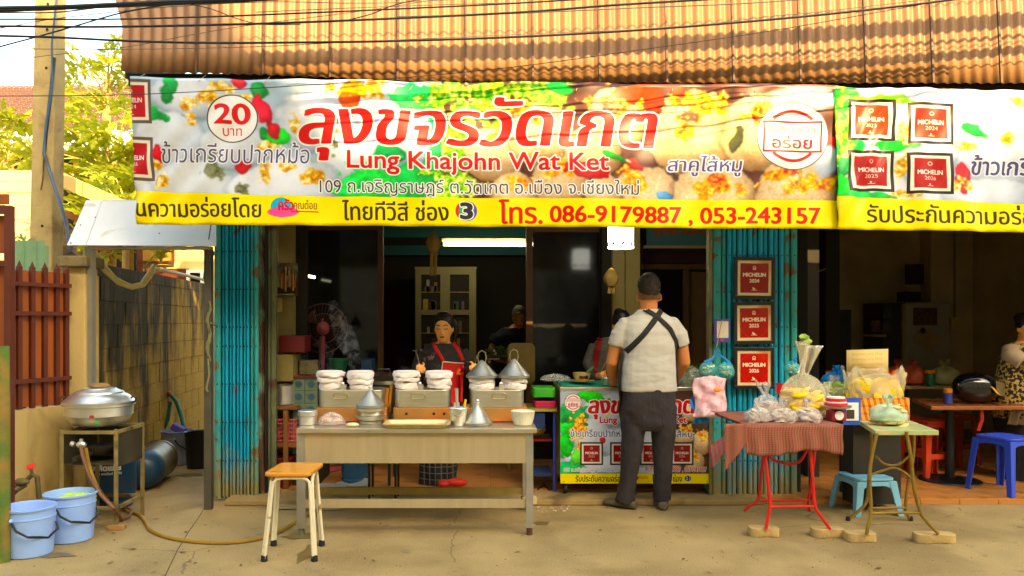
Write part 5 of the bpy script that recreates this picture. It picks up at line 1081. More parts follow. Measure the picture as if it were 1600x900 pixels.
q = MB(); c = Vector(((xs0+xs1)/2, Ys+.2, zt-.19)); q.lathe([(.09, 0), (.11, .03), (.11, .05), (.06, .055), (.05, .05)], c, 20); q.tube([c+Vector((-.03, -.08, .01)), c+Vector((-.06, -.2, .0)), c+Vector((-.065, -.26, -.0))], .018, 8); obj('burner', q, mat('cast burner', rgb(60, 52, 46), .7, metal=.5), st)
q = MB(); c2_ = P(127, 695, Ys-.03); q.ball(c2_, .028, 10, 1.3, .8, .9); q.tube([c2_+Vector((-.045, 0, 0)), c2_+Vector((-.07, 0, .01))], .018, 8); q.tube([c2_, c2_+Vector((0, 0, .04))], .012, 8); obj('gas_valve', q, M_alu, st)
q = MB(); q.cbox((xs1+.004, y0+.01, .0175), (.11, .07, .035), .1); tag(obj('brick_piece', q, mat('brick piece', rgb(168, 128, 84), .9, bump=.4), bevel=.006), 'broken brick under the front right foot of the pot stand', 'brick')
pc = Vector((X(155, 5.62), 5.62, zt+.004)); pt = thing('cooking_pot', 'large aluminium steaming pot with stepped lid on the tall stand', 'pot', tuple(pc))
def lz(py, Y=5.45): return Z(py, Y)-pc.z
q = MB(); q.lathe([(.13, -.0), (.175, .012), (.205, .05), (.215, .07), (.222, .075), (.222, lz(638)), (.236, lz(636.5)), (.236, lz(634)), (.215, lz(634)), (.2, .06), (.1, .01)], pc, 48); obj('pot_body', q, M_alu, pt)
q = MB(); q.lathe([(.236, lz(633.6)), (.238, lz(630)), (.205, lz(624)), (.20, lz(622)), (.165, lz(617.5)), (.16, lz(615)), (.115, lz(611)), (.11, lz(609.5)), (.06, lz(608.5)), (.01, lz(608))], pc, 48); lid = obj('lid', q, M_alu, pt)
q = MB(); q.lathe([(.062, 0), (.068, .006), (.062, .02), (.045, .026), (.01, .026)], pc+Vector((0, 0, lz(608))), 20, wob=.08); obj('cloth_pad', q, mat('brown cloth pad', rgb(140, 112, 76), .9), lid)
for s_ in (-1, 1):
    q = MB(); b = pc+Vector((s_*.232, -.02, lz(632))); q.tube([b, b+Vector((s_*.03, 0, .005)), b+Vector((s_*.035, 0, .035)), b+Vector((s_*.012, 0, .04)), b+Vector((0, 0, .03))], .007, 6); obj('handle', q, mat('dark handle', rgb(60, 44, 36), .6), pt)
q = MB(); q.cbox(pc+Vector((.043, -.2165, lz(650))), (.05, .004, .02)); obj('red_mark', q, mat('red print', rgb(190, 30, 44), .5), pt, bevel=.006)
q = MB(); q.cbox(pc+Vector((.088, -.2035, lz(661)+.004)), (.03, .006, .022)); obj('green_mark', q, mat('green print', rgb(60, 160, 80), .5), pt, bevel=.006)

# gas cylinders
M_gas = mat('dark teal cylinder paint', rgb(20, 54, 78), .45, var=.15, scale=6, col2=rgb(70, 60, 48), mix=(.62, .7)); M_gasb = mat('bronze worn cylinder', rgb(96, 82, 60), .4, metal=.5, var=.3, scale=5)
cg = Vector((X(173, 6.12), 6.12, 0)); gc = thing('gas_cylinder', 'upright dark blue gas cylinder with white flower emblem behind the pot stand', 'gas cylinder', tuple(cg), 'gas cylinders beside the pot stand')
q = MB(); q.lathe([(.14, 0), (.155, .004), (.155, .05), (.15, .055), (.178, .09), (.182, .12), (.182, .47), (.16, .53), (.11, .565), (.04, .58)], cg, 40); obj('tank', q, M_gas, gc)
q = MB(); q.lathe([(.11, .56), (.115, .565), (.115, .66), (.108, .66), (.108, .57)], cg, 24); obj('collar', q, M_gas, gc); q = MB(); q.lathe([(.02, .57), (.02, .62), (.03, .625), (.03, .65), (.01, .66)], cg, 10); obj('valve', q, M_rust, gc)
cv = Canvas(0, 120, 0, 70, 3, (20, 54, 78)); wt = (228, 226, 214)
for a in (-90, -145, -35, 160, 20): cv.blob(60+15*math.cos(math.radians(a)), 24+12*math.sin(math.radians(a)), 13, 5, wt, math.radians(a), .15)
cv.blob(60, 24, 7, 6, wt, 0, .2); cv.text('ออร์คิดแก๊ส', 14, 106, 34, 52, wt, fat=(1.2, 1)); cv.text('บริษัท ก๊าซ พาณิชย์ จำกัด', 12, 108, 56, 64, wt, fat=(.3, .3))
q = MB(); q.grid(lambda u, v: cg+Vector((.1835*math.sin((u-.5)*1.75+.15), -.1835*math.cos((u-.5)*1.75+.15), .25+.19*v)), 24, 4); obj('emblem', q, image_mat('cylinder emblem print', cv.a, .5), gc)
a = P(220, 735, 6.6); b = P(250, 714, 7.3); a.z = .165; b.z = .168; ax = (b-a).normalized(); Rr = ax.to_track_quat('Z', 'Y').to_matrix()
g2 = thing('gas_cylinder', 'second gas cylinder lying on its side toward the block wall', 'gas cylinder', (a.x, a.y, 0), 'gas cylinders beside the pot stand')
q = MB(); q.lathe([(.03, -.02), (.09, -.01), (.135, .03), (.162, .09), (.164, .16)], a, 40, M=Rr, cap=True); obj('tank', q, M_gas, g2)
q = MB(); q.lathe([(.164, .162), (.164, .62), (.17, .625), (.17, .66), (.158, .67), (.13, .66), (.10, .55)], a, 40, M=Rr); obj('tank_end', q, M_gasb, g2)
# hoses
M_bhose = mat('brown gas hose', rgb(112, 72, 46), .55, var=.1); M_yhose = mat('olive yellow hose', rgb(152, 118, 38), .5, var=.1)
def gp_(px, py, r=.012): Y = gy(py, r); return Vector((X(px, Y), Y, r))
q = MB(); q.tube([P(126, 698, 5.36), P(130, 715, 5.3), P(139, 742, 5.26), P(156, 772, 5.24), P(176, 792, 5.24), gp_(190, 812), gp_(200, 808), gp_(206, 800), gp_(196, 794), P(172, 786, 5.6)], .013, 8); tag(obj('gas_hose', q, M_bhose), 'brown hose dropping from the burner valve to the ground', 'hose')
q = MB(); pts = [P(134, 700, 5.40), P(140, 730, 5.42), P(154, 765, 5.46), gp_(176, 787), gp_(200, 799), gp_(217, 804), gp_(227, 815), gp_(233, 826), gp_(246, 834), gp_(268, 841), gp_(300, 846), gp_(340, 848), gp_(380, 846), gp_(410, 840), gp_(440, 829), gp_(460, 817), gp_(478, 806), gp_(500, 800)]
sm = []
for i in range(len(pts)-1):
    p0, p1, p2, p3 = pts[max(0, i-1)], pts[i], pts[i+1], pts[min(len(pts)-1, i+2)]
    for k in range(5): t = k/5; sm.append(.5*((2*p1)+(p2-p0)*t+(2*p0-5*p1+4*p2-p3)*t*t+(3*p1-p0-3*p2+p3)*t**3))
q.tube(sm+[pts[-1]], .0125, 8); tag(obj('water_hose', q, M_yhose), 'long olive yellow hose snaking over the concrete to the steel table', 'hose')
# taps on the low wall
q = MB(); q.tube([P(12, 790, 5.3), P(14, 776, 5.28), P(26, 764, 5.26), P(40, 756, 5.3)], .022, 8); q.ball(P(34, 753, 5.27), .036, 10, 1.5, .8, .7); q.tube([P(40, 752, 5.3), P(50, 742, 5.3), P(58, 745, 5.32), P(61, 778, 5.34)], .017, 8); q.tube([P(50, 742, 5.3), P(49, 733, 5.3)], .010, 6)
tp_ = thing('water_tap', 'corroded water meter pipes with red tap wheels on the low wall', 'tap', tuple(P(35, 790, 5.3))); obj('pipework', q, mat('corroded brass', rgb(110, 98, 70), .7, metal=.3, bump=.5, var=.3), tp_)
for px, py in ((19, 759), (49, 730)):
    q = MB(); c = P(px, py, 5.26); q.lathe([(.006, 0), (.026, .002), (.030, .008), (.026, .014), (.006, .016)], c, 12, M=Matrix.Rotation(.5, 3, 'X')); obj('tap_wheel', q, mat('red tap wheel', rgb(206, 40, 30), .5), tp_)

# front stool
fl_, fr_, bl_, br_ = [Vector((X(px, y), y, 0)) for px, y in ((410, 4.70), (493, 4.70), (426, 5.04), (505, 5.04))]
tl, tr_, tbl, tbr = Vector((X(424, 4.78), 4.78, .475)), Vector((X(487, 4.78), 4.78, .475)), Vector((X(434, 5.09), 5.09, .475)), Vector((X(495, 5.09), 5.09, .475))
M_wt = mat('chipped white enamel tube', rgb(216, 206, 184), .4, var=.05, scale=6, col2=rgb(150, 120, 80), mix=(.64, .70), scale2=14); M_seat = mat('varnished wooden seat', rgb(214, 146, 50), .32, var=.12, scale=4, stretch=(1, 8, 1), coat=.3); M_rub = mat('black rubber foot', rgb(30, 28, 28), .8)
so2 = thing('stool', 'square stool with varnished wooden seat and white tube legs before the steel table', 'stool', ((fl_.x+fr_.x)/2, 4.87, 0))
ins = .012
for a, b, ta, tb_ in ((fl_, fr_, tl, tr_), (bl_, br_, tbl, tbr), (fl_, bl_, tl, tbl), (fr_, br_, tr_, tbr)):
    d = (b-a).normalized()*ins; n = (b-a).cross(Vector((0, 0, 1))).normalized()*0
    A0, B0 = a+d*1.1, b-d*1.1; TA, TB = ta+d, tb_-d; A1 = A0.lerp(TA, .86); B1 = B0.lerp(TB, .86); u = Vector((0, 0, 1)); w2 = (TB-TA)
    q = MB(); q.tube([A0+Vector((0, 0, .02)), A0.lerp(TA, .5), A1, TA.lerp(A1, .35)+w2*.02, TA+w2*.10-u*.006, TA+w2*.24, TB-w2*.24, TB-w2*.10-u*.006, TB.lerp(B1, .35)-w2*.02, B1, B0.lerp(TB, .5), B0+Vector((0, 0, .02))], .0098, 10); obj('leg_frame', q, M_wt, so2)
for p in (fl_, fr_, bl_, br_):
    q = MB(); q.lathe([(.018, 0), (.021, .003), (.019, .034), (.012, .036)], p+(Vector(((fl_.x+fr_.x)/2, 4.87, 0))-p).normalized()*.012, 12); obj('rubber_foot', q, M_rub, so2)
q = MB(); cx_, cy_ = (tl.x+tbr.x)/2, (tl.y+tbr.y)/2; hw = (tr_.x-tl.x)/2+.018
pol = [(x+ (y-4.935)*.05, y) for x, y in rpoly(cx_-hw, cx_+hw, 4.76, 5.11, .035, 5)]; q.slab(pol, .486, .511); obj('seat', q, M_seat, so2, bevel=.007)

# steel work table
zt = .708; tbw = thing('steel_table', 'long stainless steel work table with deep apron and lower rails', 'table', (X(650, 5.6), 5.6, 0)); xl, xr = X(463, 5.25), X(839, 5.25)
part('tabletop', tbw, M_steel, (xl, xr, 5.25, 6.02, zt-.032, zt), bevel=.004); part('apron', tbw, M_steel2, (xl+.03, xr-.06, 5.275, 5.285, Z(724, 5.27), zt-.033))
for x0_, x1_, y, zb in ((X(464, 5.28), X(477, 5.28), 5.27, .045), (X(822, 5.28), X(833, 5.28), 5.27, .05), (X(469, 5.95), X(480, 5.95), 5.93, .10), (X(816.5, 5.95), X(826, 5.95), 5.93, .12)):
    l = part('leg', tbw, mat('grey steel leg', rgb(168, 164, 156), .4, metal=.6, var=.1), (x0_, x1_, y, y+.045, zb, zt-.034)); q = MB(); q.tube([((x0_+x1_)/2, y+.022, 0.001 if y < 5.5 else .047), ((x0_+x1_)/2, y+.022, zb+.01)], [.022, .02], 10); obj('foot', q, M_rust if zb < .06 else M_alu, l)
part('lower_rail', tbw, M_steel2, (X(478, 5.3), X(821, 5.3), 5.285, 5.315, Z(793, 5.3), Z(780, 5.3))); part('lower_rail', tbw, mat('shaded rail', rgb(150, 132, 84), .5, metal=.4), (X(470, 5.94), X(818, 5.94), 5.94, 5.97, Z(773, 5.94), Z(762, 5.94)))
q = MB(); q.cbox((X(826, 5.98), 5.97, .0465+.03), (.11, .07, .055), .2); tag(obj('brick_piece', q, mat('pale brick', rgb(200, 184, 150), .9, bump=.4), bevel=.006), 'pale block under the rear right foot of the steel table', 'brick')

# burner boxes and steamers on the table
M_box = mat('heat stained burner box', rgb(176, 128, 78), .5, metal=.45, var=.15, scale=5, col2=rgb(206, 120, 50), mix=(.5, .7), scale2=5); M_cloth = mat('white steaming cloth', rgb(226, 216, 214), .9, var=.03, bump=.15, bscale=60); M_cloth2 = mat('pinkish white cloth', rgb(224, 212, 212), .9, var=.05, bump=.15, bscale=60)
def steam_set(x0, x1, ls, lb, holes, Yb=5.56):
    t = thing('burner_box', lb, 'stove', ((X(x0, Yb)+X(x1, Yb))/2, Yb+.13, zt), 'heat stained burner boxes on the steel table'); z1 = Z(637.5, Yb)
    q = MB(); q.slab(rpoly(X(x0, Yb), X(x1, Yb), Yb, Yb+.30, .012, 3), zt+.006, z1); obj('box', q, M_box, t, bevel=.003)
    for hx in holes: q = MB(); q.lathe([(.0095, 0), (.0095, .003)], P(hx, 646.5, Yb+.001), 12, M=Matrix.Rotation(PI/2, 3, 'X')); obj('vent_hole', q, M_blk, t)
    return z1
sets = [(492, 604, 'burner box at the left end of the steel table, half behind plastic bag', ()), (614, 704, 'middle burner box with three black vent holes', (635, 678, 694)), (722, 824, 'right burner box behind the small steel cone', ())]
steamer_x = [(496.5, 598), (616, 703), (735, 819)]; pots = []
for (x0, x1, lb, ho), (sx0, sx1), nm in zip(sets, steamer_x, ('left', 'middle', 'right')):
    Yb = 5.56; z1 = steam_set(x0, x1, None, lb, ho); z2 = Z(609.5, Yb)
    t = thing('steamer_tray', {'left': 'steel steamer tray with slot handle under the two left cloth bundles', 'middle': 'steel steamer tray with slot handle in front of the cook', 'right': 'steel steamer tray with slot handle under the cone lidded bundles'}[nm], 'steamer', ((X(sx0, Yb)+X(sx1, Yb))/2, Yb+.15, z1+.001), 'steel steamer trays on the burners')
    q = MB(); q.slab(rpoly(X(sx0, Yb), X(sx1, Yb), Yb+.005, Yb+.27, .055, 8), z1+.001, z2); obj('tray', q, M_steel, t, bevel=.004)
    hx = {'left': 532, 'middle': 653, 'right': 780}[nm]; zc = Z(619, Yb); xc = X(hx, Yb); pp = rpoly(xc-.05, xc+.05, zc-.02, zc+.02, .019, 5); q = MB(); q.tube([Vector((x, Yb-.001, z)) for x, z in pp+pp[:1]], .0035, 6); obj('handle', q, mat('dull wire', rgb(150, 136, 106), .4, metal=.7), t)
    q = MB(); q.cbox((X(hx+4, Yb), Yb+.02, z2+.018), (.035, .03, .035)); q.ball((X(hx+3, Yb), Yb+.01, z2+.045), .013, 8); obj('hose_joint', q, M_alu, t)
    for k, cxp in enumerate({'left': (515.5, 563.5), 'middle': (635, 685.5), 'right': (753, 803)}[nm]):
        pots.append((cxp, z2, nm, k))
labs = [('stack of white steaming cloth, leftmost on the table'), ('steaming white cloth bundle behind the stacked cone lid'), ('steaming white cloth bundle directly left of the hand of the cook'), ('steaming white cloth bundle under the red apron of the cook'), ('white cloth bundle under the left wire loop cone lid'), ('white cloth bundle under the right wire loop cone lid')]
for i, (cxp, z2, nm, k) in enumerate(pots):
    Yc = 5.68; c = Vector((X(cxp, Yc), Yc, z2+.001)); hgt = (.118 if i < 4 else .075); t = thing('cloth_bundle', labs[i], 'cloth bundle', tuple(c), 'cloth wrapped steam pots on the trays')
    nl = 3 if i < 4 else 2; cuts = [0]+[ (l+random.uniform(-.28, .28))/nl for l in range(1, nl)]+[1]
    for l in range(nl):
        z0 = hgt*cuts[l]; z1_ = hgt*cuts[l+1]-.001; r = .083+.019*(z0/hgt if i < 4 else .5)+random.uniform(-.005, .005); tl_ = random.uniform(-.007, .007)*(l < nl-1); ph = random.uniform(0, 6); dx_ = random.uniform(-.004, .004)
        q = MB(); R = []
        for kk in range(9):
            t_ = kk/8; zz_ = z0+(z1_-z0)*t_; rr = r*(1-.05*abs(2*t_-1)**4); ring = []
            for j in range(48):
                a = 2*PI*j/48; w_ = .030*math.sin(a*3+ph+t_*2.5)+.022*math.sin(a*8+ph*2-t_*5)+.014*math.sin(a*17+t_*9+ph)
                ring.append(c+Vector((dx_+rr*(1+w_)*math.cos(a), rr*(1+w_)*math.sin(a), zz_+tl_*math.sin(a+ph)*1.0+.0045*math.sin(a*4+ph*3)*(1 if 0 < l+t_ < nl else 0))))
            R.append(ring)
        q.rings(R, True); obj('cloth_layer', q, M_cloth if (l+i) % 3 else M_cloth2, t)
    if i < 4:
        q = MB(); q.lathe([(.088, hgt), (.09, hgt+.006), (.07, hgt+.009), (.01, hgt+.006)], c, 28, wob=.02); obj('stretched_cloth', q, M_cloth, t)
def cone_lid(cxp, Yc, zb, r, h, label, loop, group='cone shaped metal lids'):
    c = Vector((X(cxp, Yc), Yc, zb)); t = thing('cone_lid', label, 'lid', tuple(c), group)
    q = MB(); q.lathe([(r*.97, 0), (r, .003), (r, .018), (r*.955, .022), (r*.5, h*.60), (r*.1, h*.97), (.005, h)], c, 40); obj('cone', q, M_cone, t)
    if loop:
        tp2 = c+Vector((0, 0, h*.92)); q = MB(); q.tube([tp2+Vector((-.022, 0, -.02)), tp2+Vector((-.030, 0, .03)), tp2+Vector((-.024, 0, .062)), tp2+Vector((0, 0, .078)), tp2+Vector((.024, 0, .062)), tp2+Vector((.030, 0, .03)), tp2+Vector((.022, 0, -.02))], .0045, 7); obj('wire_loop', q, MATS['thin steel'], t)
    else:
        q = MB(); q.lathe([(.012, -.012), (.016, -.006), (.014, .008), (.018, .014), (.012, .022), (.004, .024)], c+Vector((0, 0, h)), 14); obj('knob', q, M_alu, t)
    return t
M_cone = mat('spun metal cone', rgb(170, 168, 158), .36, metal=.85, var=.08, scale=20, stretch=(1, 1, 8))
zl = pots[4][1]+.078
cone_lid(753, 5.68, zl, .113, .125, 'cone lid with tall wire loop, left one of the pair', True); cone_lid(803, 5.68, zl, .113, .135, 'cone lid with round wire loop, right one of the pair', True)
cone_lid(746, 5.44, zt+.001, .101, .150, 'small steel cone standing directly on the table near its right end', False)
Yc = 5.50; c = Vector((X(579, Yc), Yc, zt+.001)); t = thing('mould_stack', 'stack of round steel rings on the table under a cone lid', 'steel rings', tuple(c))
q = MB(); q.lathe([(.075, 0), (.078, .004), (.078, .022), (.07, .024)], c, 32); obj('ring', q, M_steel, t)
q = MB(); q.lathe([(.075, .026), (.088, .028), (.105, .05), (.108, .055), (.08, .062), (.074, .085), (.07, .086)], c, 32); obj('dish', q, M_steel, t)
q = MB(); q.lathe([(.095, .088), (.101, .09), (.101, .108), (.097, .11)], c, 32); obj('ring', q, M_steel, t)
cone_lid(579, Yc, zt+.113, .099, .125, 'cone lid stacked on steel rings in front of the left steamer', False)
# tin, bag, dish, tray, cup, bowl
Yc = 5.45; c = Vector((X(481, Yc), Yc, zt+.001)); t = thing('metal_tin', 'round steel tin with lid at the left corner of the steel table', 'tin', tuple(c))
q = MB(); q.lathe([(.056, 0), (.06, .003), (.06, .058), (.055, .06)], c, 28); obj('tin_body', q, M_alu, t); q = MB(); q.lathe([(.064, .0605), (.066, .063), (.066, .092), (.062, .097), (.01, .097)], c, 28); obj('lid', q, M_alu, t)
M_film = mat('clear plastic film', (.9, .88, .84), .10, alpha=.22, spec=.9); M_bread = mat('orange snack', rgb(224, 150, 80), .7, var=.2, scale=30)
def plastic_bag(c, rx, ry, h, m, seed, knot=True, name='plastic_bag', parent=None, squash=.45, top=.12, kh=None):
    q = MB(); R = []; rr = random.Random(seed); ph = [rr.uniform(0, 6) for _ in range(6)]; n = 40; kh = kh or h*.35
    prof = [(.80, 0), (1.0, .10), (1.04, .30), (.97, .52), (.80, .72), (.55, .86), (top*1.2, .97), (top*.7, 1.02)]+([(top*1.3, 1.02+kh/h*.5), (top*2.6, 1.02+kh/h)] if knot else [])
    for i, (r, z) in enumerate(prof):
        ring = []
        for k in range(n):
            a = 2*PI*k/n; wv = .035*math.sin(a*5+ph[0]+z*3)+.028*math.sin(a*9+ph[1]-z*4)+.02*math.sin(a*14+ph[2]+z*7)+.014*math.sin(a*21+ph[3])
            g_ = r*(1+wv*(1.6 if z > .6 else .7)); ring.append(Vector(c)+Vector((g_*rx*math.cos(a), g_*ry*math.sin(a), h*z+.012*math.sin(a*4+ph[4])*z)))
        R.append(ring)
    q.rings(R, True); return obj(name, q, m, parent)
c = Vector((X(518, 5.44), 5.44, zt+.001)); t = thing('plastic_bag', 'clear plastic bag of snacks lying beside the tin on the table', 'bag', tuple(c))
o = plastic_bag(c, .09, .07, .075, M_film, 3, False, 'film', t); q = MB()
for k in range(9): q.ball(c+Vector((random.uniform(-.05, .055), random.uniform(-.03, .03), .02+random.uniform(0, .018))), .02, 8, 1.3, .9, .6, .1)
obj('snack', q, M_bread, t, kind='stuff')
q = MB(); q.ball((X(551, 5.34), 5.34, zt+.014), .034, 14, 1.3, .8, .4, .03); tag(obj('dumpling', q, mat('white dough', rgb(226, 212, 180), .6)), 'small white dumpling lying on the steel tabletop', 'dumpling')
Yt = 5.22; x0_, x1_ = X(597, Yt), X(703, Yt); t = thing('serving_tray', 'shallow cream metal tray at the front edge of the steel table', 'tray', ((x0_+x1_)/2, Yt+.12, zt)); za = zt+.002
q = MB(); o_ = rpoly(x0_, x1_, Yt, Yt+.26, .03, 5); i_ = rpoly(x0_+.012, x1_-.012, Yt+.012, Yt+.248, .022, 5); b_ = rpoly(x0_+.03, x1_-.03, Yt+.03, Yt+.235, .02, 5)
q.rings([[Vector((x, y, za)) for x, y in b_], [Vector((x, y, za+.026)) for x, y in o_], [Vector((x, y, za+.029)) for x, y in o_], [Vector((x, y, za+.027)) for x, y in i_], [Vector((x, y, za+.006)) for x, y in b_]], True, smooth=False); obj('tray_body', q, mat('cream enamel tray', rgb(206, 194, 162), .35, metal=.3, col2=rgb(190, 150, 110), mix=(.6, .7)), t)
c = Vector((X(716, 5.40), 5.40, zt+.001)); t = thing('steel_cup', 'small steel cup holding spatula and yellow handled brush', 'cup', tuple(c))
q = MB(); q.lathe([(.042, 0), (.045, .003), (.062, .115), (.068, .118), (.066, .122), (.058, .116), (.04, .008)], c, 28); obj('cup_body', q, M_alu, t)
q = MB(); q.tube([c+Vector((.055*math.cos(a), -.055*math.sin(a)-.01, .105-.035*math.sin(a))) for a in [PI*k/10 for k in range(11)]], .003, 6); obj('cup_handle', q, MATS['thin steel'], t)
q = MB(); q.tube([c+Vector((0, .0, .06)), c+Vector((-.008, 0, .17)), c+Vector((-.012, .0, .25))], [.008, .010, .012], 8); q.cbox(c+Vector((-.01, 0, .13)), (.04, .004, .05)); tag(obj('spatula', q, M_alu), 'flat steel spatula standing in the small steel cup', 'spatula')
q = MB(); q.tube([c+Vector((.03, 0, .05)), c+Vector((.042, 0, .13)), c+Vector((.05, 0, .175))], .008, 8); tag(obj('brush_handle', q, mat('yellow plastic', rgb(226, 186, 40), .4)), 'yellow handle leaning in the small steel cup', 'brush')
c = Vector((X(817, 5.42), 5.42, zt+.001)); q = MB(); R = []
for r, z in ((.05, 0), (.06, .004), (.072, .04), (.078, .078), (.08, .09), (.082, .094), (.078, .098), (.070, .09), (.05, .02), (.01, .015)): R.append([c+Vector((r*(1+(.02*math.cos(a*24) if .004 < z < .08 and r > .055 else 0))*math.cos(a), r*(1+(.02*math.cos(a*24) if .004 < z < .08 and r > .055 else 0))*math.sin(a), z)) for a in [2*PI*k/96 for k in range(96)]])
q.rings(R, True); tag(obj('ribbed_bowl', q, mat('white ribbed ceramic', rgb(210, 204, 186), .4)), 'white ribbed bowl at the right end of the steel table', 'bowl')
# orange pegs and big dark pot behind the steamers
for k in range(2): q = MB(); q.beam((X(603+5*k, 5.75), 5.75, .76), (X(606+5.5*k, 5.75), 5.75, Z(602+4*(1-k), 5.75)), .018, .012); tag(obj('wooden_paddle', q, mat('orange wood', rgb(226, 150, 40), .6)), ('shorter' if k == 0 else 'taller')+' orange wooden paddle standing behind the left steamer', 'paddle')
c = Vector((X(600, 6.15), 6.15, .60)); t = thing('stock_pot', 'dark lidded stock pot standing behind the left steamer', 'pot', (c.x, c.y, .046)); q = MB(); q.lathe([(.14, -.20), (.15, -.195), (.155, .33), (.16, .335), (.15, .36), (.09, .39), (.02, .40)], c, 28); obj('pot_body', q, mat('dark pot', rgb(58, 54, 44), .35, metal=.6), t); q = MB(); q.tube([c+Vector((-.045, 0, .39)), c+Vector((-.045, 0, .44)), c+Vector((.045, 0, .44)), c+Vector((.045, 0, .39))], .008, 6); obj('lid_handle', q, M_bkpl, t)

for dx_, dy_ in ((-.1, -.1), (.1, -.1), (-.1, .1), (.1, .1)): part('leg', t, M_bkpl, (c.x+dx_-.008, c.x+dx_+.008, c.y+dy_-.008, c.y+dy_+.008, .047 if c.y+dy_ > 6.15 else .047, .399))
# steam
def steam(pts, label, dens):
    q = MB(); q.tube([P(*p[:3]) for p in pts], [p[3]*.8 for p in pts], 12)
    m = bpy.data.materials.new('steam'); m.use_nodes = True; N = m.node_tree.nodes; L = m.node_tree.links; N.remove(N['Principled BSDF'])
    v = N.new('ShaderNodeVolumePrincipled'); v.inputs['Color'].default_value = (.97, .97, 1, 1); v.inputs['Anisotropy'].default_value = .2; L.new(v.outputs[0], N['Material Output'].inputs['Volume'])
    ge = N.new('ShaderNodeNewGeometry'); n = N.new('ShaderNodeTexNoise'); n.inputs['Scale'].default_value = 13; n.inputs['Detail'].default_value = 7; n.inputs['Distortion'].default_value = 1.6; L.new(ge.outputs['Position'], n.inputs['Vector'])
    r = N.new('ShaderNodeMapRange'); r.inputs[1].default_value = .52; r.inputs[2].default_value = .82; r.inputs[3].default_value = 0; r.inputs[4].default_value = dens; L.new(n.outputs['Fac'], r.inputs[0]); L.new(r.outputs[0], v.inputs['Density'])
    o = obj('steam', q, m, sharp=180, kind='stuff'); o['label'] = label; o['category'] = 'steam'
steam([(558, 586, 5.7, .06), (554, 568, 5.72, .065), (549, 548, 5.74, .085), (540, 528, 5.76, .10), (532, 508, 5.78, .09), (524, 488, 5.8, .07), (518, 470, 5.8, .03)], 'white steam rising from the second cloth bundle before the fan', 6.0)
steam([(512, 588, 5.7, .06), (508, 572, 5.72, .06), (511, 556, 5.73, .06), (517, 538, 5.74, .04)], 'thin steam above the leftmost cloth bundle', 3.2)
steam([(636, 586, 5.7, .065), (632, 574, 5.7, .06), (628, 560, 5.72, .035)], 'faint steam wisp beside the hand of the cook', 2.2)
steam([(686, 588, 5.6, .05), (684, 578, 5.6, .04), (682, 568, 5.6, .02)], 'low steam over the bundle below the red apron', 2)
# ================================================================ CART AND RIGHT SIDE
Yc0 = 6.3; cx0, cx1 = X(877, Yc0), X(1113, Yc0); ztc = Z(605, Yc0)
cart = thing('serving_cart', 'stainless steel serving cart with colourful printed front panel and casters', 'cart', ((cx0+cx1)/2, 6.6, .046))
part('cart_body', cart, M_steel2, (cx0, cx1, Yc0+.004, 6.86, Z(752, Yc0), ztc-.03)); part('cart_top', cart, M_steel, (cx0-.012, cx1+.012, Yc0-.012, 6.87, ztc-.028, ztc), bevel=.003)
for a, b in ((cx0, cx0+.03), (cx1-.03, cx1)): part('corner_post', cart, M_steel, (a-.002, b, Yc0-.004, Yc0+.003, Z(755, Yc0), ztc-.029))
for x, y in ((cx0+.035, 6.34), (cx1-.035, 6.34), (cx0+.035, 6.8), (cx1-.035, 6.8)):
    l = part('leg', cart, M_rust, (x-.015, x+.015, y-.015, y+.015, .09, Z(752, Yc0)-.001)); q = MB(); q.lathe([(.008, -.012), (.032, -.012), (.036, 0), (.032, .012), (.008, .012)], (x, y, .082), 16, M=Matrix.Rotation(PI/2, 3, 'Y')); obj('caster', q, M_bkpl, l)
pn = Canvas(876, 1114, 608, 756, 4.5, (176, 186, 204)); pn.k0 = pn.k; pn.n16 = pn.field(7); pn.n6 = pn.field(3); pn.n3 = pn.field(1.5); pn.n1 = pn.field(.8)
for a in [(960, 640, 50, 26, 0), (925, 682, 30, 30, .2), (905, 722, 26, 20, 0), (970, 692, 40, 24, 0), (955, 726, 40, 14, 0), (1020, 640, 40, 24, 0), (1020, 700, 34, 30, 0)]: rice(pn, *a)
for a in [(893, 652, 26, 20, G1, .2), (884, 690, 12, 34, (60, 220, 70), .1), (930, 622, 24, 9, (60, 200, 60), .3), (890, 732, 20, 16, (30, 180, 90), 0), (904, 712, 10, 12, (100, 230, 70), .3), (1000, 616, 20, 7, (60, 200, 60), 0)]: petal(pn, *a)
pn.put(np.clip((pn.xx-1046)/6, 0, 1), (84, 58, 44))
for a in [(1080, 645, 14), (1100, 692, 19), (1070, 686, 15), (1106, 640, 13), (1086, 722, 16), (1056, 720, 12)]: sago3(pn, *a)
for a in [(905, 664, 10, 22), (908, 700, 6, 8), (1012, 664, 14, 8), (1075, 672, 14, 10), (1100, 680, 10, 8), (1084, 712, 12, 8), (950, 655, 6, 10)]: pn.topping(*a, FR, .05)
petal(pn, 942, 688, 4, 4, RD); pn.rect(876, 1114, 740.5, 757, (246, 222, 10))
stamp(pn, 896, 629, 14, .5)
pn.text('ลุงขจรวัดเกต', 921, 1086, 618, 655, (206, 22, 26), shear=.12, fat=(1.6, .6), outline=1.1); pn.text('Lung Khajohn Wat Ket', 938, 1074, 651, 664, (206, 22, 26), fat=(.5, .4), outline=.8)
pn.text('ข้าวเกรียบปากหม้อ', 892, 985, 670, 683, (90, 96, 140), fat=(.2, .2), outline=.7); pn.text('สาคูไส้หมู', 1030, 1083, 672, 687, (90, 84, 120), fat=(.2, .2), outline=.8)
for cx_, yr in ((925, '2023'), (972, '2024'), (1019, '2025'), (1067, '2026')): michelin(pn, cx_, 709, 36, 36, yr, tone=(150, 14, 20), s=.5)
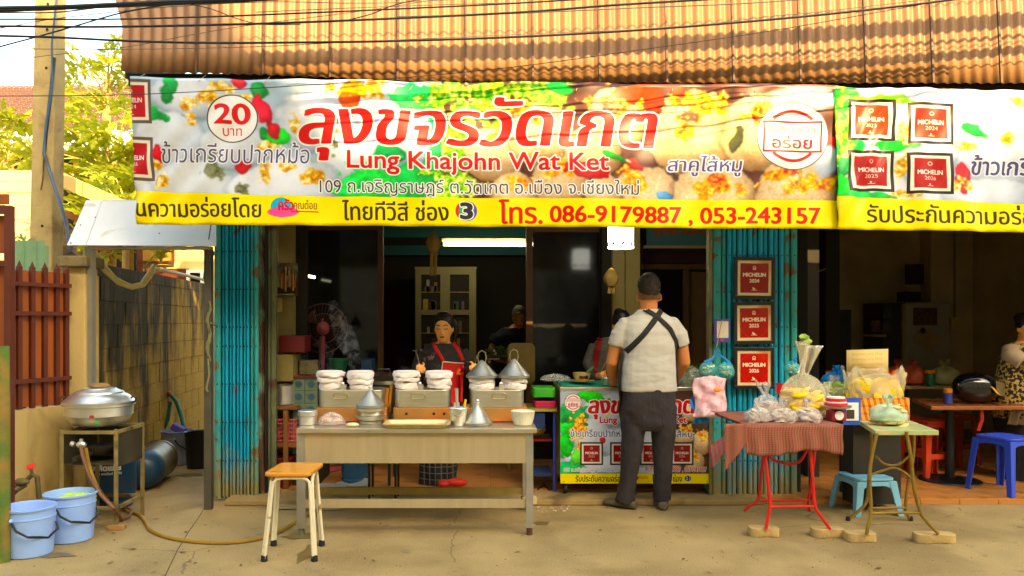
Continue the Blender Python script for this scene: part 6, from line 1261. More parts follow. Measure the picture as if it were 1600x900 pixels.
pn.text('109 ถ.เจริญราษฎร์ ต.วัดเกต อ.เมือง จ.เชียงใหม่', 882, 1008, 730, 739, (120, 116, 124), outline=.5); pn.text('โทร. 086-9179887 , 053-243157', 1014, 1105, 729, 739, (190, 50, 70), fat=(.2, .2), outline=.5)
pn.text('รับประกันความอร่อยโดย', 900, 990, 742, 753, (60, 50, 30), fat=(.2, .2)); pn.text('ครัวคุณต๋อย', 998, 1014, 743, 750, (216, 30, 40)); pn.blob(995, 747, 4, 4, (120, 60, 160)); pn.text('ไทยทีวีสี ช่อง', 1020, 1067, 742, 753, (60, 50, 30), fat=(.2, .2)); pn.ring(1076, 748, 0, 5, (70, 80, 160)); pn.text('3', 1074, 1078.5, 744, 752, (30, 30, 40), fat=(.6, .5), outline=.5)
for px in (882, 926, 970, 1014, 1058, 1106): pn.blob(px, 611, .9, .9, (30, 30, 30)); pn.blob(px, 753, .9, .9, (30, 30, 30))
q = MB(); q.grid(lambda u, v: P(875.5+237*u, 755.5-147.5*v, Yc0-.009), 2, 2); obj('printed_panel', q, image_mat('cart panel print', pn.a, .35), cart)
# on the cart
M_grn = mat('green tray cloth', rgb(16, 142, 112), .6, var=.05, bump=.05)
q = MB(); q.grid(lambda u, v: Vector((cx0-.01+(.56+.0*v)*u-.0*(1-u)*v, Yc0+.01+.42*v, ztc+.004+.02*v+.004*math.sin(u*9)+(-.03*(1-u*12) if u < .08 else 0))), 24, 6, uvs=False); o = obj('green_cloth', q, M_grn); o.modifiers.new('t', 'SOLIDIFY').thickness = .003; tag(o, 'green cloth spread over the left part of the cart top', 'cloth')
c = Vector((X(909, 6.5), 6.5, ztc+.024)); q = MB(); q.lathe([(.05, 0), (.06, .002), (.105, .012), (.107, .016), (.06, .008), (.01, .006)], c, 32); tag(obj('plate', q, mat('white plate', rgb(206, 196, 170), .3)), 'white plate under the printed bowl on the green cloth', 'plate')
t = thing('bowl', 'cream bowl with red and black rooster pattern on the cart', 'bowl', tuple(c+Vector((0, 0, .010)))); q = MB(); q.lathe([(.045, .010), (.05, .012), (.066, .045), (.073, .078), (.069, .078), (.045, .02), (.01, .016)], c, 32); obj('bowl_body', q, mat('cream bowl glaze', rgb(196, 182, 136), .3), t)
q = MB(); q.ball(c+Vector((-.005, -.0655, .046)), .018, 10, 1.5, .15, .9); obj('red_motif', q, mat('dark red motif', rgb(120, 26, 22), .4), t); q = MB(); q.ball(c+Vector((.028, -.062, .044)), .014, 10, 1.2, .25, 1.1); obj('black_motif', q, M_blk, t)
q = MB(); q.tube([c+Vector((.02, 0, .06)), c+Vector((.1, .02, .12))], [.008, .014], 8); tag(obj('green_ladle', q, mat('green plastic', rgb(70, 120, 60), .5)), 'green ladle leaning out of the printed bowl', 'ladle')
plastic_bag(Vector((X(868, 6.55), 6.55, ztc+.03)), .12, .08, .05, M_film, 8, False)['label'] = 'x'
o = bpy.data.objects['plastic_bag.001'] if 'plastic_bag.001' in bpy.data.objects else None
for o in [o for o in C.objects if o.get('label') == 'x']: tag(o, 'crumpled clear bag at the left end of the cart top', 'bag')
c = Vector((X(948, 6.4), 6.4, ztc+.01)); q = MB(); q.lathe([(.03, 0), (.035, .002), (.045, .05), (.05, .055), (.043, .05), (.03, .01)], c, 20); tag(obj('steel_bowl', q, M_alu), 'small steel bowl on the cart beside the forearm of the man', 'bowl')
M_herb = mat('leafy herbs', rgb(96, 128, 50), .6, var=.4, scale=30); M_shal = mat('purple onion', rgb(150, 110, 150), .6, var=.3, scale=20)
q = MB()
for k in range(150): c = Vector((X(1078+random.gauss(0, 9), 6.45), 6.45+random.uniform(-.06, .1), ztc+.02+random.random()*.13)); a = random.uniform(0, 6); l = .03; q.add([c, c+Vector((l*math.cos(a), .01, l*math.sin(a))), c+Vector((l*1.3*math.cos(a+.5), 0, l*1.3*math.sin(a+.5))), c+Vector((l*math.cos(a+1), -.01, l*math.sin(a+1)))], [(0, 1, 2, 3)])
o = obj('herb_heap', q, M_herb, kind='stuff'); o['label'] = 'heap of green herbs at the right end of the cart'; o['category'] = 'herbs'
plastic_bag(Vector((X(1082, 6.42), 6.42, ztc+.002)), .11, .09, .14, M_film, 11, False, 'plastic_bag'); o = C.objects[-1]; tag(o, 'clear bag with herbs and onions right of the man on the cart', 'bag')
q = MB(); q.ball((X(1091, 6.36), 6.36, ztc+.04), .035, 12, 1.2, 1, .9, .08); tag(obj('purple_bag', q, M_shal), 'small purple onion bag at the cart corner', 'bag')

# plaques on the right gate
def plaque(cxp, cyp, w_, h_, year, tone, label, Y=6.255, tilt=0):
    t = thing('framed_plaque', label, 'plaque', tuple(P(cxp, cyp+h_/2, Y)), 'framed red plaques on the turquoise gate'); c = P(cxp, cyp, Y); W = w_*Y/F; Hh = h_*Y/F
    R = Matrix.Translation(c) @ Matrix.Rotation(tilt, 4, 'Y'); fw = W*.085
    for a in ((-W/2, W/2, Hh/2-fw, Hh/2), (-W/2, W/2, -Hh/2, -Hh/2+fw), (-W/2, -W/2+fw, -Hh/2+fw, Hh/2-fw), (W/2-fw, W/2, -Hh/2+fw, Hh/2-fw)):
        q = MB(); q.M = R; q.box(a[0], a[1], -.012, .012, a[2], a[3]); obj('frame', q, M_fbk, t, bevel=.002)
    k = Canvas(0, 100, 0, 104, 5, (236, 216, 176)); k.rect(8.5, 91.5, 8.5, 95.5, tone); k.blob(80, 20, 30, 34, (min(255, tone[0]+20), 60, 20), .5, 1, 0, .6); k.ring(50, 52, 43.2, 43.8, (214, 84, 50))
    k.text('MICHELIN', 17, 83, 37, 47.5, (246, 222, 196), fat=(.9, .7)); k.text(year, 36, 64, 55, 65, (246, 222, 196), fat=(.5, .5)); k.ring(50, 21, 0, 5.2, (236, 196, 150)); k.ring(50, 21, 0, 2.4, tone); k.rect(45, 55, 22, 28, (236, 196, 150))
    k.rect(41, 59, 87, 88.6, (240, 214, 190)); k.blob(49, 84, 5, 3.4, (240, 214, 190), .3, .2); k.blob(46, 81, 2, 3, (240, 214, 190), 0, .2)
    q = MB(); q.M = R; q.grid(lambda u, v: Vector((-W/2+fw+(W-2*fw)*u, -.003, -Hh/2+fw+(Hh-2*fw)*v)), 1, 1, smooth=False); obj('certificate', q, image_mat('plaque print '+year, k.a, .25), t)
M_fbk = mat('black picture frame', rgb(34, 26, 22), .4)
plaque(1178.5, 434.5, 64, 66, '2024', (150, 22, 14), 'topmost framed red plaque reading 2024 on the turquoise gate', tilt=.01); plaque(1178, 504.5, 64, 66, '2025', (178, 18, 12), 'middle framed red plaque reading 2025 on the turquoise gate', tilt=-.01); plaque(1178, 575, 63, 65, '2026', (196, 16, 14), 'lowest framed red plaque reading 2026 on the turquoise gate')
t = thing('payment_card', 'purple payment card with blank white label on the turquoise gate', 'card', tuple(P(1128, 535, 6.24))); part('card', t, mat('purple card', rgb(76, 72, 150), .4), (X(1116, 6.24), X(1141, 6.24), 6.24, 6.245, Z(535, 6.24), Z(498, 6.24))); part('white_label', t, mat('white label', rgb(214, 206, 196), .5), (X(1120, 6.24), X(1138, 6.24), 6.236, 6.239, Z(528, 6.24), Z(502, 6.24))); part('pink_dot', t, mat('pink dot', rgb(220, 60, 120), .5), (X(1126, 6.24), X(1130, 6.24), 6.236, 6.239, Z(533, 6.24), Z(530, 6.24)))

# hanging bags on the gate
M_tbag = mat('teal plastic film', rgb(96, 206, 206), .2, alpha=.42, spec=.8); M_bbag = mat('blue plastic bag', rgb(30, 140, 220), .35, alpha=.85, var=.15, scale=20); M_nood = mat('cream crackers', rgb(206, 196, 150), .7, var=.2, scale=20, stretch=(6, 1, 1)); M_pbag = mat('pink flowered film', rgb(232, 190, 196), .4, var=.12, scale=20, col2=rgb(226, 150, 170), mix=(.55, .6), scale2=26); M_wbag = mat('milky plastic bag', rgb(226, 216, 216), .25, alpha=.30, var=.05, scale=12, sub=.1)
def crackers(c, r, n, m, parent, name='crackers', s=(1, 1, .4)):
    q = MB()
    for k in range(int(n*1.6)): q.ball(Vector(c)+Vector((random.uniform(-r, r)*.66, random.uniform(-r, r)*.45, random.uniform(-r, r)*.52)), r*.30, 9, *s, .10, M=Matrix.Rotation(random.uniform(-.6, .6), 3, 'Y') @ Matrix.Rotation(random.uniform(-.5, .5), 3, 'X'))
    return obj(name, q, m, parent, kind='stuff')
def hangbag(px, py, Y, r, label, tied, m=None, rot=.0):
    c = P(px, py, Y); t = thing('hanging_bag', label, 'bag', tuple(c-Vector((0, 0, r))), 'bags of crackers hung on the gate'); q = MB(); R = []
    for i in range(9):
        th = PI*i/8; ring = []
        for k in range(28):
            a = 2*PI*k/28; g = r*(1+.05*math.sin(a*6+i)+.03*math.sin(a*11+2*i)); v = Matrix.Rotation(rot, 3, 'Y') @ Vector((g*1.12*math.sin(th)*math.cos(a)+.0005*math.cos(a), .7*g*math.sin(th)*math.sin(a)+.0005*math.sin(a), -g*.98*math.cos(th))); ring.append(c+v)
        R.append(ring)
    q.rings(R, True); obj('film', q, m or M_tbag, t); crackers(c, r*.95, 10, M_nood, t)
    tp = P(*tied, Y); q = MB(); k0 = c+Matrix.Rotation(rot, 3, 'Y') @ Vector((0, 0, r*.9)); q.tube([k0, k0.lerp(tp, .5)+Vector((.01, -.01, 0)), tp], [.02, .010, .006], 8); q.tube([k0.lerp(tp, .6), tp+Vector((.012, -.01, .02)), tp+Vector((.0, 0, .045))], .005, 6); obj('tie', q, M_bbag, t); return t
hangbag(1106, 578, 6.14, .063, 'teal tied bag of crackers, left of the two hung beside the plaques', (1119, 553), rot=-.35); hangbag(1134, 579, 6.12, .062, 'teal tied bag of crackers, right of the two hung beside the plaques', (1121, 553), rot=.5)
hangbag(1238, 576, 5.98, .055, 'teal tied bag of crackers hung behind the big yellow bag', (1241, 562), rot=.3)
hk = MB(); hk.tube([P(1120, 556, 6.13), P(1120, 540, 6.16), P(1128, 500, 6.24)], .003, 5); tag(obj('hook_wire', hk, M_cord), 'thin wire holding the teal bags on the gate', 'wire')
q = MB(); q.grid(lambda u, v: P(1086+50*u+3*math.sin(v*6)-4*(1-v), 652-60*v-4*math.sin(u*PI)*(v > .9), 6.02-.035*math.sin(u*PI)+.006*math.sin(u*13+v*7)+.004*math.sin(v*17+u*9)+.003*math.sin(u*31-v*23)), 26, 20, uvs=False); o = obj('pink_bag', q, M_pbag); tag(o, 'pink flowered plastic bag hanging left of the lowest plaque', 'bag'); s_ = o.modifiers.new('t', 'SOLIDIFY'); s_.thickness = .02; s_.offset = -1
q = MB(); q.ball(P(1121, 609, 5.96), .022, 10, 1.5, .3, .8, .1); tag(obj('orange_flower', q, mat('orange flower', rgb(240, 160, 50), .6)), 'orange flower print patch on the pink bag', 'print')
q = MB(); q.grid(lambda u, v: P(1083+10*u+12*(1-v)*u+3*math.sin(v*7), 662-48*v, 6.04+.02*math.sin(u*9+v*8)), 8, 16, uvs=False); o = obj('blue_bag', q, M_bbag); tag(o, 'bright blue plastic bag edge hanging beside the pink bag', 'bag'); o.modifiers.new('t', 'SOLIDIFY').thickness = .01

# red folding table
M_redt = mat('red enamel tube', rgb(206, 30, 28), .35, var=.08, scale=8, col2=rgb(120, 40, 30), mix=(.64, .7)); M_gold = mat('olive gold tube', rgb(138, 114, 50), .4, metal=.3, var=.2, scale=8); M_pav = mat('cream paver stone', rgb(186, 160, 116), .9, var=.16, scale=14, col2=rgb(128, 100, 60), mix=(.48, .66), bump=.5, bscale=40)
def tubes(name, par, m, Y, pts, r=.011):
    q = MB(); pp = [P(a, b, Y if len(p_) < 3 else p_[2]) for p_ in pts for a, b in [p_[:2]]]
    sm = [] 
    for i in range(len(pp)-1):
        p0, p1, p2, p3 = pp[max(0, i-1)], pp[i], pp[i+1], pp[min(len(pp)-1, i+2)]
        for k in range(4): t_ = k/4; sm.append(.5*((2*p1)+(p2-p0)*t_+(2*p0-5*p1+4*p2-p3)*t_*t_+(3*p1-p0-3*p2+p3)*t_**3))
    q.tube(sm+[pp[-1]], r, 9); return obj(name, q, m, par)
z1t = .735; rt = thing('folding_table', 'folding table with red tube legs covered by a striped cloth', 'table', (X(1230, 5.6), 5.6, 0)); part('tabletop', rt, M_brown, (X(1168, 5.22), X(1312, 5.22), 5.22, 5.95, z1t-.02, z1t))
tubes('leg', rt, M_redt, 5.22, [(1190, 672), (1195, 705), (1199, 745), (1203, 790), (1199, 812), (1197, 826)]); tubes('leg', rt, M_redt, 5.22, [(1262, 672), (1266, 705), (1270, 750), (1273, 790), (1284, 808), (1297, 827)])
tubes('leg', rt, M_redt, 5.93, [(1196, 672), (1192, 715), (1188, 755), (1185, 780), (1172, 790), (1162, 798)]); tubes('leg', rt, M_redt, 5.93, [(1278, 672), (1272, 715), (1268, 755), (1263, 783), (1264, 795), (1266, 801)])
tubes('crossbar', rt, M_redt, 5.22, [(1204, 792), (1238, 791), (1272, 791)], .009); tubes('crossbar', rt, M_redt, 5.93, [(1187, 783), (1225, 782), (1263, 782)], .009); tubes('crossbar', rt, M_redt, 5.35, [(1196, 700), (1204, 716), (1226, 724), (1248, 722), (1260, 704)], .010)
def stripes(name, c1_, c2_, sc, ax=0):
    m = mat(name, c1_, .9); N = m.node_tree.nodes; L = m.node_tree.links; b = N['Principled BSDF']; u = N.new('ShaderNodeUVMap'); sx = N.new('ShaderNodeSeparateXYZ'); L.new(u.outputs[0], sx.inputs[0]); outs = []
    for a_, s_, th in ((ax, sc, .45), (1-ax, sc*.4, .3)):
        mu = N.new('ShaderNodeMath'); mu.operation = 'MULTIPLY'; mu.inputs[1].default_value = s_; L.new(sx.outputs[a_], mu.inputs[0]); fr = N.new('ShaderNodeMath'); fr.operation = 'FRACT'; L.new(mu.outputs[0], fr.inputs[0]); lt_ = N.new('ShaderNodeMath'); lt_.operation = 'LESS_THAN'; lt_.inputs[1].default_value = th; L.new(fr.outputs[0], lt_.inputs[0]); outs.append(lt_)
    ad = N.new('ShaderNodeMath'); ad.operation = 'MULTIPLY_ADD'; ad.inputs[1].default_value = .7; L.new(outs[0].outputs[0], ad.inputs[0]); m3 = N.new('ShaderNodeMath'); m3.operation = 'MULTIPLY'; m3.inputs[1].default_value = .3; L.new(outs[1].outputs[0], m3.inputs[0]); L.new(m3.outputs[0], ad.inputs[2])
    x = N.new('ShaderNodeMix'); x.data_type = 'RGBA'; L.new(ad.outputs[0], x.inputs[0]); x.inputs[6].default_value = (*c1_, 1); x.inputs[7].default_value = (*c2_, 1); L.new(x.outputs[2], b.inputs['Base Color']); return m
M_str = stripes('striped table cloth', rgb(136, 104, 92), rgb(150, 40, 34), 34); M_str2 = stripes('red grey striped cloth', rgb(126, 108, 96), rgb(190, 30, 44), 9, 1)
cl = thing('striped_cloth', 'red and grey striped cloth draped over the red legged table', 'tablecloth', (X(1230, 5.5), 5.6, z1t))
q = MB(); q.grid(lambda u, v: Vector((X(1162+152*u, 5.22), 5.19+.78*v, z1t+.004+.003*math.sin(u*20+v*9))), 20, 10); o = obj('top_sheet', q, M_str, cl); o.modifiers.new('t', 'SOLIDIFY').thickness = .002
q = MB(); q.grid(lambda u, v: Vector((X(1162+152*u, 5.22)+.004*math.sin(v*7), 5.188+.012*math.sin(u*34+v)*(1-v), z1t+.004-(1-v)*(.185+.02*math.sin(u*7)))), 60, 10); o = obj('front_fall', q, M_str, cl); o.modifiers.new('t', 'SOLIDIFY').thickness = .002
q = MB(); q.grid(lambda u, v: P(1165-52*(1-v)*(1-.0*u)-8*(1-v)*u+2*u, 662+(70-30*u)*(1-v)-4*u, 5.22+.35*u+.012*math.sin(u*16+v*5)), 16, 16); o = obj('side_fall', q, M_str2, cl); o.modifiers.new('t', 'SOLIDIFY').thickness = .002
q = MB(); q.grid(lambda u, v: P(1133+34*u, 662+(75-45*u)*(1-v), 5.17+.01*math.sin(u*9)), 10, 12); o = obj('corner_fall', q, M_str, cl); o.modifiers.new('t', 'SOLIDIFY').thickness = .002
def paver(px, py, w_, rz, label, round_=False):
    Y = gy(py); c = Vector((X(px, Y), Y+.05, 0)); a = w_*Y/F/2; b = .055; q = MB(); n = 16; pol = []
    for k in range(n*2):
        t_ = 2*PI*k/(n*2); x = a*math.copysign(abs(math.cos(t_))**.5, math.cos(t_)); y = b*math.copysign(abs(math.sin(t_))**.5, math.sin(t_))
        if not round_: y *= (1-.28*math.cos(x/a*PI*1.0)**2*(abs(x) < a*.6))
        pol.append((c.x+x*math.cos(rz)-y*math.sin(rz), c.y+x*math.sin(rz)+y*math.cos(rz)))
    q.slab(pol, 0, .058); o = obj('paver_stone', q, M_pav, bevel=.005); tag(o, label, 'paving stone', 'paver stones under the folding table feet')
paver(1197, 840, 46, -.05, 'notched paver stone under the front left foot of the red legs'); paver(1297, 841, 50, .05, 'notched paver stone under the front right foot of the red legs'); paver(1349, 848, 46, 0, 'rounded paver stone under the front left foot of the gold legs', True); paver(1466, 850, 62, -.04, 'long wavy paver stone under the front right foot of the gold legs')

# food bags on the red table
M_ycr = mat('yellow crackers', rgb(240, 206, 10), .6, var=.15, scale=25); M_bag = mat('cloudy plastic bag', rgb(232, 222, 196), .2, alpha=.30, spec=.9); M_gst = mat('green rice sheets', rgb(150, 176, 70), .6, var=.3, scale=20)
def foodbag(px, py, Y, rx, ry, h, label, fill, seed, film=None, kh=None, top=.12, group='bags of food on the striped table'):
    c = Vector((X(px, Y), Y, Z(py, Y))); c.z = max(c.z, z1t+.01) if Y < 6.1 else c.z; t = thing('food_bag', label, 'bag', tuple(c), group); plastic_bag(c, rx, ry, h, film or M_bag, seed, True, 'film', t, kh=kh, top=top)
    if fill: crackers(c+Vector((0, 0, h*.30)), min(rx, h)*1.05, 34, fill, t, s=(1.2, .9, .38)); return t
M_rice = mat('white rice rolls', rgb(196, 182, 170), .6, var=.06, scale=20)
for k, (px, Y) in enumerate(((1184, 5.36), (1223, 5.34), (1262, 5.36))):
    foodbag(px, 660, Y, .092, .08, .085, ('left', 'middle', 'right')[k]+' of the three low milky bags along the front of the striped table', M_rice, 20+k, M_wbag, kh=.05)
for k, (px, Y) in enumerate(((1198, 5.6), (1292, 5.62))):
    foodbag(px, 650, Y, .09, .08, .15, ('left', 'right')[k]+' bag of the rear row stacked on the striped table', M_rice, 30+k, M_wbag, kh=.07)
foodbag(1254, 650, 5.58, .16, .10, .30, 'tall clear bag of yellow crackers gathered at its neck', M_ycr, 41, kh=.20, top=.11); o = None
q = MB(); q.grid(lambda u, v: P(1252+(28-13*(1-v))*u-4*(1-v)+6*v, 586-46*v, 5.72+.03*math.sin(u*12+v*3)), 14, 12, uvs=False); o = obj('silver_bag_neck', q, mat('silvery film', rgb(216, 210, 196), .15, metal=.4)); tag(o, 'silvery open mouth of the tall cracker bag', 'bag'); o.modifiers.new('t', 'SOLIDIFY').thickness = .01
q = MB(); q.ball(P(1256, 527, 5.8), .03, 12, 1.2, .8, .8, .2); q.ball(P(1262, 534, 5.8), .03, 12, 1.2, .8, .7, .2); tag(obj('green_bunch', q, M_gst), 'little green leafy bunch above the silvery bag mouth', 'herbs')
q = MB(); a = P(1197, 630, 5.68); q.tube([a, P(1192, 615, 5.68), P(1186, 600, 5.68), P(1181, 594, 5.68), P(1184, 603, 5.68), P(1196, 618, 5.68)], .010, 7); tag(obj('bag_handles', q, M_wbag), 'knotted pink white bag handles in front of the lowest plaque', 'bag')
t = thing('price_sign', 'small red card with white figures behind the milky bags', 'sign', tuple(P(1226, 618, 6.0))); k = Canvas(0, 60, 0, 40, 6, (206, 20, 26)); k.text('90', 26, 52, 12, 30, (245, 240, 235), fat=(1, 1)); q = MB(); q.grid(lambda u, v: P(1213+30*u, 616-18*v+3*u, 6.0), 1, 1); obj('card', q, image_mat('price card print', k.a, .5), t)
# kitchen scale
c = Vector((X(1306, 5.4), 5.4, z1t+.008)); t = thing('kitchen_scale', 'red spring kitchen scale with steel pan between the two tables', 'scale', tuple(c)); q = MB(); q.slab([(x, y) for x, y in rpoly(c.x-.05, c.x+.05, c.y-.05, c.y+.05, .015, 3)], c.z, c.z+.07); obj('scale_body', q, mat('crimson scale paint', rgb(150, 22, 50), .4), t, bevel=.006)
q = MB(); q.lathe([(.03, 0), (.03, .004)], c+Vector((0, -.051, .038)), 20, M=Matrix.Rotation(PI/2, 3, 'X')); obj('dial', q, M_white, t); q = MB(); q.lathe([(.02, .071), (.05, .078), (.092, .086), (.102, .10), (.098, .10), (.05, .084)], c, 30); obj('pan', q, M_alu, t)
c += Vector((0, 0, .10)); t = thing('candy_tins', 'stack of red and white round tins on the scale pan', 'tins', tuple(c)); 
for k in range(2): q = MB(); q.lathe([(.07-.008*k, .03*k), (.074-.008*k, .03*k+.003), (.074-.008*k, .03*k+.018), (.07-.008*k, .03*k+.02)], c, 28); obj('tin', q, mat('red tin', rgb(206, 26, 30), .4), t); q = MB(); q.lathe([(.066-.008*k, .03*k+.0205), (.066-.008*k, .03*k+.029)], c, 28); obj('tin_band', q, M_white, t)
# blue framed notice and blue bag, green sheets
t = thing('framed_notice', 'blue framed white notice standing on the striped table edge', 'notice', tuple(P(1334, 662, 5.66))); part('frame', t, mat('blue frame', rgb(50, 90, 190), .4), (X(1318, 5.7), X(1345, 5.7), 5.7, 5.71, Z(664, 5.7), Z(622, 5.7))); part('sheet', t, M_white, (X(1322, 5.7), X(1341, 5.7), 5.693, 5.699, Z(657, 5.7), Z(629, 5.7))); part('picture', t, mat('dark print', rgb(70, 50, 46), .6), (X(1322, 5.7), X(1334, 5.7), 5.690, 5.6925, Z(654, 5.7), Z(640, 5.7)))
foodbag(1303, 622, 6.2, .13, .1, .13, 'bag of green rice sheets behind the tall cracker bag', M_gst, 51, M_bag, kh=.03); foodbag(1308, 598, 6.3, .12, .09, .08, 'bright blue plastic bag behind the green sheets', None, 52, M_bbag, kh=.04)
st2 = part('display_shelf', None, M_ind, (X(1262, 6.15), X(1345, 6.15), 6.12, 6.45, .60, Z(622, 6.2)-.004), (X(1266, 6.15), X(1270, 6.15), 6.14, 6.18, .046, .60), (X(1336, 6.15), X(1340, 6.15), 6.14, 6.18, .046, .60), (X(1266, 6.15), X(1270, 6.15), 6.38, 6.42, .046, .60), (X(1336, 6.15), X(1340, 6.15), 6.38, 6.42, .046, .60)); tag(st2, 'dark low shelf behind the striped table carrying green sheets', 'shelf')

# gold legged table with striped box
Zg = .715; gt = thing('folding_table', 'small folding table with olive gold legs and pale green top', 'table', (X(1400, 5.5), 5.5, 0))
q = MB(); pol = [(X(1367, 5.1), 5.1), (X(1467, 5.1), 5.1), (X(1424, 5.6), 5.6), (X(1343, 5.6), 5.6)]; q.slab(pol, Zg-.03, Zg); obj('tabletop', q, mat('pale green tabletop', rgb(166, 172, 112), .4, var=.08, scale=3, col2=rgb(196, 186, 150), mix=(.5, .6)), gt, bevel=.003)
tubes('leg', gt, M_gold, 5.08, [(1370, 677), (1359, 735), (1361, 800), (1356, 822), (1354, 836)]); tubes('leg', gt, M_gold, 5.08, [(1416, 674), (1423, 713), (1428, 760), (1438, 800), (1450, 817), (1466, 834)]); tubes('leg', gt, M_gold, 5.66, [(1428, 674), (1427, 713), (1418, 760), (1415, 793), (1419, 806), (1423, 815)]); tubes('leg', gt, M_gold, 5.66, [(1362, 674), (1358, 740), (1354, 783), (1340, 800), (1325, 812)])
tubes('crossbar', gt, M_gold, 5.08, [(1361, 802), (1400, 801), (1438, 801)], .009); tubes('crossbar', gt, M_gold, 5.66, [(1356, 794), (1415, 793)], .009); tubes('brace', gt, M_gold, 5.3, [(1368, 712), (1380, 724), (1396, 727), (1410, 722), (1424, 708)], .008); tubes('brace', gt, M_gold, 5.3, [(1360, 742), (1380, 735), (1396, 731), (1410, 736), (1422, 746)], .008)
for px, py in ((1325, 813), (1423, 816)): q = MB(); a = P(px, py, 5.66); a.z = 0; q.lathe([(.015, 0), (.016, .02), (.012, .03)], a, 10); obj('foot', q, M_rub, gt)
foodbag(1388, 662, 5.36, .12, .09, .11, 'tied green tinted bag on the gold legged table', M_nood, 61, mat('pale green film', rgb(190, 226, 196), .25, alpha=.5, spec=.8), kh=.05, group='bags of food near the gold legged table'); 
M_cstr = stripes('yellow red striped box', rgb(226, 170, 60), rgb(190, 60, 24), 8)
c0, c1x = X(1344, 5.85), X(1420, 5.85); bx = thing('striped_box', 'open yellow box with red slanted stripes holding yellow crackers', 'box', ((c0+c1x)/2, 6.0, Zg)); zb, zt2 = Z(660, 5.85), Z(622, 5.85)
q = MB(); q.grid(lambda u, v: Vector((c0+(c1x-c0)*u, 5.85, zb+(zt2-zb)*v)), 1, 1, smooth=False); 
for k_ in list(q.uv): u_, v_ = q.uv[k_]; q.uv[k_] = (u_+v_*.12, v_)
o = obj('front_wall', q, M_cstr, bx); o.modifiers.new('t', 'SOLIDIFY').thickness = .006; M_cb = mat('cardboard', rgb(196, 160, 90), .85)
part('side_wall', bx, M_cb, (c0-.006, c0-.001, 5.85, 6.14, zb, zt2)); part('side_wall', bx, M_cb, (c1x+.001, c1x+.006, 5.85, 6.14, zb, zt2)); part('rear_wall', bx, M_cb, (c0, c1x, 6.13, 6.14, zb, zt2)); part('floor_panel', bx, M_cb, (c0, c1x, 5.86, 6.13, zb, zb+.005))
part('stand', bx, M_ind, (c0, c1x, 5.96, 6.14, .046, zb-.002))
cw = Vector((X(1366, 6.0), 6.0, Z(622, 6.0))); t = thing('food_bag', 'wide clear bag of bright yellow crackers in the striped box', 'bag', tuple(cw), 'bags of food near the gold legged table'); q = MB(); R = []
for i_ in range(10):
    z_ = -.02+.225*i_/9; R.append([cw+Vector(((.205+.02*(i_ > 5)*(i_-5)/4)*math.copysign(abs(math.cos(a))**.5, math.cos(a))*(1+.03*math.sin(a*9+i_*.8)+.03*math.sin(a*17-i_)*(i_ > 4)), .085*math.copysign(abs(math.sin(a))**.6, math.sin(a))*(1+.10*math.sin(a*13+i_)), z_+(.03*math.sin(a*5)+.02*math.sin(a*11))*(i_/9)**3)) for a in [2*PI*k/64 for k in range(64)]])
q.rings(R, False); o = obj('film', q, M_bag, t); o.modifiers.new('t', 'SOLIDIFY').thickness = .001
q = MB(); rr = random.Random(5)
for k in range(40):
    c = Vector((X(1366, 6.0)+rr.uniform(-.155, .145), 5.98+rr.uniform(-.05, .05), Z(622, 6.0)+rr.uniform(.0, .10))); q.ball(c, .06, 10, 1.1, .25, 1.0, .05, M=Matrix.Rotation(rr.uniform(-.8, .8), 3, 'Y') @ Matrix.Rotation(rr.uniform(-.4, .4), 3, 'Z'))
obj('yellow_cracker', q, M_ycr, t if t else bx, kind='stuff')
k = Canvas(0, 65, 0, 42, 8, (226, 200, 140))
for i in range(4): k.text('ข้าวเกรียบ สาคู ไส้หมู', 8, 56, 5+8.5*i, 10.5+8.5*i, (196, 150, 90))
q = MB(); q.grid(lambda u, v: P(1323+65*u, 586-40*v+(1-u)*2-1, 6.12+.01*u), 1, 1); o = obj('cardboard_sign', q, image_mat('cardboard sign print', k.a, .8)); o.modifiers.new('t', 'SOLIDIFY').thickness = .004; tag(o, 'tan cardboard sign with faint writing above the yellow crackers', 'sign')

